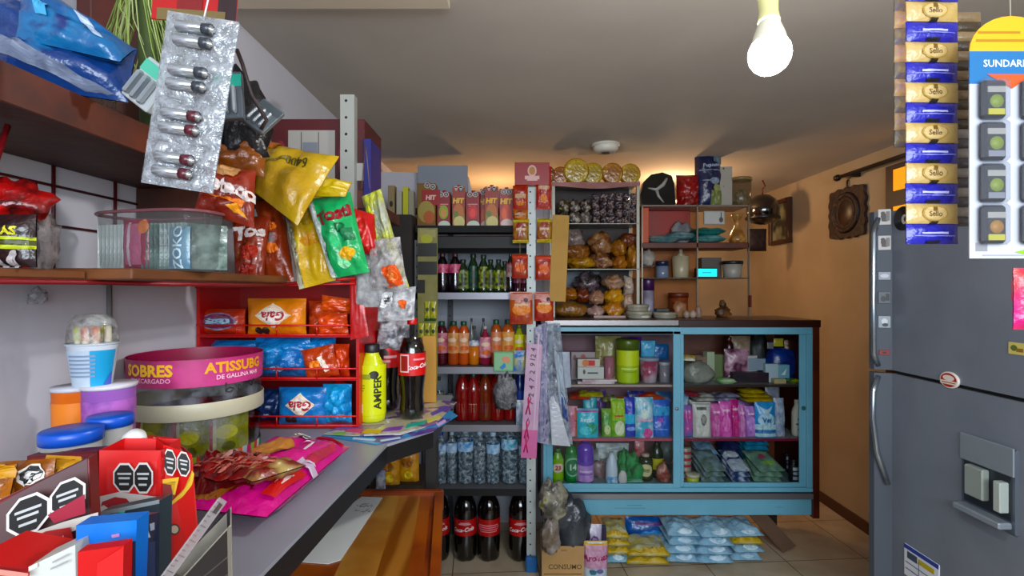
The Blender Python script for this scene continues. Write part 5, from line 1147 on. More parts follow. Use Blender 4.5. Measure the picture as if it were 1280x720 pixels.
tea(620, 13, '#a85420', '#b88c78', '#c87850', 'dusty orange bottle with a green cap left of the wide orange one, third shelf', 400)
tea(635, 15, '#c06010', '#c88c38', '#d8a870', 'wide orange bottle with a green cap, third shelf', 400)
tea(649, 12, '#98a018', '#b0b828', '#d0d050', 'yellow-green drink beneath the orange snack bag, third shelf', 405, cap='#586018', prof='sport')
tea(660, 9, '#8a5c20', '#a07840', '#c0a070', 'golden-brown bottle behind the right post, third shelf', 405, cap='#586030', prof='sport')
# fourth shelf
redl = M('#7c0c10', rough=.12, coat=.5); orl = M('#6c2c08', rough=.12, coat=.5)
drink(3, 548, 472, 12, 'clear bottle with a dark cap at the left end of the fourth shelf', 'tall', M('#6c7068', rough=.2), paint('#101014', .4), M('#9ca0a0', rough=.5), (.1, .4), lv=.7)
drink(3, 561, 475, 10, 'small pale bottle with a white checked label on the fourth shelf', 'tall', M('#505450', rough=.2), paint('#101014', .4), M('#a8a8a8', rough=.5, c2='#202020', ns=50), (.2, .6), lv=.7)
for px, top, l_, lb, lc, dy in ((577, 466, redl, 'red soda bottle at the left of the red row, fourth shelf', '#a87070', 0), (591, 468, redl, 'red soda bottle with a square white label, second in the red row', '#b8a090', 0), (606, 466, orl, 'brown-orange soda bottle with a blue label, fourth shelf', '#3c4c9c', 0),
                            (621, 466, redl, 'red soda bottle with a white label beside the grey plastic bag, fourth shelf', '#c0a8a0', 0), (638, 468, redl, 'red soda bottle mostly behind the grey plastic bag, fourth shelf', '#901018', .01)):
    drink(3, px, top, 18, lb, 'soda', l_, paint('#142c20', .4), M(lc, rough=.5) if False else None, dy=dy)
    q = MB(); Y = JY+dy; rr_ = 9.2/F*Y
    q.grid(lambda u, v: cyl_S(rr_, SZs[3]+.05, SZs[3]+.095)(u*.35, v)[0], 6, 2, M(lc, rough=.5))
    lab_o = q.build('label', [c for c in COL.objects if c.get('label') == lb][0]); lab_o.location = (0, 0, -SZs[3]); lab_o.rotation_euler = (0, 0, 0)
for k, px in enumerate((584, 598, 613)):
    drink(3, px, 463, 16, ['red soda bottle in the rear row, left one, fourth shelf', 'red soda bottle in the middle of the rear row, fourth shelf', 'red soda bottle in the rear row, right one, fourth shelf'][k], 'soda', redl, paint('#142c20', .4), dy=.13)
lump('plastic_bag', 'crumpled grey plastic bag hanging over the red bottles beside the post', 'bag', (618, 468, 646, 512), 2.645, M('#5c5c60', rough=.35, bump=.9, bs=60, c2='#88888c', ns=20), d=.05, amp=.4)
o = carton_mesh(.115, .012, .105, M('#6c9a70', rough=.45), front=[('r', 0, 0, .9, .82, '#88b48c'), ('p', [(-.5,-.6), (0,-.1), (.1,-.5), (-.2,-.8)], '#2c78b0'), ('p', [(0,.4), (.5,.1), (.3,-.2), (-.1,.1)], '#c87c60'), ('e', .1, .2, .4, .3, '#c88c70')]).build('game_box', None, (X(631, 2.62), 2.632, Z(465, 2.62)), label='small green box with a colourful picture hooked on the shelf edge', cat='box')
pouch('snack_packet', 'blue and yellow packet between the green box and the pink ticket strip', 'packet', (642, 438, 657, 465), 2.61, foil('#2c68b0', '#c0b838', '#98b0c8', ns=16), d=.015)
bottle('blue_bottle', 'dark blue plastic bottle partly behind the pink ticket strip, fourth shelf', 'bottle', X(650, 2.69), 2.72, SZs[3], Z(462, 2.69)-SZs[3], .03, 'sport', M('#0c2460', rough=.25), paint('#5c94c0'), M('#1c3c90', rough=.4), (.4, .6), n=16)
pouch('white_packet', 'pale blue and white packet under the blue bottle beside the pink strip', 'packet', (645, 500, 657, 526), 2.655, foil('#8494a8', '#c8ccd8', ns=30), d=.02, z0=SZs[3])
# fifth shelf: water
wcl = clear('#d0dce4', .16, .5, 60, .05)
for k, (px, top, w_, lc, lb) in enumerate(((536, 540, 12, None, 'clear water bottle at the left end of the fifth shelf, no label'), (550, 541, 14, '#24488c', 'water bottle with a dark blue cap ring and white label, second from the left'), (564, 540, 12, '#5c80a8', 'narrow pale blue water bottle on the fifth shelf'),
        (581, 538, 19, '#3c80c0', 'water bottle with a wide light blue label on the fifth shelf'), (599, 540, 15, None, 'unlabelled water bottle right of the wide light blue label'), (616, 542, 16, '#6c98c0', 'water bottle with a pale blue label on the fifth shelf'),
        (637, 534, 20, '#2c90a8', 'largest water bottle with a teal label near the pink strip'), (655, 545, 12, '#5c94b8', 'water bottle at the right end of the fifth shelf by the post'))):
    drink(4, px, top, w_, lb, 'water', M('#90a8b4', rough=.1, alpha=.16), paint('#a8c0d8' if k != 1 else '#1c3c90', .4), M(lc, rough=.4, c2='#b0c8dc', ns=30) if lc else None, (.60, .78), body=wcl, lv=.8)
for k, px in enumerate((543, 573, 590, 608, 626, 645)):
    drink(4, px, 536, 15, 'unlabelled water bottle in the rear row of the fifth shelf', 'water', M('#90a8b4', rough=.1, alpha=.16), paint('#b0c0cc', .4), None, dy=.14, body=wcl, lv=.8, group='rear row of water bottles')
# floor: large cola bottles
bcap = paint('#6c1420', .4)
for k, (px, lb, rz) in enumerate(((548, 'big cola bottle mostly hidden behind the wooden chest', 0), (582, 'big cola bottle on the floor, left of the close pair', -.15), (611, 'big cola bottle on the floor, right of the close pair', .9), (650, 'big cola bottle on the floor beside the blue-footed post', -.1))):
    Y = 2.76; h_ = .375
    bottle('large_cola_bottle', lb, 'bottle', X(px, Y), Y, 0, h_, .0615, 'big', M('#0a0304', rough=.08, coat=.6), bcap, M('#a41226', rough=.35), (.37, .60),
           [('t', 0, -.22, .25, '#f0e8e8', 'Coca-Cola', 6, .35), ('r', .1, .45, .35, .07, '#d8a0a8'), ('r', .1, .62, .25, .05, '#d8a0a8')] if k != 2 else [('r', 0, .3, .6, .06, '#d88890'), ('r', 0, .05, .7, .05, '#d88890'), ('r', 0, -.2, .6, .05, '#d88890'), ('r', 0, -.45, .5, .05, '#d88890')], n=28, rz=rz if k != 2 else 0)

# strips hanging on the unit
def card_strip(px0, px1, py0, py1, Y):
    w_ = (px1-px0)/F*Y; zb = Z(py1, Y); h_ = Z(py0, Y)-zb
    r = empty('sachet_card', 'long yellowish hanging card with empty slots above and yellow-green sachets below', 'sachet card', (X((px0+px1)/2, Y), Y, zb))
    mb = MB(); mb.box(-w_/2, w_/2, 0, .002, 0, h_, M('#7c7848', rough=.5, c2='#8c8858', ns=10))
    prints(mb, lambda u, v: (Vector((u*w_/2, 0, (v+1)*h_/2)), Vector((0,-1,0))), w_, h_, [('r', 0, .93, .8, .05, '#989060'), ('e', -.1, .86, .6, .06, '#a8a838')]+[('r', -.62+.6*i, .72-.235*j, .36, .085, '#1c1814') for i in range(3) for j in range(2)]+[('r', -.62, .25, .36, .085, '#1c1814')], .0004, 9)
    mb.build('card_back', r)
    for j in range(4):
        for i in range(3 if j != 0 else 2):
            pouch_mesh(w_*.27, h_*.13, .010, foil('#98981c' if (i+j) % 2 else '#7c8820', '#c8c038', ns=60), [('r', 0, -.8, 1, .14, '#1c4c20'), ('e', 0, .2, .6, .2, '#303818')], i+j, .1, 8, 8).build('sachet', r, (-w_*.30+w_*.30*(i if j else i+1), -.006, h_*(.40-.14*j)-.0))
card_strip(522, 547, 285, 480, 2.60)
def snack_strip():
    defs = [(641, 232, 660, 262, '#94241c', '#a84c28', 'dark red snack packet hanging at the top left of the post', 'a'), (641, 262, 660, 276, '#8c3c20', '#b87840', 'brown-red snack packet second from the top, left of the post', 'a'),
            (641, 273, 661, 304, '#842810', '#a08420', 'orange snack packet with yellow ends, left of the post', 'y'), (640, 318, 660, 348, '#8c2412', '#a84c22', 'plain orange-red snack packet halfway down left of the post', 'p'),
            (637, 365, 666, 405, '#943018', '#b05c34', 'largest orange snack packet at the bottom left of the post', 'w'), (670, 208, 689, 262, '#98141c', '#a8382c', 'long dark red snack packet at the top right of the post', 'a'),
            (671, 273, 690, 303, '#842c10', '#a08020', 'orange snack packet with a yellow top, right of the post', 'y'), (669, 319, 690, 350, '#942810', '#b04c20', 'bright orange-red snack packet halfway down right of the post', 'p'),
            (668, 365, 692, 401, '#942416', '#a84424', 'orange-red snack packet at the bottom right of the post', 'w')]
    for x0, y0, x1, y1, c, c2, lb, k in defs:
        it = [('r', 0, .85, 1, .18, '#b8a820')] if k == 'y' else []
        if k == 'y': it += [('r', 0, .1, .6, .1, '#d8b8a0'), ('r', 0, -.88, 1, .14, '#b8a820')]
        if k == 'w': it += [('r', 0, .75, 1, .25, '#c89088'), ('e', .4, .5, .2, .14, '#281414'), ('e', 0, -.1, .8, .35, '#d8843c'), ('r', 0, .2, .6, .06, '#e0c0a0')]
        if k == 'a': it += [('r', 0, .1, .7, .18, '#c0a080'), ('e', 0, -.5, .5, .2, '#c87838')]
        if k == 'p': it += [('e', 0, -.1, .6, .4, '#d06830'), ('r', 0, .75, .9, .1, '#c85040')]
        pouch('snack_packet', lb, 'snack packet', (x0, y0, x1, y1), 2.60 if x0 < 665 else 2.61, foil(c, c2, ns=16), d=.03, items=it)
    for x, zt in ((X(650, 2.605), Z(366, 2.6)), (X(680, 2.615), Z(366, 2.6))):
        MB().tube([(x, 2.615, zt), (x, 2.618, 1.98)], .0015, paint('#8c7c5c')).build('hanging_wire', None, label='thin vertical wire carrying the snack packets %s of the perforated post' % ('left' if x < .05 else 'right'), cat='wire')
snack_strip()
o = carton_mesh(.175, .05, .115, M('#880c14', rough=.4), front=[('e', 0, .25, .26, .5, '#c8a8a0'), ('e', 0, .25, .18, .36, '#a8742c'), ('r', 0, -.35, .42, .16, '#d0a8a4'), ('r', 0, -.55, .3, .08, '#d0a8a4')])
o.build('red_sign_box', None, (X(665, 2.6), 2.61, Z(232, 2.6)), label='red box with a white emblem on top of the perforated post', cat='box')
o = carton_mesh(.085, .006, Z(268, 2.58)-Z(377, 2.58), M('#a8844c', rough=.7, c2='#b48e58', ns=4))
o.build('cardboard_flap', None, (X(697, 2.58), 2.60, Z(377, 2.58)), (0, math.radians(2.5), 0), label='tall tan cardboard flap right of the orange snack packets', cat='cardboard')
# pink strip with numbers
Yp = 2.56; w_ = .078; zb = Z(565, Yp); h_ = Z(430, Yp)-zb
mb = MB(); mb.box(-w_/2, w_/2, 0, .001, 0, h_, M('#b894b0', rough=.5, c2='#c4a8bc', ns=8))
def S_(u, v): return Vector((u*w_/2, 0, (v+1)*h_/2)), Vector((0,-1,0))
prints(mb, S_, w_, h_, [('t', -.1, .9-.14*i, .05, '#50404c', s, 80) for i, s in enumerate(('4', '12', '9', '2', '7', '4', '2', '7'))]+[('r', .5, .3, .1, .9, '#c8b0c4'), ('r', 0, -.85, 1, .26, '#c06c98')], .0004, 9)
def rib(cx, cz, s):
    pts = [(-.5, -1), (-.2, -.2), (.35, .6), (.1, 1), (-.2, .6), (.0, -.2), (.35, -1)]
    mb.tube([(cx+a*s*.5, -.003, cz+b*s) for a, b in pts], .0035, paint('#b0105c', .4), 6)
rib(-.012, h_*.44, .05); rib(-.014, h_*.22, .05); rib(-.014, h_*.08, .045)
mb.build('pink_number_strip', None, (X(661, Yp), Yp, zb), (0, math.radians(3), 0), label='long pink strip with scribbled numbers and magenta ribbons, hanging on the post', cat='paper strip')
# ================================================================ showcase
VY, VB = 2.75, 3.16
vx0, vx1 = X(679, VY), X(1016, VY)
vt, vb = Z(407, VY), Z(645, VY)
bl = M('#76aabe', rough=.4, c2='#70a4b8', ns=5, bump=.08, bs=30)
dw = M('#34140e', rough=.35, c2='#4a2014', ns=6); mtl = M('#8c8c90', rough=.3, metal=.6)
r = empty('showcase', 'blue-framed glass display cabinet with sliding doors full of goods', 'display cabinet', (0, 0, 0))
def vbx(name, x0, x1, y0, y1, z0, z1, m, c=.002, parent=None, **k): return MB().box(x0, x1, y0, y1, z0, z1, m, c).build(name, parent or r, **k)
Zv = lambda py: Z(py, VY)
vbx('base_board', vx0, vx1, VY+.01, VY+.03, Zv(645), Zv(625), bl)
mb = MB()
for x0, x1, z, l in ((.55, .72, -.02, .03), (.62, .70, .01, .02), (1.42, 1.46, -.01, .02)): mb.box(x0, x1, VY+.0095, VY+.0102, Zv(634)+z*.5, Zv(634)+z*.5+.0015, ink('#2c5868'))
mb.build('scratches', r)
vbx('rail', vx0-.01, vx1, VY-.006, VY+.02, Zv(624), Zv(617), mtl)
vbx('bottom_panel', vx0, vx1, VY+.02, VB, Zv(622), Zv(618), M('#5c6470', rough=.5))
FZ = Z(608, VY+.03)      # bottom shelf surface
vbx('bottom_deck', vx0+.004, vx1-.004, VY+.035, VB-.01, Zv(618), FZ, M('#6c8088', rough=.5))
vbx('side_panel', vx1, vx1+.035, VY-.004, VB, Zv(648), Zv(402), dw)
vbx('side_panel', vx0-.012, vx0, VY, VB, Zv(645), Zv(408), M('#3c3c44', rough=.5))
vbx('back_board', vx0, X(846, VB), VB-.012, VB, FZ, Zv(405), M('#7c5c64', rough=.6, c2='#8c6870', ns=4))
vbx('back_board', X(846, VB), vx1, VB-.012, VB, FZ, Zv(405), M('#5c2c18', rough=.55, c2='#6c3820', ns=4))
TT = Z(400, VY)
vbx('cabinet_top', vx0-.012, vx1+.04, VY+.005, VB+.05, Zv(406), TT, M('#4a3c38', rough=.35, c2='#5c4c44', ns=4))
vbx('top_trim', X(681, VY), X(848, VY), VY-.008, VY+.005, Zv(407), TT, M('#a4a0a0', rough=.25, metal=.7))
vbx('top_trim', X(848, VY), vx1+.04, VY-.008, VY+.005, Zv(409), TT, M('#2c120c', rough=.35))
vbx('leg', X(960, 2.85), X(985, 2.85), 2.84, 2.90, 0, Zv(622)-.0, M('#2a1a14', rough=.6), rot=(0, math.radians(-8), 0)) if False else None
mb = MB(); a0 = (X(930, 2.84), X(990, 2.84)); mb.add([(a0[0], 2.86, vb+.0), (a0[0]+.10, 2.86, vb), (a0[1], 2.80, .04), (a0[1]-.07, 2.80, .0), (a0[0], 2.90, vb), (a0[0]+.10, 2.90, vb), (a0[1], 2.84, .04), (a0[1]-.07, 2.84, 0)],
          [(3,2,1,0),(4,5,6,7),(0,1,5,4),(2,3,7,6),(1,2,6,5),(3,0,4,7)], M('#5c4434', rough=.7)); mb.build('leg', r)
vbx('leg', vx0+.02, vx0+.07, VB-.08, VB-.02, 0, Zv(622), M('#2a1a14', rough=.6)); vbx('leg', vx1-.07, vx1-.02, VB-.08, VB-.02, 0, Zv(622), M('#2a1a14', rough=.6))
# frame
vbx('frame_top', vx0, vx1, VY+.0, VY+.03, Zv(418), Zv(409), bl)
vbx('frame_bottom', vx0, vx1, VY-.003, VY+.034, Zv(615), Zv(610), bl)
vbx('frame_side', vx0, X(683, VY), VY, VY+.03, Zv(610), Zv(418), bl); vbx('frame_side', X(1009, VY), vx1, VY, VY+.03, Zv(610), Zv(418), bl)
def door_(px0, px1, dy, name):
    dd = empty(name, None, None, (0, 0, 0)); dd.parent = r
    x0, x1 = X(px0, VY), X(px1, VY); y0, y1 = VY+dy, VY+dy+.012; z0, z1 = Zv(610), Zv(414); t = .04
    mb = MB(); mb.box(x0, x0+t*.85, y0, y1, z0, z1, bl, .002); mb.box(x1-t, x1, y0, y1, z0, z1, bl, .002); mb.box(x0+t*.85, x1-t, y0, y1, z0, z0+.022, bl, .001); mb.box(x0+t*.85, x1-t, y0, y1, z1-.016, z1, bl, .001)
    fr = mb.build('door_frame', dd); MB().box(x0+t*.5, x1-t*.5, y0+.005, y0+.008, z0+.01, z1-.01, glass()).build('glass_pane', dd)
    return dd, x0, x1, z0, z1
d1, a, b, c, e = door_(683, 851, .0, 'sliding_door'); 
T = Matrix.Translation((b-.022, VY-.001, Z(511, VY))) @ Matrix.Rotation(math.pi/2, 4, 'X')
MB().lathe([(.008, -.001), (.009, .004), (.004, .006)], mtl, 16, T=T).build('lock', d1)
d2, a, b, c, e = door_(848, 1011, .015, 'sliding_door')
T = Matrix.Translation((b-.020, VY+.014, Z(511, VY))) @ Matrix.Rotation(math.pi/2, 4, 'X')
MB().lathe([(.012, -.001), (.011, .003), (.006, .001)], M('#2c5c60', rough=.5), 16, T=T).build('lock', d2)
# inner shelves
Y3 = 2.84
S1, S2 = Z(480, 2.81), Z(547, 2.81)
gl2 = M('#c8d0d0', rough=.1, alpha=.35)
for z in (S1, S2):
    vbx('glass_shelf', vx0+.005, X(846, Y3), VY+.04, VB-.014, z-.006, z, gl2); vbx('glass_shelf', X(846, Y3), vx1-.005, VY+.04, VB-.014, z-.006, z, gl2)
for z, x0, x1, c_ in ((S1, 683, 845, '#a08c84'), (S1, 850, 1010, '#2c1c18'), (S2, 683, 845, '#a04c60'), (S2, 850, 1010, '#6c1c34')):
    vbx('shelf_trim', X(x0, VY+.04), X(x1, VY+.04), VY+.036, VY+.04, z-.012, z+.001, paint(c_, .4), .001)

gV = 'goods'
def vp(label, px0, py0, px1, c, shelf=S2, Y=2.84, c2=None, items=(), d=.04, name='pouch', cat='pouch', wr=.15, tilt=0, ns=14, c3=None, z0=None):
    z0 = shelf if z0 is None else z0
    return pouch(name, label, cat, (px0, py0, px1, 0), Y, foil(c, c2, c3, ns=ns), d=d, z0=z0+.0005, items=items, base=True, wr=wr, rot=(-4, tilt, 0), nu=12, nv=12)
def vc(label, px0, py0, px1, py1, c, Y=2.84, d=.06, name='small_box', cat='box', z0=None, rot=0, **k):
    m = c if not isinstance(c, str) else M(c, rough=.45)
    return carton(name, label, cat, (px0, py0, px1, py1), Y, m, d=d, z0=z0, rot=(0, 0, rot), **k)
# --- left door, top shelf
z = S1
vc('lower white toothpaste box with a small round logo, left of the green jar', 722, 459, 755, 480, '#c0c0bc', 2.83, .07, z0=z+.024, front=[('e', -.5, .2, .1, .4, '#5c4c48'), ('r', .15, 0, .4, .14, '#4c4c50')])
o = COL.objects[-1]
for k, (x0, x1, zz) in enumerate(((722, 768, 0), (728, 771, .012))):
    carton_mesh((x1-x0)/F*2.81, .05, .0115, M('#b89ca4', rough=.45, c2='#d8c8cc', ns=20)).build('flat_packet', None, (X((x0+x1)/2, 2.81), 2.83, z+zz+.0005), label=['pinkish-white flat packet lying at the bottom left of the upper shelf', 'pinkish-white flat packet lying on top of another, below the white boxes'][k], cat='packet')
vc('white box with a red and orange label on top of the white toothpaste box', 722, 449, 750, 459, '#c8bcb4', 2.84, .06, z0=Z(459, 2.83)+.0, front=[('r', .2, 0, .35, .7, '#b83428'), ('e', -.3, 0, .3, .9, '#c87850')])
vc('pale pink box at the back left top of the upper shelf', 714, 440, 744, 480, '#a89498', 2.95, .06, z0=z, front=[('e', -.7, .6, .14, .2, '#705048'), ('e', 0, .6, .2, .25, '#a05040')])
jar('cup', 'small clear pink cup left of the green jar', 'cup', X(761, 2.87), 2.87, z, Z(446, 2.87)-z, .03, M('#b87c8c', rough=.2, alpha=.6), None, taper=.8, n=18, items=[])
pouch('clear_pouch', 'tall clear pouch of beige grain behind the small pink cup', 'pouch', (744, 420, 776, 0), 2.97, foil('#a89c70', '#8c8450', '#c8c0a0', ns=20), d=.05, z0=z, base=True)
gj = M('#8c9c20', rough=.2, alpha=.85)
jar('green_jar', 'neon yellow-green jar with a dark green lid on the upper left shelf', 'jar', X(785, 2.86), 2.87, z, Z(424, 2.86)-z, .062, M('#9cb028', rough=.25), M('#4c5c10', rough=.3), lidh=.24, lidr=1.06, lab=M('#a8c020', rough=.4), band=(.03, .72), items=[('r', 0, .6, 1, .5, '#c8d418'), ('r', 0, -.1, .5, .04, '#e0e890'), ('r', 0, -.3, .4, .03, '#88a020')])
pouch('pouch', 'small purple pouch peeking above the green jar', 'pouch', (786, 421, 802, 436), 2.98, foil('#50188c'), d=.03)
pouch('pouch', 'light blue pouch right above the clear pink tub', 'pouch', (801, 426, 819, 448), 2.92, foil('#4c98c4', '#78b8d8', ns=12), d=.03)
pouch('pouch', 'deep blue pouch right of the light blue one, upper shelf', 'pouch', (815, 430, 836, 450), 2.95, foil('#1c5490', '#2c6ca8', ns=12), d=.03)
vc('white printed pack at the top right behind the blue pouch', 812, 418, 834, 430, '#8c8c98', 3.0, .03)
COL.objects[-1].location.z = Z(449, 2.98); 
jar('plastic_tub', 'clear tub with pink contents right of the green jar', 'tub', X(812, 2.86), 2.88, z, Z(447, 2.86)-z, .052, M('#a84c68', rough=.15, alpha=.7, c2='#c8b8c0', ns=12), M('#a8b0c0', rough=.2, alpha=.7), lidh=.12, lidr=1.12, taper=.8)
jar('plastic_jar', 'greyish clear jar at the right end of the upper left shelf', 'jar', X(832, 2.86), 2.88, z, Z(453, 2.86)-z, .03, M('#8c8890', rough=.15, alpha=.8), paint('#a8a8b0'), lidh=.15)
# --- left door, middle shelf
bstrip = [('r', 0, .8, 1, .12, '#d8c8e0'), ]
vp('pale pink pouch at the left end of the middle shelf', 707, 508, 722, '#b86c84', c2='#d8a8b4', items=[('r', .7, 0, .2, 1.4, '#c86c50')])
vp('bright cyan pouch with a white and pink top band', 721, 511, 748, '#2ca0b8', c2='#38b0c4', ns=8, Y=2.815, items=[('r', 0, .93, 1, .10, '#c8a8d0'), ('r', 0, .82, 1, .05, '#b04c90'), ('t', -.05, .25, .12, '#d0ecf0', 'Suavitel', 0, .2, .02), ('e', .3, -.35, .6, .4, '#2c8c70'), ('e', -.2, -.5, .6, .3, '#5cc0cc')])
vp('small teal pouch top sticking up behind the cyan pouch', 729, 496, 746, '#1c889c', Y=2.90, c2='#2898a8')
vp('dark purple pouch behind the cyan pouch', 728, 488, 758, '#2c1450', Y=2.95, c2='#401c68')
vp('narrow green pouch with a cream figure print', 752, 511, 765, '#4c8c3c', c2='#88a850', items=[('e', 0, -.5, .6, .35, '#c8d0a0')])
vp('lime-green pouch with a cream print in the middle of the shelf', 764, 499, 782, '#4c9c34', c2='#a0b83c', items=[('r', 0, .55, 1, .7, '#98b838'), ('e', .1, -.55, .7, .4, '#d0d8b8'), ('r', .05, .1, .6, .05, '#b85c38')])
vp('royal blue pouch with a cyan band right of the lime-green pouch', 780, 497, 796, '#1838a0', c2='#1430a8', items=[('r', 0, -.1, 1, .25, '#38a8d0'), ('e', 0, -.6, .7, .1, '#88a0d8')])
vp('teal and white printed pouch in front of the blue pouches', 794, 497, 817, '#3c98b8', c2='#b8d0d8', c3='#8ca8c8', ns=18, Y=2.81, items=[('r', .1, -.1, .8, .08, '#c8a8c0'), ('e', .3, -.75, .5, .25, '#c0508c'), ('e', 0, .2, .4, .25, '#d8e4dc')])
vp('wide blue pouch with a small pink flower at the right of the middle shelf', 814, 500, 838, '#1848a8', c2='#1c64b8', ns=10, items=[('e', -.1, -.1, .3, .14, '#a850b0'), ('r', 0, .4, .9, .25, '#3c90c0'), ('e', -.1, -.6, .8, .04, '#6c98d0')])
vp('dark teal pouch at the back right of the middle shelf', 820, 490, 840, '#1c5c74', Y=2.94, c2='#284c84')
vp('navy blue pouch rising behind the royal blue pouch', 784, 489, 806, '#141c64', Y=2.93)
for k, (x0, x1, py, c_, c2, lb) in enumerate(((712, 738, 489, '#98342c', '#c8503c', 'red packet lying flat high at the left of the middle shelf'), (724, 754, 486, '#b0a01c', '#d0c030', 'yellow packet lying flat right of the red one, high on the middle shelf'), (752, 772, 492, '#5c5c2c', '#b8b890', 'olive and cream packet lying flat in the middle, high on the shelf'),
                                          (770, 800, 494, '#c05018', '#d87028', 'orange packet lying flat left of the red-orange one on the middle shelf'), (795, 828, 489, '#b83420', '#d06030', 'red-orange packet lying flat on the pouches of the middle shelf'), (816, 838, 492, '#8c4458', '#b0b0c8', 'pinkish-grey striped packet lying on the right end of the pouches'))):
    Y = 2.93; flat('flat_packet', lb, 'packet', X((x0+x1)/2, Y), Y+.02, Z(py+5, Y)-.008, (x1-x0)/F*Y, .12, .022, foil(c_, c2, ns=20), random.uniform(-10, 10), 6, wr=.3)
# --- left door, bottom
z = FZ
bottle('dish_soap_bottle', 'lime bottle with a red 23 in a cream patch, bottom left corner', 'bottle', X(697, 2.84), 2.84, z, Z(560, 2.84)-z, .033, 'sport', M('#6ca034', rough=.3), paint('#2c5c2c', .4), M('#8cb040', rough=.35, c2='#78a038', ns=20), (.12, .70), [('e', 0, .15, .7, .45, '#c8c0b0'), ('t', 0, .15, .24, '#b82c28', '23', 0, .1, .05)], n=20, sy=.7)
bottle('cleaner_bottle', 'green bottle with a round white and green label numbered 14', 'bottle', X(714, 2.86), 2.86, z, Z(552, 2.86)-z, .036, 'juice', M('#1c6c34', rough=.25), paint('#1c4c2c', .4), M('#1c7840', rough=.35), (.10, .70), [('e', .1, .0, .85, .8, '#88b090'), ('e', .1, .0, .7, .66, '#1c6c44'), ('t', .15, 0, .26, '#b8d0c0', '14', 0, 0, .03)], n=20)
bottle('purple_bottle', 'large translucent purple cleaner bottle at the bottom left', 'bottle', X(732, 2.83), 2.85, z, Z(549, 2.83)-z, .048, 'juice', M('#5a38a0', rough=.15, coat=.6), M('#3c1c70', rough=.2), M('#9878b8', rough=.35, c2='#b890c0', ns=20), (.06, .48), [('e', 0, .9, .8, .2, '#5a38a0'), ('r', .0, .1, .5, .08, '#d0b8d8'), ('r', 0, -.2, .5, .06, '#6c3c90')], n=24)
mb = MB(); mb.lathe([(.001, .0), (.05, .004), (.075, .012), (.08, .014)], M('#a0a8a8', rough=.4, c2='#c0c8c8', ns=20), 28, T=Matrix.Translation((0, 0, .075)) @ Matrix.Rotation(math.radians(80), 4, 'X'), sx=.8)
mb.build('white_plate', None, (X(750, 2.93), 2.95, FZ), label='round whitish plate leaning between the purple and white bottles', cat='plate')
pouch('white_bag', 'crumpled white bag behind the white squeeze bottle', 'bag', (745, 552, 786, 578), 2.96, foil('#a8b0b0', '#c0c8c8', ns=14, bump=.7), d=.06, wr=.4)
COL.objects[-1].location.z = FZ+.06
lump('brown_bag', 'small brownish clear bag between purple and white bottles', 'bag', (741, 576, 758, 0), 2.90, foil('#70585c', '#8c7474', ns=20), d=.05, z0=FZ, amp=.3)
bottle('squeeze_bottle', 'white squeeze bottle with a blue base label', 'bottle', X(765, 2.81), 2.82, z, Z(566, 2.81)-z, .033, 'squeeze', M('#b8c4d0', rough=.35), paint('#a8b4c0', .4), M('#3c84b4', rough=.4, c2='#c0d0dc', ns=30), (.03, .28), n=22)
for k, (x0, y0, x1, lb) in enumerate(((771, 562, 788, 'green scouring pad bundle, left one'), (780, 566, 800, 'green scouring pad bundle, middle one'), (788, 578, 806, 'green scouring pad bundle, right one at the front'))):
    lump('scouring_pad', lb, 'scouring pad', (x0, y0, x1, 0), 2.90-.02*k, M('#14884c', rough=.6, c2='#0c6034', ns=25, bump=.8, bs=60), d=.05, z0=FZ, amp=.3)
flat('green_net', 'flat green packet lying in front of the scouring pads', 'packet', X(791, 2.82), 2.83, FZ+.012, .12, .05, .022, foil('#1c7c44', '#70a090', ns=30), 0, 0)
lump('white_soap', 'small white rounded bar leaning right of the squeeze bottle', 'soap', (773, 588, 784, 0), 2.80, M('#b8b4b0', rough=.5), d=.02, z0=FZ, amp=.1)
bottle('dark_bottle', 'dark olive bottle with a cream oval label', 'bottle', X(808, 2.86), 2.88, z, Z(568, 2.86)-z, .040, 'juice', M('#1c2814', rough=.2), paint('#a08c80', .4), M('#202c18', rough=.3), (.12, .75), [('e', -.1, 0, .6, .75, '#c0b890'), ('r', -.1, .05, .3, .08, '#5c5c30'), ('r', -.1, -.15, .3, .05, '#5c5c30')], n=20)
bottle('dark_bottle', 'tall dark green bottle with a yellow label behind the sponge bag', 'bottle', X(822, 2.91), 2.93, z, Z(548, 2.91)-z, .038, 'tall', M('#0c2014', rough=.2), paint('#14281c', .4), M('#a8a030', rough=.35), (.22, .50), n=20)
lump('sponge_bag', 'reddish-brown bag of steel sponges at the right end of the bottom', 'bag', (820, 580, 838, 0), 2.84, foil('#7c3830', '#a07468', ns=25, bump=.7), d=.05, z0=FZ, amp=.3)
pouch('red_packet', 'small red packet behind the dark bottles, bottom left section', 'packet', (793, 551, 806, 600), 2.98, foil('#a02838', '#c08080', ns=20), d=.03, z0=FZ)
mb = MB(); mb.lathe([(.001, 0), (.05, .004), (.07, .012)], M('#909c9c', rough=.4), 28, T=Matrix.Translation((0, 0, .068)) @ Matrix.Rotation(math.radians(80), 4, 'X'), sx=.6)
mb.build('grey_plate', None, (X(835, 3.0), 3.02, FZ+.06), label='pale grey plate standing at the back right of the bottom left section', cat='plate')
flat('green_box', 'pale green and white packet at the back above the scouring pads', 'packet', X(790, 3.0), 3.0, Z(560, 3.0), .12, .1, .05, foil('#80a890', '#b8c8c0', ns=20), 0, 10)
COL.objects[-1].location.z = FZ+.06
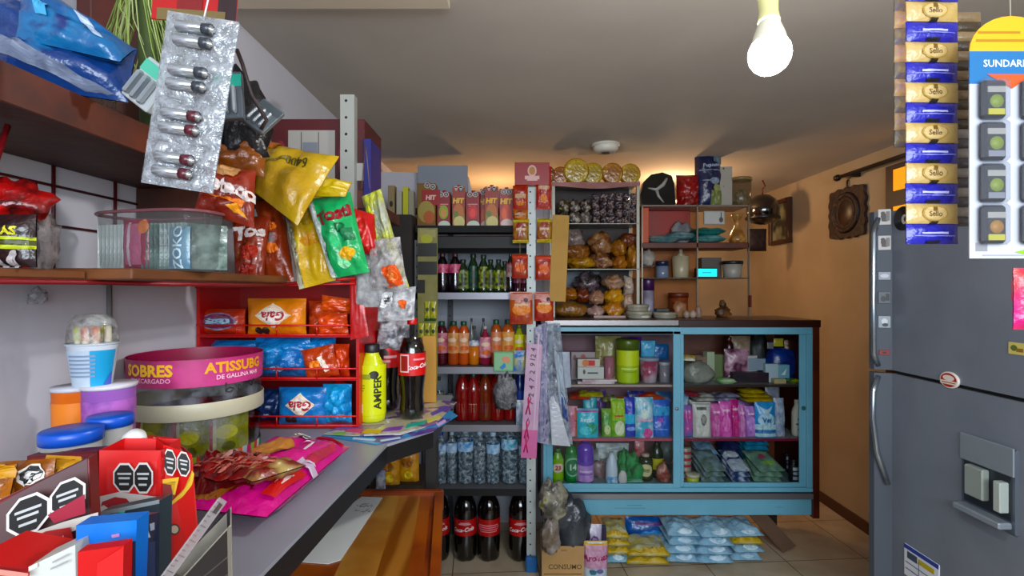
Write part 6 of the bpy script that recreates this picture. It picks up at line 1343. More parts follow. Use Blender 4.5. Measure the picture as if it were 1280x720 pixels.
# --- right door, top shelf
z = S1
mb = MB(); mb.lathe([(.045, 0), (.06, .055), (.063, .06), (.058, .055), (.043, .006)], M('#a88c78', rough=.5, c2='#8c7060', ns=30), 24, capt=False); mb.build('small_basket', None, (X(879, 2.98), 2.99, z+.07), label='small beige round basket on the bundle, upper right shelf', cat='basket')
lump('clear_bundle', 'grey bundle in a clear bag at the left of the upper right shelf', 'bag', (852, 452, 893, 0), 2.85, M('#6c6c64', rough=.3, c2='#8c8c84', ns=9, bump=.5, bs=40), d=.09, z0=z, amp=.15)
lump('beige_bundle', 'beige folded bundle behind the grey bundle supporting the basket', 'bag', (852, 447, 896, 0), 2.99, M('#8c7c64', rough=.6, c2='#6c604c', ns=12), d=.09, z0=z, amp=.2)
flat('yellow_packet', 'yellow and white packet draped over the left of the upper right shelf', 'packet', X(862, 2.88), 2.90, Z(448, 2.88), .075, .05, .02, foil('#b8981c', '#c8c0a8', ns=18), -20, 30)
vc('pale green upright box beside the beige basket', 883, 440, 893, 480, '#a8b098', 2.93, .05, z0=z, rot=8)
vc('olive green upright box behind the pale green one', 893, 443, 905, 480, '#66704c', 2.95, .05, z0=z)
bottle('sauce_bottle', 'dark bottle with a red and gold neck on the upper right shelf', 'bottle', X(911, 2.98), 2.98, z, Z(421, 2.98)-z, .028, 'juice', M('#2c1410', rough=.25), M('#501818', rough=.3), M('#a89c90', rough=.4, c2='#5c4438', ns=30), (.3, .6), n=18)
pouch('pouch', 'plum and pink printed pouch in the middle of the upper right shelf', 'pouch', (905, 436, 936, 0), 2.92, foil('#502038', '#b890a0', '#8c5c70', ns=16), d=.05, z0=z, base=True)
pouch('pouch', 'clear pinkish-brown pouch at the back middle of the upper right shelf', 'pouch', (912, 420, 938, 0), 3.02, foil('#80604c', '#a08c78', ns=14), d=.05, z0=z, base=True)
lump('black_bag', 'black bag filling the top centre right of the upper right shelf', 'bag', (934, 417, 962, 0), 3.03, M('#0c0a0c', rough=.5), d=.1, z0=z, amp=.25)
vc('white box with a folded corner left of the black bag', 934, 438, 947, 470, '#b4b0b0', 2.90, .03, z0=z+.03, rot=12); COL.objects[-1].location.z = z
bluem = foil('#101c60', '#1c3c88', ns=14)
lump('blue_bag', 'large navy blue bag at the right of the upper right shelf', 'bag', (952, 434, 1004, 0), 2.98, bluem, d=.12, z0=z, amp=.25, k=1.6)
vc('white label box in front of the navy blue bag', 957, 455, 973, 480, '#a8b8c0', 2.86, .03, z0=z)
vc('pale grey-blue box lying left of the white label box', 936, 452, 957, 466, '#808c98', 2.89, .08, z0=z+.045); COL.objects[-1].location.z = z+.0615
vc('small teal and white box in front of the navy blue bag', 973, 456, 987, 472, '#78a0b0', 2.87, .03, z0=z+.02, front=[('p', [(-.5,-.5), (.5,.5), (.2,-.5)], '#d0e0e4')]); COL.objects[-1].location.z = z+.02
pouch('tag', 'small yellow tag hanging on the navy blue bag', 'tag', (967, 423, 979, 433), 2.90, foil('#b0a450'), d=.006)
pouch('tag', 'small grey tag left of the yellow tag', 'tag', (959, 428, 967, 436), 2.90, foil('#68686c'), d=.006)
pouch('fringe', 'clear fringed wrapper at the top right corner of the upper right shelf', 'wrapper', (980, 425, 1003, 442), 3.0, foil('#704c38', '#b09c88', ns=40), d=.02)
flat('light_green_packet', 'light green flat packet at the front of the upper right shelf', 'packet', X(908, 2.82), 2.83, z+.014, .10, .06, .026, foil('#78a868', '#b0c8a0', ns=14), 0, 0)
mb = MB(); mb.prism([(-.11, 0), (.09, 0), (.11, .10), (-.02, .12), (-.10, .10)], 0, .055, M('#201820', rough=.35, c2='#38242c', ns=9)); mb.build('dark_tray', None, (X(942, 2.84), 2.85, z+.0005), label='flat dark purple-black box in the middle front of the upper right shelf', cat='box')
vc('small cream box at the front right of the upper right shelf', 968, 474, 983, 480, '#a89c78', 2.82, .04, z0=z)
flat('green_packet', 'green packet lying at the right front of the upper right shelf', 'packet', X(993, 2.83), 2.84, z+.012, .065, .05, .022, foil('#3c5c28', '#889838', ns=24), 0, 0)
# --- right door, middle shelf
vp('pink and blue pouch at the left end of the right middle shelf', 853, 507, 867, '#b04c8c', c2='#5064a8', ns=12)
vp('blue pouch top behind the pink one at the left end', 850, 490, 862, '#2c5488', Y=2.93, c2='#a0b8c8')
vp('white pouch with a grey oval print on the right middle shelf', 866, 503, 889, '#b4b0ac', Y=2.82, c2='#b8b6b2', items=[('r', 0, 0, .72, .9, '#c4c2bc'), ('e', .1, 0, .34, .34, '#6c6c6c'), ('e', .1, .05, .26, .24, '#94948c'), ('r', -.1, .65, .5, .08, '#4c5048'), ('r', 0, .9, .9, .04, '#8c8c88')])
for k, (x0, x1, top, c_, c2, lb) in enumerate(((888, 902, 505, '#b04488', '#c070a0', 'magenta pouch right of the white pouch'), (899, 915, 502, '#b83c90', '#d070b0', 'brightest magenta pouch with a pale figure, right middle shelf'), (913, 924, 500, '#a01c68', '#b02874', 'deep crimson-pink pouch, right middle shelf'), (922, 932, 506, '#a84890', '#c080b0', 'narrow mauve pouch right of the crimson-pink one'), (931, 946, 508, '#8c58a0', '#b080c0', 'lilac pouch left of the blue and white pouch'))):
    vp(lb, x0, top, x1, c_, c2=c2, Y=2.84-.01*(k % 2), items=[('e', 0, -.2, .6, .5, c2), ('r', 0, .5, .6, .06, '#e0b8d0')])
vp('blue and white pouch with large white lettering, right middle shelf', 944, 503, 970, '#2878b4', Y=2.82, c2='#3c88c0', items=[('p', [(-.7,.8), (-.2,.3), (.2,.3), (.7,.8), (.3,.6), (-.3,.6)], '#b8d0e0'), ('e', 0, 0, .8, .4, '#a8c8d8'), ('t', 0, 0, .16, '#2c5c90', 'Vel', 0, .1, .05), ('r', 0, -.6, 1, .35, '#b0ccd8'), ('r', 0, -.65, 1, .1, '#2c6ca0')])
vp('clear bluish pouch at the right end of the row', 968, 498, 981, '#8090a8', c2='#b0b8c8', c3='#a87c8c', ns=24)
vp('clear pouch behind the bluish one on the right middle shelf', 958, 484, 976, '#707888', Y=2.95, c2='#a0a0ac')
vp('magenta pouch in the rear row, left of middle', 886, 500, 912, '#a03c80', Y=2.95, c2='#b86ca0'); vp('violet pouch in the rear row, right of middle', 920, 500, 945, '#74508c', Y=2.95, c2='#8c6ca0')
vp('white pouch in the rear row behind the one with the grey oval', 862, 500, 884, '#8c8c8c', Y=2.95, c2='#a0a0a0')
fz_ = Z(500, 2.95)
for k, (x0, x1, c_, c2, dz, lb) in enumerate(((866, 892, '#a8a49c', '#c0bcb4', 0, 'lower pale packet lying on the white pouches'), (870, 889, '#98948c', '#b8b4ac', .022, 'upper pale packet lying on the white pouches'), (886, 920, '#74708c', '#a8a4b4', 0, 'lower lavender packet lying on the magenta pouches'), (890, 922, '#605c78', '#a09cb0', .022, 'upper lavender packet lying on the magenta pouches'),
                                     (927, 970, '#b89c14', '#c8b028', -.004, 'lowest of three yellow packets on the right middle shelf'), (925, 962, '#c0a818', '#a88c14', .022, 'middle one of three yellow packets on the right middle shelf'), (924, 954, '#c4ac18', '#a89414', .046, 'topmost of three yellow packets on the right middle shelf'), (856, 872, '#b01c38', '#8c2c40', .03, 'small red packet at the left end of the right middle shelf'))):
    flat('flat_packet', lb, 'packet', X((x0+x1)/2, 2.92), 2.92, fz_+.0125+dz, (x1-x0)/F*2.92, .11, .022, foil(c_, c2, ns=20), random.uniform(-4, 4), 0, wr=.2)
bottle('white_bottle', 'white bottle with dark print alone at the right end of the middle shelf', 'bottle', X(998, 2.84), 2.85, S2, Z(500, 2.84)-S2, .030, 'sport', M('#b8b4a8', rough=.35), paint('#b8b4ac', .4), M('#bcb8ac', rough=.35), (.1, .65), [('e', .1, .4, .4, .2, '#2c4c5c'), ('e', 0, -.1, .5, .12, '#3c5c64'), ('e', .1, -.6, .4, .16, '#48483c')], n=20)
# --- right door, bottom
z = FZ
for k in range(5):
    c_ = '#b0a898'; zz = z+.055+k*.036
    q = MB(); q.lathe([(.033, 0), (.034, .002), (.034, .033), (.033, .0355)], M('#a0988c', rough=.4, metal=.3), 24); q.lathe([(.0345, .004), (.0345, .018)], M('#a02c40', rough=.4), 24, capb=False, capt=False)
    q.build('tin_can', None, (X(860, 2.84), 2.89, zz-.055), label=['lowest', 'second lowest', 'middle', 'second highest', 'topmost'][k]+' of the stacked red and white cans at the left door post', cat='can', group=None)
jar('butter_tub', 'pale yellow-green tub with a whitish lid standing in front of the stacked cans', 'tub', X(866, 2.82), 2.825, z, .055, .036, M('#a8b040', rough=.4), M('#b8b49c', rough=.35), lidh=.3, taper=.85, lidr=1.06)
FR = 2.0
def stackp(label, px0, px1, n, Y, c, c2, l=.13, t=.022, rz=0, z0=None, items=(), name='packet_stack'):
    pass
rows = [((884, 3.00), 3, '#6484a0', '#90a8bc', 'pale blue', .11), ((888, 2.86), 3, '#5c6c60', '#7c9098', 'grey-green', .12), ((912, 3.03), 4, '#14183c', '#24305c', 'navy', .11), ((921, 2.86), 3, '#2c3c68', '#b0b8c8', 'navy and white', .10), ((944, 3.02), 5, '#307898', '#4898b8', 'teal blue', .13), ((955, 2.88), 3, '#60786c', '#80a088', 'grey-green', .15)]
rk = ['bottom', 'second', 'third', 'fourth', 'top']
for (px, Y), n_, c_, c2, nm, w_ in rows:
    where = {884: 'at the back left of the bottom right section', 888: 'at the front beside the tin cans', 912: 'at the back, middle of the bottom right section', 921: 'at the front between the grey-green stacks', 944: 'at the back right, highest stack', 955: 'at the front right, under the teal ones'}[px]
    for k in range(n_):
        it = []
        if px == 955 and k == n_-1: it = [('e', 0, .2, .25, .2, '#a04058'), ('e', .1, -.4, .5, .2, '#8cb060')]
        if px == 921 and k == n_-1: it = [('e', 0, .4, .9, .3, '#c0c4cc'), ('r', 0, -.6, 1, .5, '#a8b0bc')]
        if px == 944 and k == n_-1: it = [('p', [(-.6,-.8), (.6,-.8), (.9,.2), (.1,-.2)], '#2060a0')]
        nn = rk[k] if k < n_-1 else 'top'
        front_ = Y < 2.95
        flat('flat_packet', '%s %s packet in the stack %s' % (nn, nm, where), 'packet', X(px, Y)+.006*random.uniform(-1, 1), 2.90 if front_ else 3.05, z+.045+k*.028+(0 if front_ else .03), w_, .19 if front_ else .15, .026, foil(c_, c2, ns=22), random.uniform(-9, 9), 19, it, wr=.2)
for k, (px, Y) in enumerate(((988, 2.84), (998, 2.93), (980, 3.02))):
    bottle('black_bottle', ['black bottle with white squares at the front right corner of the bottom', 'black bottle with white squares second from the front at the right wall of the case', 'black bottle at the back right, bottom section'][k], 'bottle', X(px+4, Y), Y, z, .125, .024, 'sport', M('#10121c', rough=.25), paint('#14161c', .4), M('#14161e', rough=.3), (.1, .8), [('r', .1, .55, .5, .2, '#a0a8ac'), ('e', .1, 0, .5, .2, '#8890a0'), ('r', .1, -.6, .5, .2, '#8c98a4')], n=18)

# ------------------------------------------------ clear bag of wires hanging at the left of the case
cb = clear('#b4bcc8', .42, 1.2, 26, .1)
bagpx('hanging_plastic', 'long clear plastic bag with grey-blue contents hanging from the cabinet corner', 'bag', ((682, 556, 2.66), (716, 556, 2.66), (700, 404, 2.66), (672, 406, 2.66)), 0, cb, .05, wr=.5, items=[('p', [(.3,-.3), (.8,-.4), (.9,.4), (.2,.6)], '#a8b4c0'), ('p', [(.4,-.5), (.8,-.6), (.8,-.2), (.5,-.1)], '#3c4c80')])
bagpx('hanging_plastic', 'lavender-grey crumpled bag between the pink strip and the clear one', 'bag', ((668, 552, 2.62), (686, 556, 2.63), (684, 402, 2.63), (668, 410, 2.62)), 0, M('#7c7c98', rough=.3, c2='#a8a4b8', c3='#505478', ns=24, bump=.9, bs=50), .04, wr=.5)
bagpx('white_flap', 'stiff white plastic flap flaring out at the lower left of the cabinet', 'flap', ((690, 556, 2.60), (713, 558, 2.60), (694, 490, 2.64), (686, 500, 2.64)), 0, foil('#a8acb4', bump=.15), .004, wr=.05)
bagpx('white_card', 'pale grey card with small print in the clear hanging bag', 'card', ((698, 486, 2.655), (714, 484, 2.655), (712, 440, 2.655), (696, 440, 2.655)), 0, M('#9ca4b0', rough=.4, c2='#8c94a4', ns=30), .004, wr=.02)

# ------------------------------------------------ under the case: powder packs on the floor
pb = foil('#8cb4cc', '#a8c8d8', ns=10, bump=.6, rough=.25); pyw = foil('#b8b070', '#c8c8b0', '#b8a020', ns=16); pbl = foil('#0c4c90', '#14589c', ns=8)
def pile(px0, px1, n, Y, kinds, lab, w_=None, t=.036, z0=0, l=.22):
    x = X((px0+px1)/2, Y); w_ = w_ or (px1-px0)/F*Y
    names = {1: ['only'], 2: ['bottom', 'top'], 3: ['bottom', 'middle', 'top'], 4: ['bottom', 'second', 'third', 'top'], 5: ['bottom', 'second', 'third', 'fourth', 'top']}[n]
    for k in range(n):
        m_, c = kinds[k % len(kinds)]
        it = [('r', 0, -.86, 1, .2, '#b89c18')] if c == 'yellow' else [('e', .1, -.8, .5, .1, '#c8dce8')]
        flat('powder_pack', '%s %s pack in the %s' % (names[k], c, lab), 'powder pack', x+random.uniform(-.006, .006), Y+l/2-.03, z0+t*.55+k*t, w_, l, t*1.08, m_, random.uniform(-4, 4), 2, it, wr=.25)
Bp, Yp_, Dp = (pb, 'pale blue'), (pyw, 'yellow'), (pbl, 'deep blue')
U = 2.70
pile(757, 786, 4, U, [Bp, Yp_, Yp_, Yp_], 'leftmost pile under the cabinet', t=.042)
pile(784, 836, 2, U-.02, [Yp_, Yp_], 'wide yellow pile under the cabinet', t=.042)
pile(834, 873, 4, U, [Bp], 'pale blue pile right of the yellow ones', t=.045)
pile(872, 915, 4, U-.01, [Bp], 'pale blue pile in the middle right under the cabinet', t=.045)
pile(914, 952, 4, U+.02, [Bp, Bp, Yp_, Bp], 'rightmost pile under the cabinet', t=.042)
vp_ = pouch('powder_bag', 'big deep blue powder bag standing behind the wide yellow pile', 'powder bag', (781, 645, 838, 700), 2.90, pbl, d=.08, z0=0, base=True, items=[('r', -.3, .62, .3, .1, '#5c3c78'), ('r', .3, .62, .4, .1, '#5c3c78'), ('e', .1, .0, .5, .2, '#2c78b8')])
# carton with rubbish bag
Yc = 2.47
r = empty('cardboard_box', 'open tan cardboard box lettered CONSUMO on the floor by the post', 'box', (X(704, Yc), Yc+.10, 0))
carton_mesh(.205, .18, Z(684, Yc), M('#a88860', rough=.75, c2='#b08f68', ns=5), front=[('t', .1, -.0, .12, '#5c4830', 'CONSUMO', 0), ('r', -.74, .82, .14, .12, '#3c2c20'), ('r', -.42, .82, .14, .12, '#3c2c20'), ('r', .05, .8, .14, .05, '#8c7458'), ('r', .0, -.35, .9, .02, '#5c4830')], open_top=True).build('box_body', r)
mb = lump_mesh(.20, .16, .26, M('#30343a', rough=.28, c2='#44484c', ns=5, bump=.7, bs=20), 12, .3, 26, 1.8)
mb.build('rubbish_bag', None, (X(714, Yc), Yc+.10, Z(684, Yc)-.04), label='dark grey shiny rubbish bag bulging out of the cardboard box', cat='bag')
lump('clear_rubbish', 'clear crumpled bag with yellow and white scraps above the cardboard box', 'bag', (676, 610, 712, 660), 2.44, M('#58544c', rough=.25, c2='#a8a494', c3='#8c8c30', ns=16, bump=.8, bs=35), d=.10, amp=.35, n=22)
COL.objects[-1].location.y = 2.52
lump('clear_rubbish', 'brownish clear bag at the left rim of the cardboard box', 'bag', (676, 650, 700, 690), 2.43, M('#6c6054', rough=.25, c2='#98908c', ns=14, bump=.8, bs=35), d=.08, amp=.3, n=20)
Yd = 2.50
pouch('detergent_bag', 'upright white and pink detergent bag with a yellow top beside the cardboard box', 'detergent bag', (730, 676, 759, 700), Yd, foil('#a8b8c4', '#c0ccd4', ns=8, bump=.4), d=.05, z0=0, base=True, items=[('r', 0, .86, 1, .16, '#c8a020'), ('r', 0, .35, 1, .50, '#b890a8'), ('t', 0, .35, .14, '#8c1c50', 'Aromax', 4, .2, .04), ('e', -.3, -.3, .3, .12, '#3c6c80'), ('e', .3, -.25, .3, .1, '#5c5c8c'), ('r', 0, -.75, .8, .1, '#8ca8b8')])
pouch('detergent_bag', 'white and lavender bag just behind the pink detergent bag', 'detergent bag', (733, 655, 752, 700), 2.60, foil('#b0a8c0', '#c8c4d0', ns=8), d=.05, z0=0, base=True, items=[('e', 0, .45, .5, .16, '#5c3c6c'), ('e', 0, .45, .36, .1, '#a890b8')])
vc('small dark violet box beside the lavender bag under the cabinet', 751, 660, 758, 700, '#201838', 2.62, .04, z0=0)

# ================================================================ bread rack on the cabinet
T0 = TT+.0005
RY0, RY1 = 2.98, 3.20
ra, rb = X(690, RY0), X(800, RY0)
rkz = [Z(228, RY0), Z(279, RY0), Z(336, RY0)]
r = empty('bread_rack', 'tall thin-shelved rack of bread standing on the blue cabinet', 'rack', (0, 0, 0))
pm2 = M('#9c988c', rough=.4, metal=.3)
for x in (ra, rb-.02):
    for y in (RY0, RY1-.02): MB().box(x, x+.018, y, y+.018, T0, rkz[0]+.01, pm2, .001).build('upright', r)
for i, z in enumerate(rkz):
    mb = MB(); mb.box(ra, rb, RY0, RY1, z-.005, z, M('#8c8c84', rough=.35, metal=.3), .001); mb.build('shelf', r)
MB().box(ra, rb, RY1, RY1+.006, T0, rkz[0], M('#3c3430', rough=.7, c2='#484040', ns=4)).build('back_panel', r)
MB().box(ra+.02, rb-.20, RY1-.004, RY1, rkz[2]-.2, rkz[2]-.01, M('#6c747c', rough=.6)).build('pale_lining', r)
mb = MB(); 
mb.grid(lambda u, v: Vector(((ra+rb)/2+u*(rb-ra)*.5, RY0-.004+.0*v, rkz[0]+.001-(v+1)*.5*(.030+.008*math.cos(u*3)))), 24, 2, M('#a87c78', rough=.8, c2='#8c6460', ns=6))
mb.grid(lambda u, v: Vector(((ra+rb)/2+u*(rb-ra)*.5, (RY0+RY1)/2+v*(RY1-RY0)*.5, rkz[0]+.0012)), 10, 4, M('#a87c78', rough=.8, c2='#8c6460', ns=6))
mb.build('shelf_cloth', None, label='dusty pink cloth covering the top of the bread rack', cat='cloth')
# rounds on top
for k, (px, py0, c_, c2, lb) in enumerate(((682, 206, '#6c3c1a', '#8c5424', 'dark orange round bread pack at the left end above the rack'), (701, 207, '#8c5424', '#a86c34', 'brown-orange round bread pack, second from the left'), (720, 197, '#a08428', '#b89c3c', 'bright yellow round pack, tallest on top of the rack'), (741, 202, '#98802c', '#b49838', 'yellow round pack right of the tallest one'), (765, 203, '#8c5c24', '#a8783c', 'orange round pack in the row above the rack, below the smoke detector'), (788, 203, '#96742c', '#b09040', 'golden round pack at the right end above the rack'))):
    Y = 3.05; zz = rkz[0]+.003; R_ = (Z(py0, Y)-zz)/2*.96
    T = Matrix.Translation((0, 0, R_)) @ Matrix.Rotation(math.pi/2, 4, 'X')
    q = MB(); q.lathe([(.3*R_, -.026), (R_*.9, -.024), (R_, -.016), (R_, .016), (R_*.9, .024), (R_*.85, .0245), (.3*R_, .026)], M(c_, rough=.25, c2=c2, c3='#c8b478', ns=18, bump=.5, bs=50, coat=.4), 28, T=T)
    q.build('round_bread_pack', None, (X(px, Y), Y+.02*(k % 2), zz), label=lb, cat='bread pack')
# top compartment: rows of small packs
pm3 = M('#4c3c3c', rough=.3, c2='#a89490', c3='#2c1c1c', ns=45)
pmm = [foil('#3c2c28', '#8c7c7c', ns=60, th=(.5, .62)), foil('#241a1c', '#746870', ns=60, th=(.5, .62))]
for row in range(4):
    for c_ in range(6):
        px = 745+c_*9.3
        zz = rkz[1]+.0005+row*.045
        o = pouch_mesh(.042, .044, .030, pmm[(row+c_) % 2], [('r', .2*(row % 2), .3*(c_ % 3)-.2, .6, .16, '#a89894', 20*(c_ % 3))], row*6+c_, .6, 8, 8).build('snack_pack', None, (X(px, 3.02), 3.01+random.uniform(0, .02), zz), (0, random.uniform(-.25, .25), random.uniform(-.3, .3)), label='small brown and white snack pack in the stacked rows of the rack top', cat='snack pack', group='stacked snack packs in the rack top')
for k in range(6):
    zz = rkz[1]+.0005+(k//3)*.07
    lump('snack_pack', ['lower left dark clear snack bag at the left of the rack top', 'lower middle grey snack bag at the left of the rack top', 'lower right pale snack bag at the left of the rack top', 'upper left olive snack bag at the left of the rack top', 'upper middle snack bag at the left of the rack top', 'upper right dark snack bag at the left of the rack top'][k], 'snack bag',
         (697+13*(k % 3), 0, 712+13*(k % 3), 0), 3.03, M(['#40342c', '#504844', '#605854', '#444024', '#443832', '#342c28'][k], rough=.25, c2='#a09488', ns=35, bump=.8), d=.06, z0=zz, amp=.3) if False else \
    lump_mesh(.07, .07, .075, M(['#40342c', '#504844', '#605854', '#444024', '#443832', '#342c28'][k], rough=.25, c2='#a09488', ns=35, bump=.8, th=(.5, .6)), k, .3, 16).build('snack_bag', None, (X(705+13.5*(k % 3), 3.03), 3.04, zz), label=['lower left dark clear snack bag at the left of the rack top', 'lower middle grey snack bag at the left of the rack top', 'lower right pale snack bag at the left of the rack top', 'upper left olive snack bag at the left of the rack top', 'upper middle snack bag at the left of the rack top', 'upper right dark snack bag at the left of the rack top'][k], cat='snack bag')
# bread
def bread(label, px0, py0, px1, z0, Y, c, c2, d=.12, amp=.28, name='bread_bag', py1=None, k=1.8):
    h_ = Z(py0, Y)-z0
    return lump_mesh((px1-px0)/F*Y, d, h_, M(c, rough=.25, c2=c2, c3='#a89c88', ns=20, bump=1, bs=42, coat=.35, th=(.42, .66)), len(label), amp, 20, k).build(name, None, (X((px0+px1)/2, Y), Y, z0), label=label, cat='bread bag')
z = rkz[2]+.0005; Y = 3.05
bread('yellowish flat bread bag at the bottom left of the second compartment', 708, 320, 746, z, Y-.0, '#8c6020', '#b08840')
bread('brown bread loaf bag lying on the yellowish one, second compartment', 703, 305, 737, z+.062, Y, '#704424', '#8c5c34', d=.12)
bread('grey clear bag above the brown loaf, second compartment', 704, 287, 730, z+.135, Y, '#685c58', '#908480', amp=.3)
bread('dark brown bread bag in the middle of the second compartment', 738, 316, 766, z, Y+.01, '#5c301c', '#a07858')
bread('brown bread bag with white highlights on top in the middle, second compartment', 736, 291, 766, z+.09, Y+.01, '#6c4024', '#a08060', amp=.25)  # pale spots come from the shared bread bag colours
bread('golden bun bag low at the right of the second compartment', 763, 318, 783, z, Y-.01, '#84501c', '#a87030')
bread('golden bun bag on top of another at the right, second compartment', 764, 300, 783, z+.075, Y, '#80501c', '#a07028')
bread('brown bun bag at the right end of the second compartment', 782, 307, 798, z, Y, '#8c5c2c', '#a87840')
bread('long brown loaf bag lying high at the right, second compartment', 772, 292, 797, z+.13, Y+.03, '#5c2c1c', '#704028')
z = T0
bread('sliced brown bread loaf in clear bag lying at the lower left of the rack', 690, 376, 734, z, 3.02, '#6c4a28', '#94683c', d=.14, amp=.1)
for i in range(4): pass
bread('orange-brown buns on the sliced loaf, lower compartment', 703, 360, 722, z+.10, 3.06, '#8c5424', '#a87038')
bread('dark red-brown bread beside the buns, lower compartment', 719, 360, 737, z+.085, 3.06, '#5c2818', '#783c24')
bread('black clear bag heaped at the top left of the lower compartment', 717, 341, 752, z+.15, 3.09, '#24201f', '#706068', amp=.3, k=2.5)
bread('pinkish-white wrapped bread, bottom of the left stack', 735, 382, 754, z, 3.01, '#a08078', '#c0a8a0', d=.1)
bread('pinkish wrapped bread, top of the left stack', 735, 364, 754, z+.075, 3.02, '#946c58', '#b89880', d=.1)
bread('golden bread bag at the bottom of the middle stack', 754, 376, 779, z, 3.02, '#a86c1c', '#c0904c', d=.12)
bread('bright yellow bread bag in the middle of the middle stack', 753, 360, 779, z+.085, 3.02, '#b88414', '#cc9c24', d=.12)
bread('pinkish-brown bread bag topping the middle stack', 753, 344, 778, z+.165, 3.03, '#8c6850', '#b09480', d=.12)
bread('pale garlic-coloured bag at the right, lower one of two', 777, 368, 792, z, 3.04, '#a08470', '#bca090', d=.08)
bread('pale garlic-coloured bag at the right, upper one of two', 778, 346, 792, z+.135, 3.05, '#a89484', '#c8bcb0', d=.08)
MB().box(X(745, 2.99)-.02, X(780, 2.99), 2.97-.03, 2.985-.01, T0, T0+.012, paint('#a8948c')).build('price_rail', None, label='thin pale strip lying before the bread on the cabinet top', cat='strip')
for k in range(3):
    MB().tube([(X(697+10*k, 3.0), 3.02-.075, T0+.03), (X(693+10*k+14, 3.0), 3.02-.07, T0+.09)], .0015, paint('#c8b8a0')).build('bag_crease', None) if False else None
# round white containers
for k, (px, Y, R_, zz, hh_, lb) in enumerate(((799, 2.90, .068, 0, .040, 'lower round white container stack on the cabinet top, front'), (797, 2.90, .060, .0405, .038, 'upper round white container resting on another on the cabinet top'), (831, 2.92, .065, 0, .034, 'flat whitish container right of the stacked pair'))):
    q = MB(); q.lathe([(R_*.9, 0), (R_, .008), (R_, hh_*.55), (R_*1.05, hh_*.6), (R_*1.05, hh_*.9), (R_*.98, hh_)], M('#a8a498', rough=.4, c2='#94907f', ns=20), 32)
    if k == 0: prints(q, cyl_S(R_*1.0, .003, hh_*.5), math.pi*R_, hh_*.5, [('e', .2, 0, .25, .8, '#c8c4b8')], .001, .1)
    q.build('round_container', None, (X(px, Y), Y, T0+zz), label=lb, cat='container')

# ================================================================ glass-fronted wall shelves right of the rack
GY0, GY1 = 3.0, 3.22
ga, gb = X(802, GY0), X(937, GY0)
gz = [Z(256, GY0), Z(303, GY0), Z(347, GY0)]
r = empty('back_shelf', 'brown wooden shelf unit with glass shelves right of the bread rack', 'shelf unit', (0, 0, 0))
bw = M('#5c2c18', rough=.5, c2='#482010', ns=6)
MB().box(ga, gb, GY0, GY1, gz[0]-.010, gz[0], M('#786c64', rough=.3), .002).build('shelf_board', r)
MB().box(ga, gb, GY0, GY1, gz[1]-.034, gz[1], bw, .003).build('shelf_board', r)
MB().box(ga, gb, GY0, GY1, gz[2]-.007, gz[2], M('#6c6860', rough=.15, alpha=.5), .001).build('glass_shelf', r)
for x in (ga, X(871, GY0), gb-.008): MB().box(x, x+.008, GY0, GY0+.008, T0, gz[0], M('#7c7468', rough=.3, metal=.4)).build('upright', r)
MB().box(ga, X(872, GY1), GY1, GY1+.008, T0, gz[0], M('#8c5428', rough=.6, c2='#a06430', ns=4)).build('back_panel', r)
MB().box(X(805, 3.06), X(870, 3.06), 3.16, 3.21, gz[1], gz[0]-.011, M('#8c2c10', rough=.5, c2='#7c2810', ns=4), .002).build('orange_panel', r)
MB().box(X(803, 3.04), X(811, 3.04), 3.04, 3.16, gz[1], gz[0]-.011, paint('#b0501c', .5), .002).build('orange_divider', r)
# things on top board
z = gz[0]+.0005
q = MB(); T = Matrix.Translation((0, 0, .0)) @ Matrix.Rotation(math.radians(82), 4, 'X')
q.prism([(-.10, 0), (-.105, .08), (-.085, .15), (-.04, .195), (.03, .21), (.085, .19), (.10, .14), (.10, .0)], -.05, 0, M('#0e0e0e', rough=.25, c2='#1c1c1a', ns=6), T=T)
q.tube([T @ Vector(p) for p in ((-.06, .11, .003), (-.01, .10, .004), (.03, .13, .004), (.055, .17, .004))], [.004, .010, .012, .007], M('#9c9c98', rough=.4), 8)
q.tube([T @ Vector(p) for p in ((-.01, .10, .004), (0, .06, .004), (.03, .02, .004))], [.011, .008, .003], M('#9c9c98', rough=.4), 8)
q.build('black_case', None, (X(824, 3.04), 3.05, z), label='black rounded case with a pale dancing-figure print on top of the shelf', cat='case')
pouch('red_bag', 'dark red rounded plastic bag between the black case and the blue pack', 'bag', (845, 219, 873, 0), 3.05, foil('#8c0c10', '#70080c', ns=6, bump=.5), d=.11, z0=z, base=True, wr=.3)
pouch('diaper_pack', 'tall navy and grey pack with white lettering, highest on the shelf', 'pack', (868, 190, 901, 0), 3.08, foil('#141a3c', '#20284c', ns=5), d=.1, z0=z, base=True, items=[('t', .1, .45, .09, '#a0a8b8', 'Pequenin', 5, .2, .03), ('r', 0, .28, .8, .02, '#8890a0'), ('p', [(.2,.9), (.9,.9), (.9,.5), (.3,.6)], '#5c6870'), ('e', .3, -.1, .4, .12, '#7c8c98'), ('e', .5, -.35, .3, .14, '#8c9060'), ('r', .5, -.75, .5, .3, '#70784c'), ('r', .0, -.1, .6, .02, '#8890a0')])
MB().box(-.048, .048, 0, .05, 0, Z(208, 3.05)-z, M('#a09c90', rough=.5), .003).build('white_carton', None, (X(908, 3.05), 3.05, z), label='narrow off-white upright carton right of the navy pack', cat='carton') if False else \
carton_mesh(.075, .05, Z(208, 3.05)-z, M('#98948a', rough=.5), front=[('e', -.4, .9, .14, .05, '#3c3430'), ('e', -.4, .0, .1, .03, '#5c5450')]).build('white_carton', None, (X(908, 3.05), 3.08, z), label='narrow off-white upright carton right of the navy pack', cat='carton')
r2 = jar('clear_tub', 'clear round tub with odds and ends at the right end of the shelf top', 'tub', X(927, 3.06), 3.08, z, Z(222, 3.06)-z, .062, M('#7c6c54', rough=.15, alpha=.35), M('#8c7858', rough=.2, alpha=.6), lidh=.1)
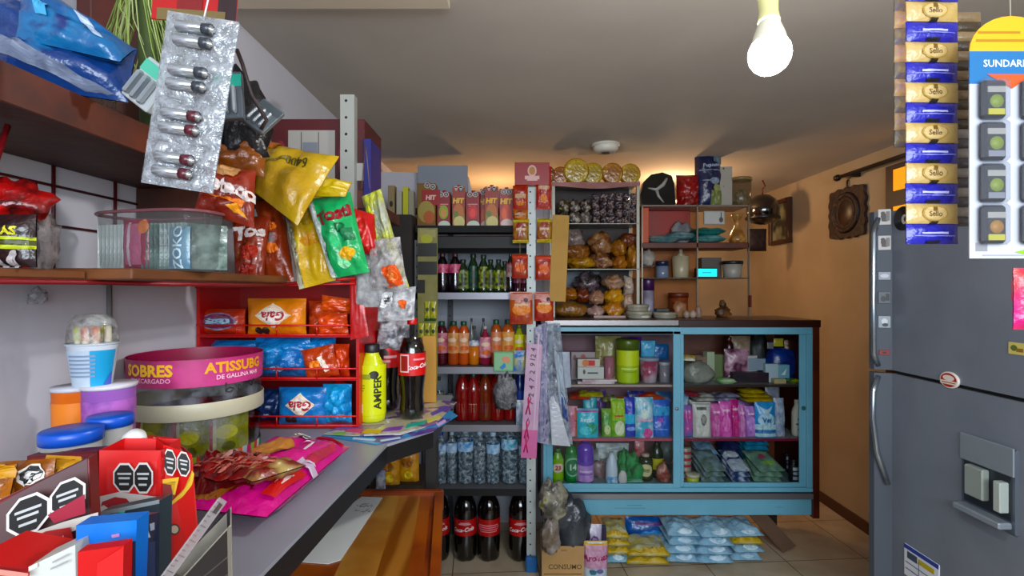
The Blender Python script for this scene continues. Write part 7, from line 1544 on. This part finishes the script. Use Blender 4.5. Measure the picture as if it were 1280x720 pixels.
lump('trinkets', 'greenish and white scraps heaped inside the clear round tub', 'scraps', (915, 238, 938, 0), 3.06, M('#4c5030', rough=.5, c2='#b0a890', ns=30), d=.08, z0=z+.002, amp=.3); COL.objects[-1].location = (X(927, 3.06), 3.08, z+.005); COL.objects[-1].scale = (.85, .85, 1)
# middle
z = gz[1]+.0005
carton_mesh(.125, .01, .082, M('#a0a09c', rough=.5), front=[('r', 0, 0, .9, .84, '#b4b4b0'), ('e', .65, -.3, .2, .4, '#4c4848'), ('r', .65, .2, .05, .6, '#4c4848')]).build('white_card', None, (X(895, 3.06), 3.09, Z(280, 3.06)+.0), label='white card with a small black drawing on the green packs', cat='card')
for k, (x0, x1, c_, c2, zz, lb) in enumerate(((862, 906, '#1c5c5c', '#70a0a0', 0, 'teal pack lying in the middle of the brown shelf, lowest'), (864, 905, '#184c44', '#2c706c', .045, 'dark green pack lying on the teal one under the white card'), (808, 850, '#909894', '#50787c', 0, 'pale crumpled pack at the left of the brown shelf'), (832, 868, '#2c5c64', '#80989c', .02, 'teal and white crumpled pack beside the pale one'))):
    flat('folded_pack', lb, 'pack', X((x0+x1)/2, 3.07), 3.09, z+.026+zz, (x1-x0)/F*3.07, .12, .045, foil(c_, c2, ns=12), 0, 0, wr=.15)
mb = MB(); mb.lathe([(.045, 0), (.05, .02), (.038, .06), (.016, .10), (.014, .12), (.03, .16), (.034, .175)], M('#7c5430', rough=.25, c2='#b08858', ns=20), 24); mb.build('hourglass_vase', None, (X(924, 3.04), 3.07, z), label='brown hourglass-shaped ornament at the right end of the brown shelf', cat='vase')
lump('grey_bundle', 'grey crumpled bag lying behind the pale packs on the brown shelf', 'bag', (838, 278, 866, 0), 3.13, M('#68686c', rough=.4, c2='#8c8c88', ns=14, bump=.6), d=.05, z0=z, amp=.3)
# glass shelf
z = gz[2]+.0005
jar('blue_jar', 'small dark blue-lidded grey jar on the glass shelf', 'jar', X(829, 3.05), 3.07, z, Z(326, 3.05)-z, .037, M('#707c90', rough=.2), M('#181c38', rough=.3), lidh=.3)
r2 = jar('white_jug', 'cloudy white jug with a pointed stopper on the glass shelf', 'jug', X(853, 3.05), 3.08, z, Z(320, 3.05)-z, .050, M('#a8a088', rough=.3), None, taper=.9)
MB().lathe([(.03, 0), (.012, .02), (.01, .045), (.003, .05)], M('#989078', rough=.3), 18).build('stopper', r2, (0, 0, Z(320, 3.05)-z-.001))
r2 = empty('digital_clock', 'digital clock with a glowing cyan display on the glass shelf', 'clock', (X(886, 3.01), 3.03, z))
MB().box(-.062, .062, 0, .05, 0, .058, paint('#14282c', .4), .004).build('case', r2)
q = MB(); q.box(-.055, .055, -.002, 0, .006, .052, M('#28c8d8', rough=.4, emis=1.0)); prints(q, lambda u, v: (Vector((u*.055, -.002, .029+v*.023)), Vector((0,-1,0))), .11, .046, [('r', -.1, 0, .5, .12, '#1898a8')], .0004, 9); q.build('display', r2, label='glowing cyan display')
vc('dark grey box behind the glowing clock', 877, 322, 902, 0, '#504844', 3.13, .06, z0=z)
jar('white_tub', 'white tub with a black lid at the right end of the glass shelf', 'tub', X(918, 3.05), 3.08, z, Z(326, 3.05)-z, .058, M('#98948c', rough=.4), M('#141414', rough=.4), lidh=.2, taper=.85)
# on the cabinet top under it
z = T0
jar('purple_cap_jar', 'clear jar with a purple cap on the cabinet top by the rack', 'jar', X(811, 3.05), 3.07, z, Z(349, 3.05)-z, .035, M('#9c98a8', rough=.2, c2='#787080', ns=16), M('#3c1c48', rough=.3), lidh=.3)
COL.objects[-3].location.z = z
lump('white_bag', 'small whitish bag heap above the purple-capped jar', 'bag', (802, 313, 818, 332), 3.06, M('#8c8880', rough=.5, c2='#a8a49c', ns=12), d=.06, amp=.25)
MB().box(0, .085, 0, .10, 0, .006, paint('#3c3430')).build('small_ledge', None, (ga-.0, 3.03, Z(332, 3.06)-.007), label='tiny ledge between rack and shelf carrying the whitish bag', cat='ledge')
bottle('dark_bottle', 'small dark bottle hanging between the rack and the glass shelf', 'bottle', X(812, 3.14), 3.15, z, .22, .03, 'tall', M('#201c28', rough=.3), paint('#2c2434'), n=16)
for k in range(3):
    carton_mesh(.075, .06, .016, M(['#5c6458', '#8c8c84', '#38403c'][k], rough=.5)).build('card_stack', None, (X(828, 3.02), 3.04, z+k*.0165), label=['lowest greenish pack of the small stack by the purple-capped jar', 'middle pale pack of the small stack by the purple-capped jar', 'top dark pack of the small stack by the purple-capped jar'][k], cat='pack')
r2 = jar('brown_basket', 'small reddish-brown basket with a bag of buns, on the cabinet top', 'basket', X(850, 3.08), 3.11, z, Z(366, 3.08)-z, .055, M('#6c3018', rough=.6, c2='#8c4828', ns=40), M('#582410', rough=.5), lidh=.2)
lump('bun_bag', 'small beige bag of buns before the brown basket', 'bag', (842, 376, 858, 0), 2.99, M('#8c6448', rough=.4, c2='#a88464', ns=16), d=.05, z0=z, amp=.25)
for k, (px, c_, lb) in enumerate(((858, '#9c8878', 'pinkish-white soap cake left of three on the cabinet top'), (866, '#b09c90', 'pinkish-white soap cake in the middle of three on the cabinet top'), (873, '#8c7468', 'dull pink cup-shaped item right of the soap cakes'))):
    lump('soap_cake', lb, 'soap', (px-4, 388 if k < 2 else 382, px+4, 0), 2.93, M(c_, rough=.4), d=.04, z0=z, amp=.12)
mb = MB(); lump_mesh(.09, .06, .06, M('#3c2414', rough=.5, c2='#6c4828', ns=20), 4, .35, 18, mb=mb); lump_mesh(.04, .04, .05, M('#3c2414', rough=.5, c2='#7c5c38', ns=20), 6, .2, 14, mb=mb, c=(0, 0, .05))
mb.build('dark_figurine', None, (X(905, 3.0), 3.02, z), label='small dark brown figurine on the cabinet top under the glowing clock', cat='figurine')
carton_mesh(.012, .02, .07, M('#601010', rough=.5)).build('red_tag', None, (gb-.002, GY0-.0095, Z(384, GY0)), label='small dark red tag on the right upright of the glass shelf', cat='tag')
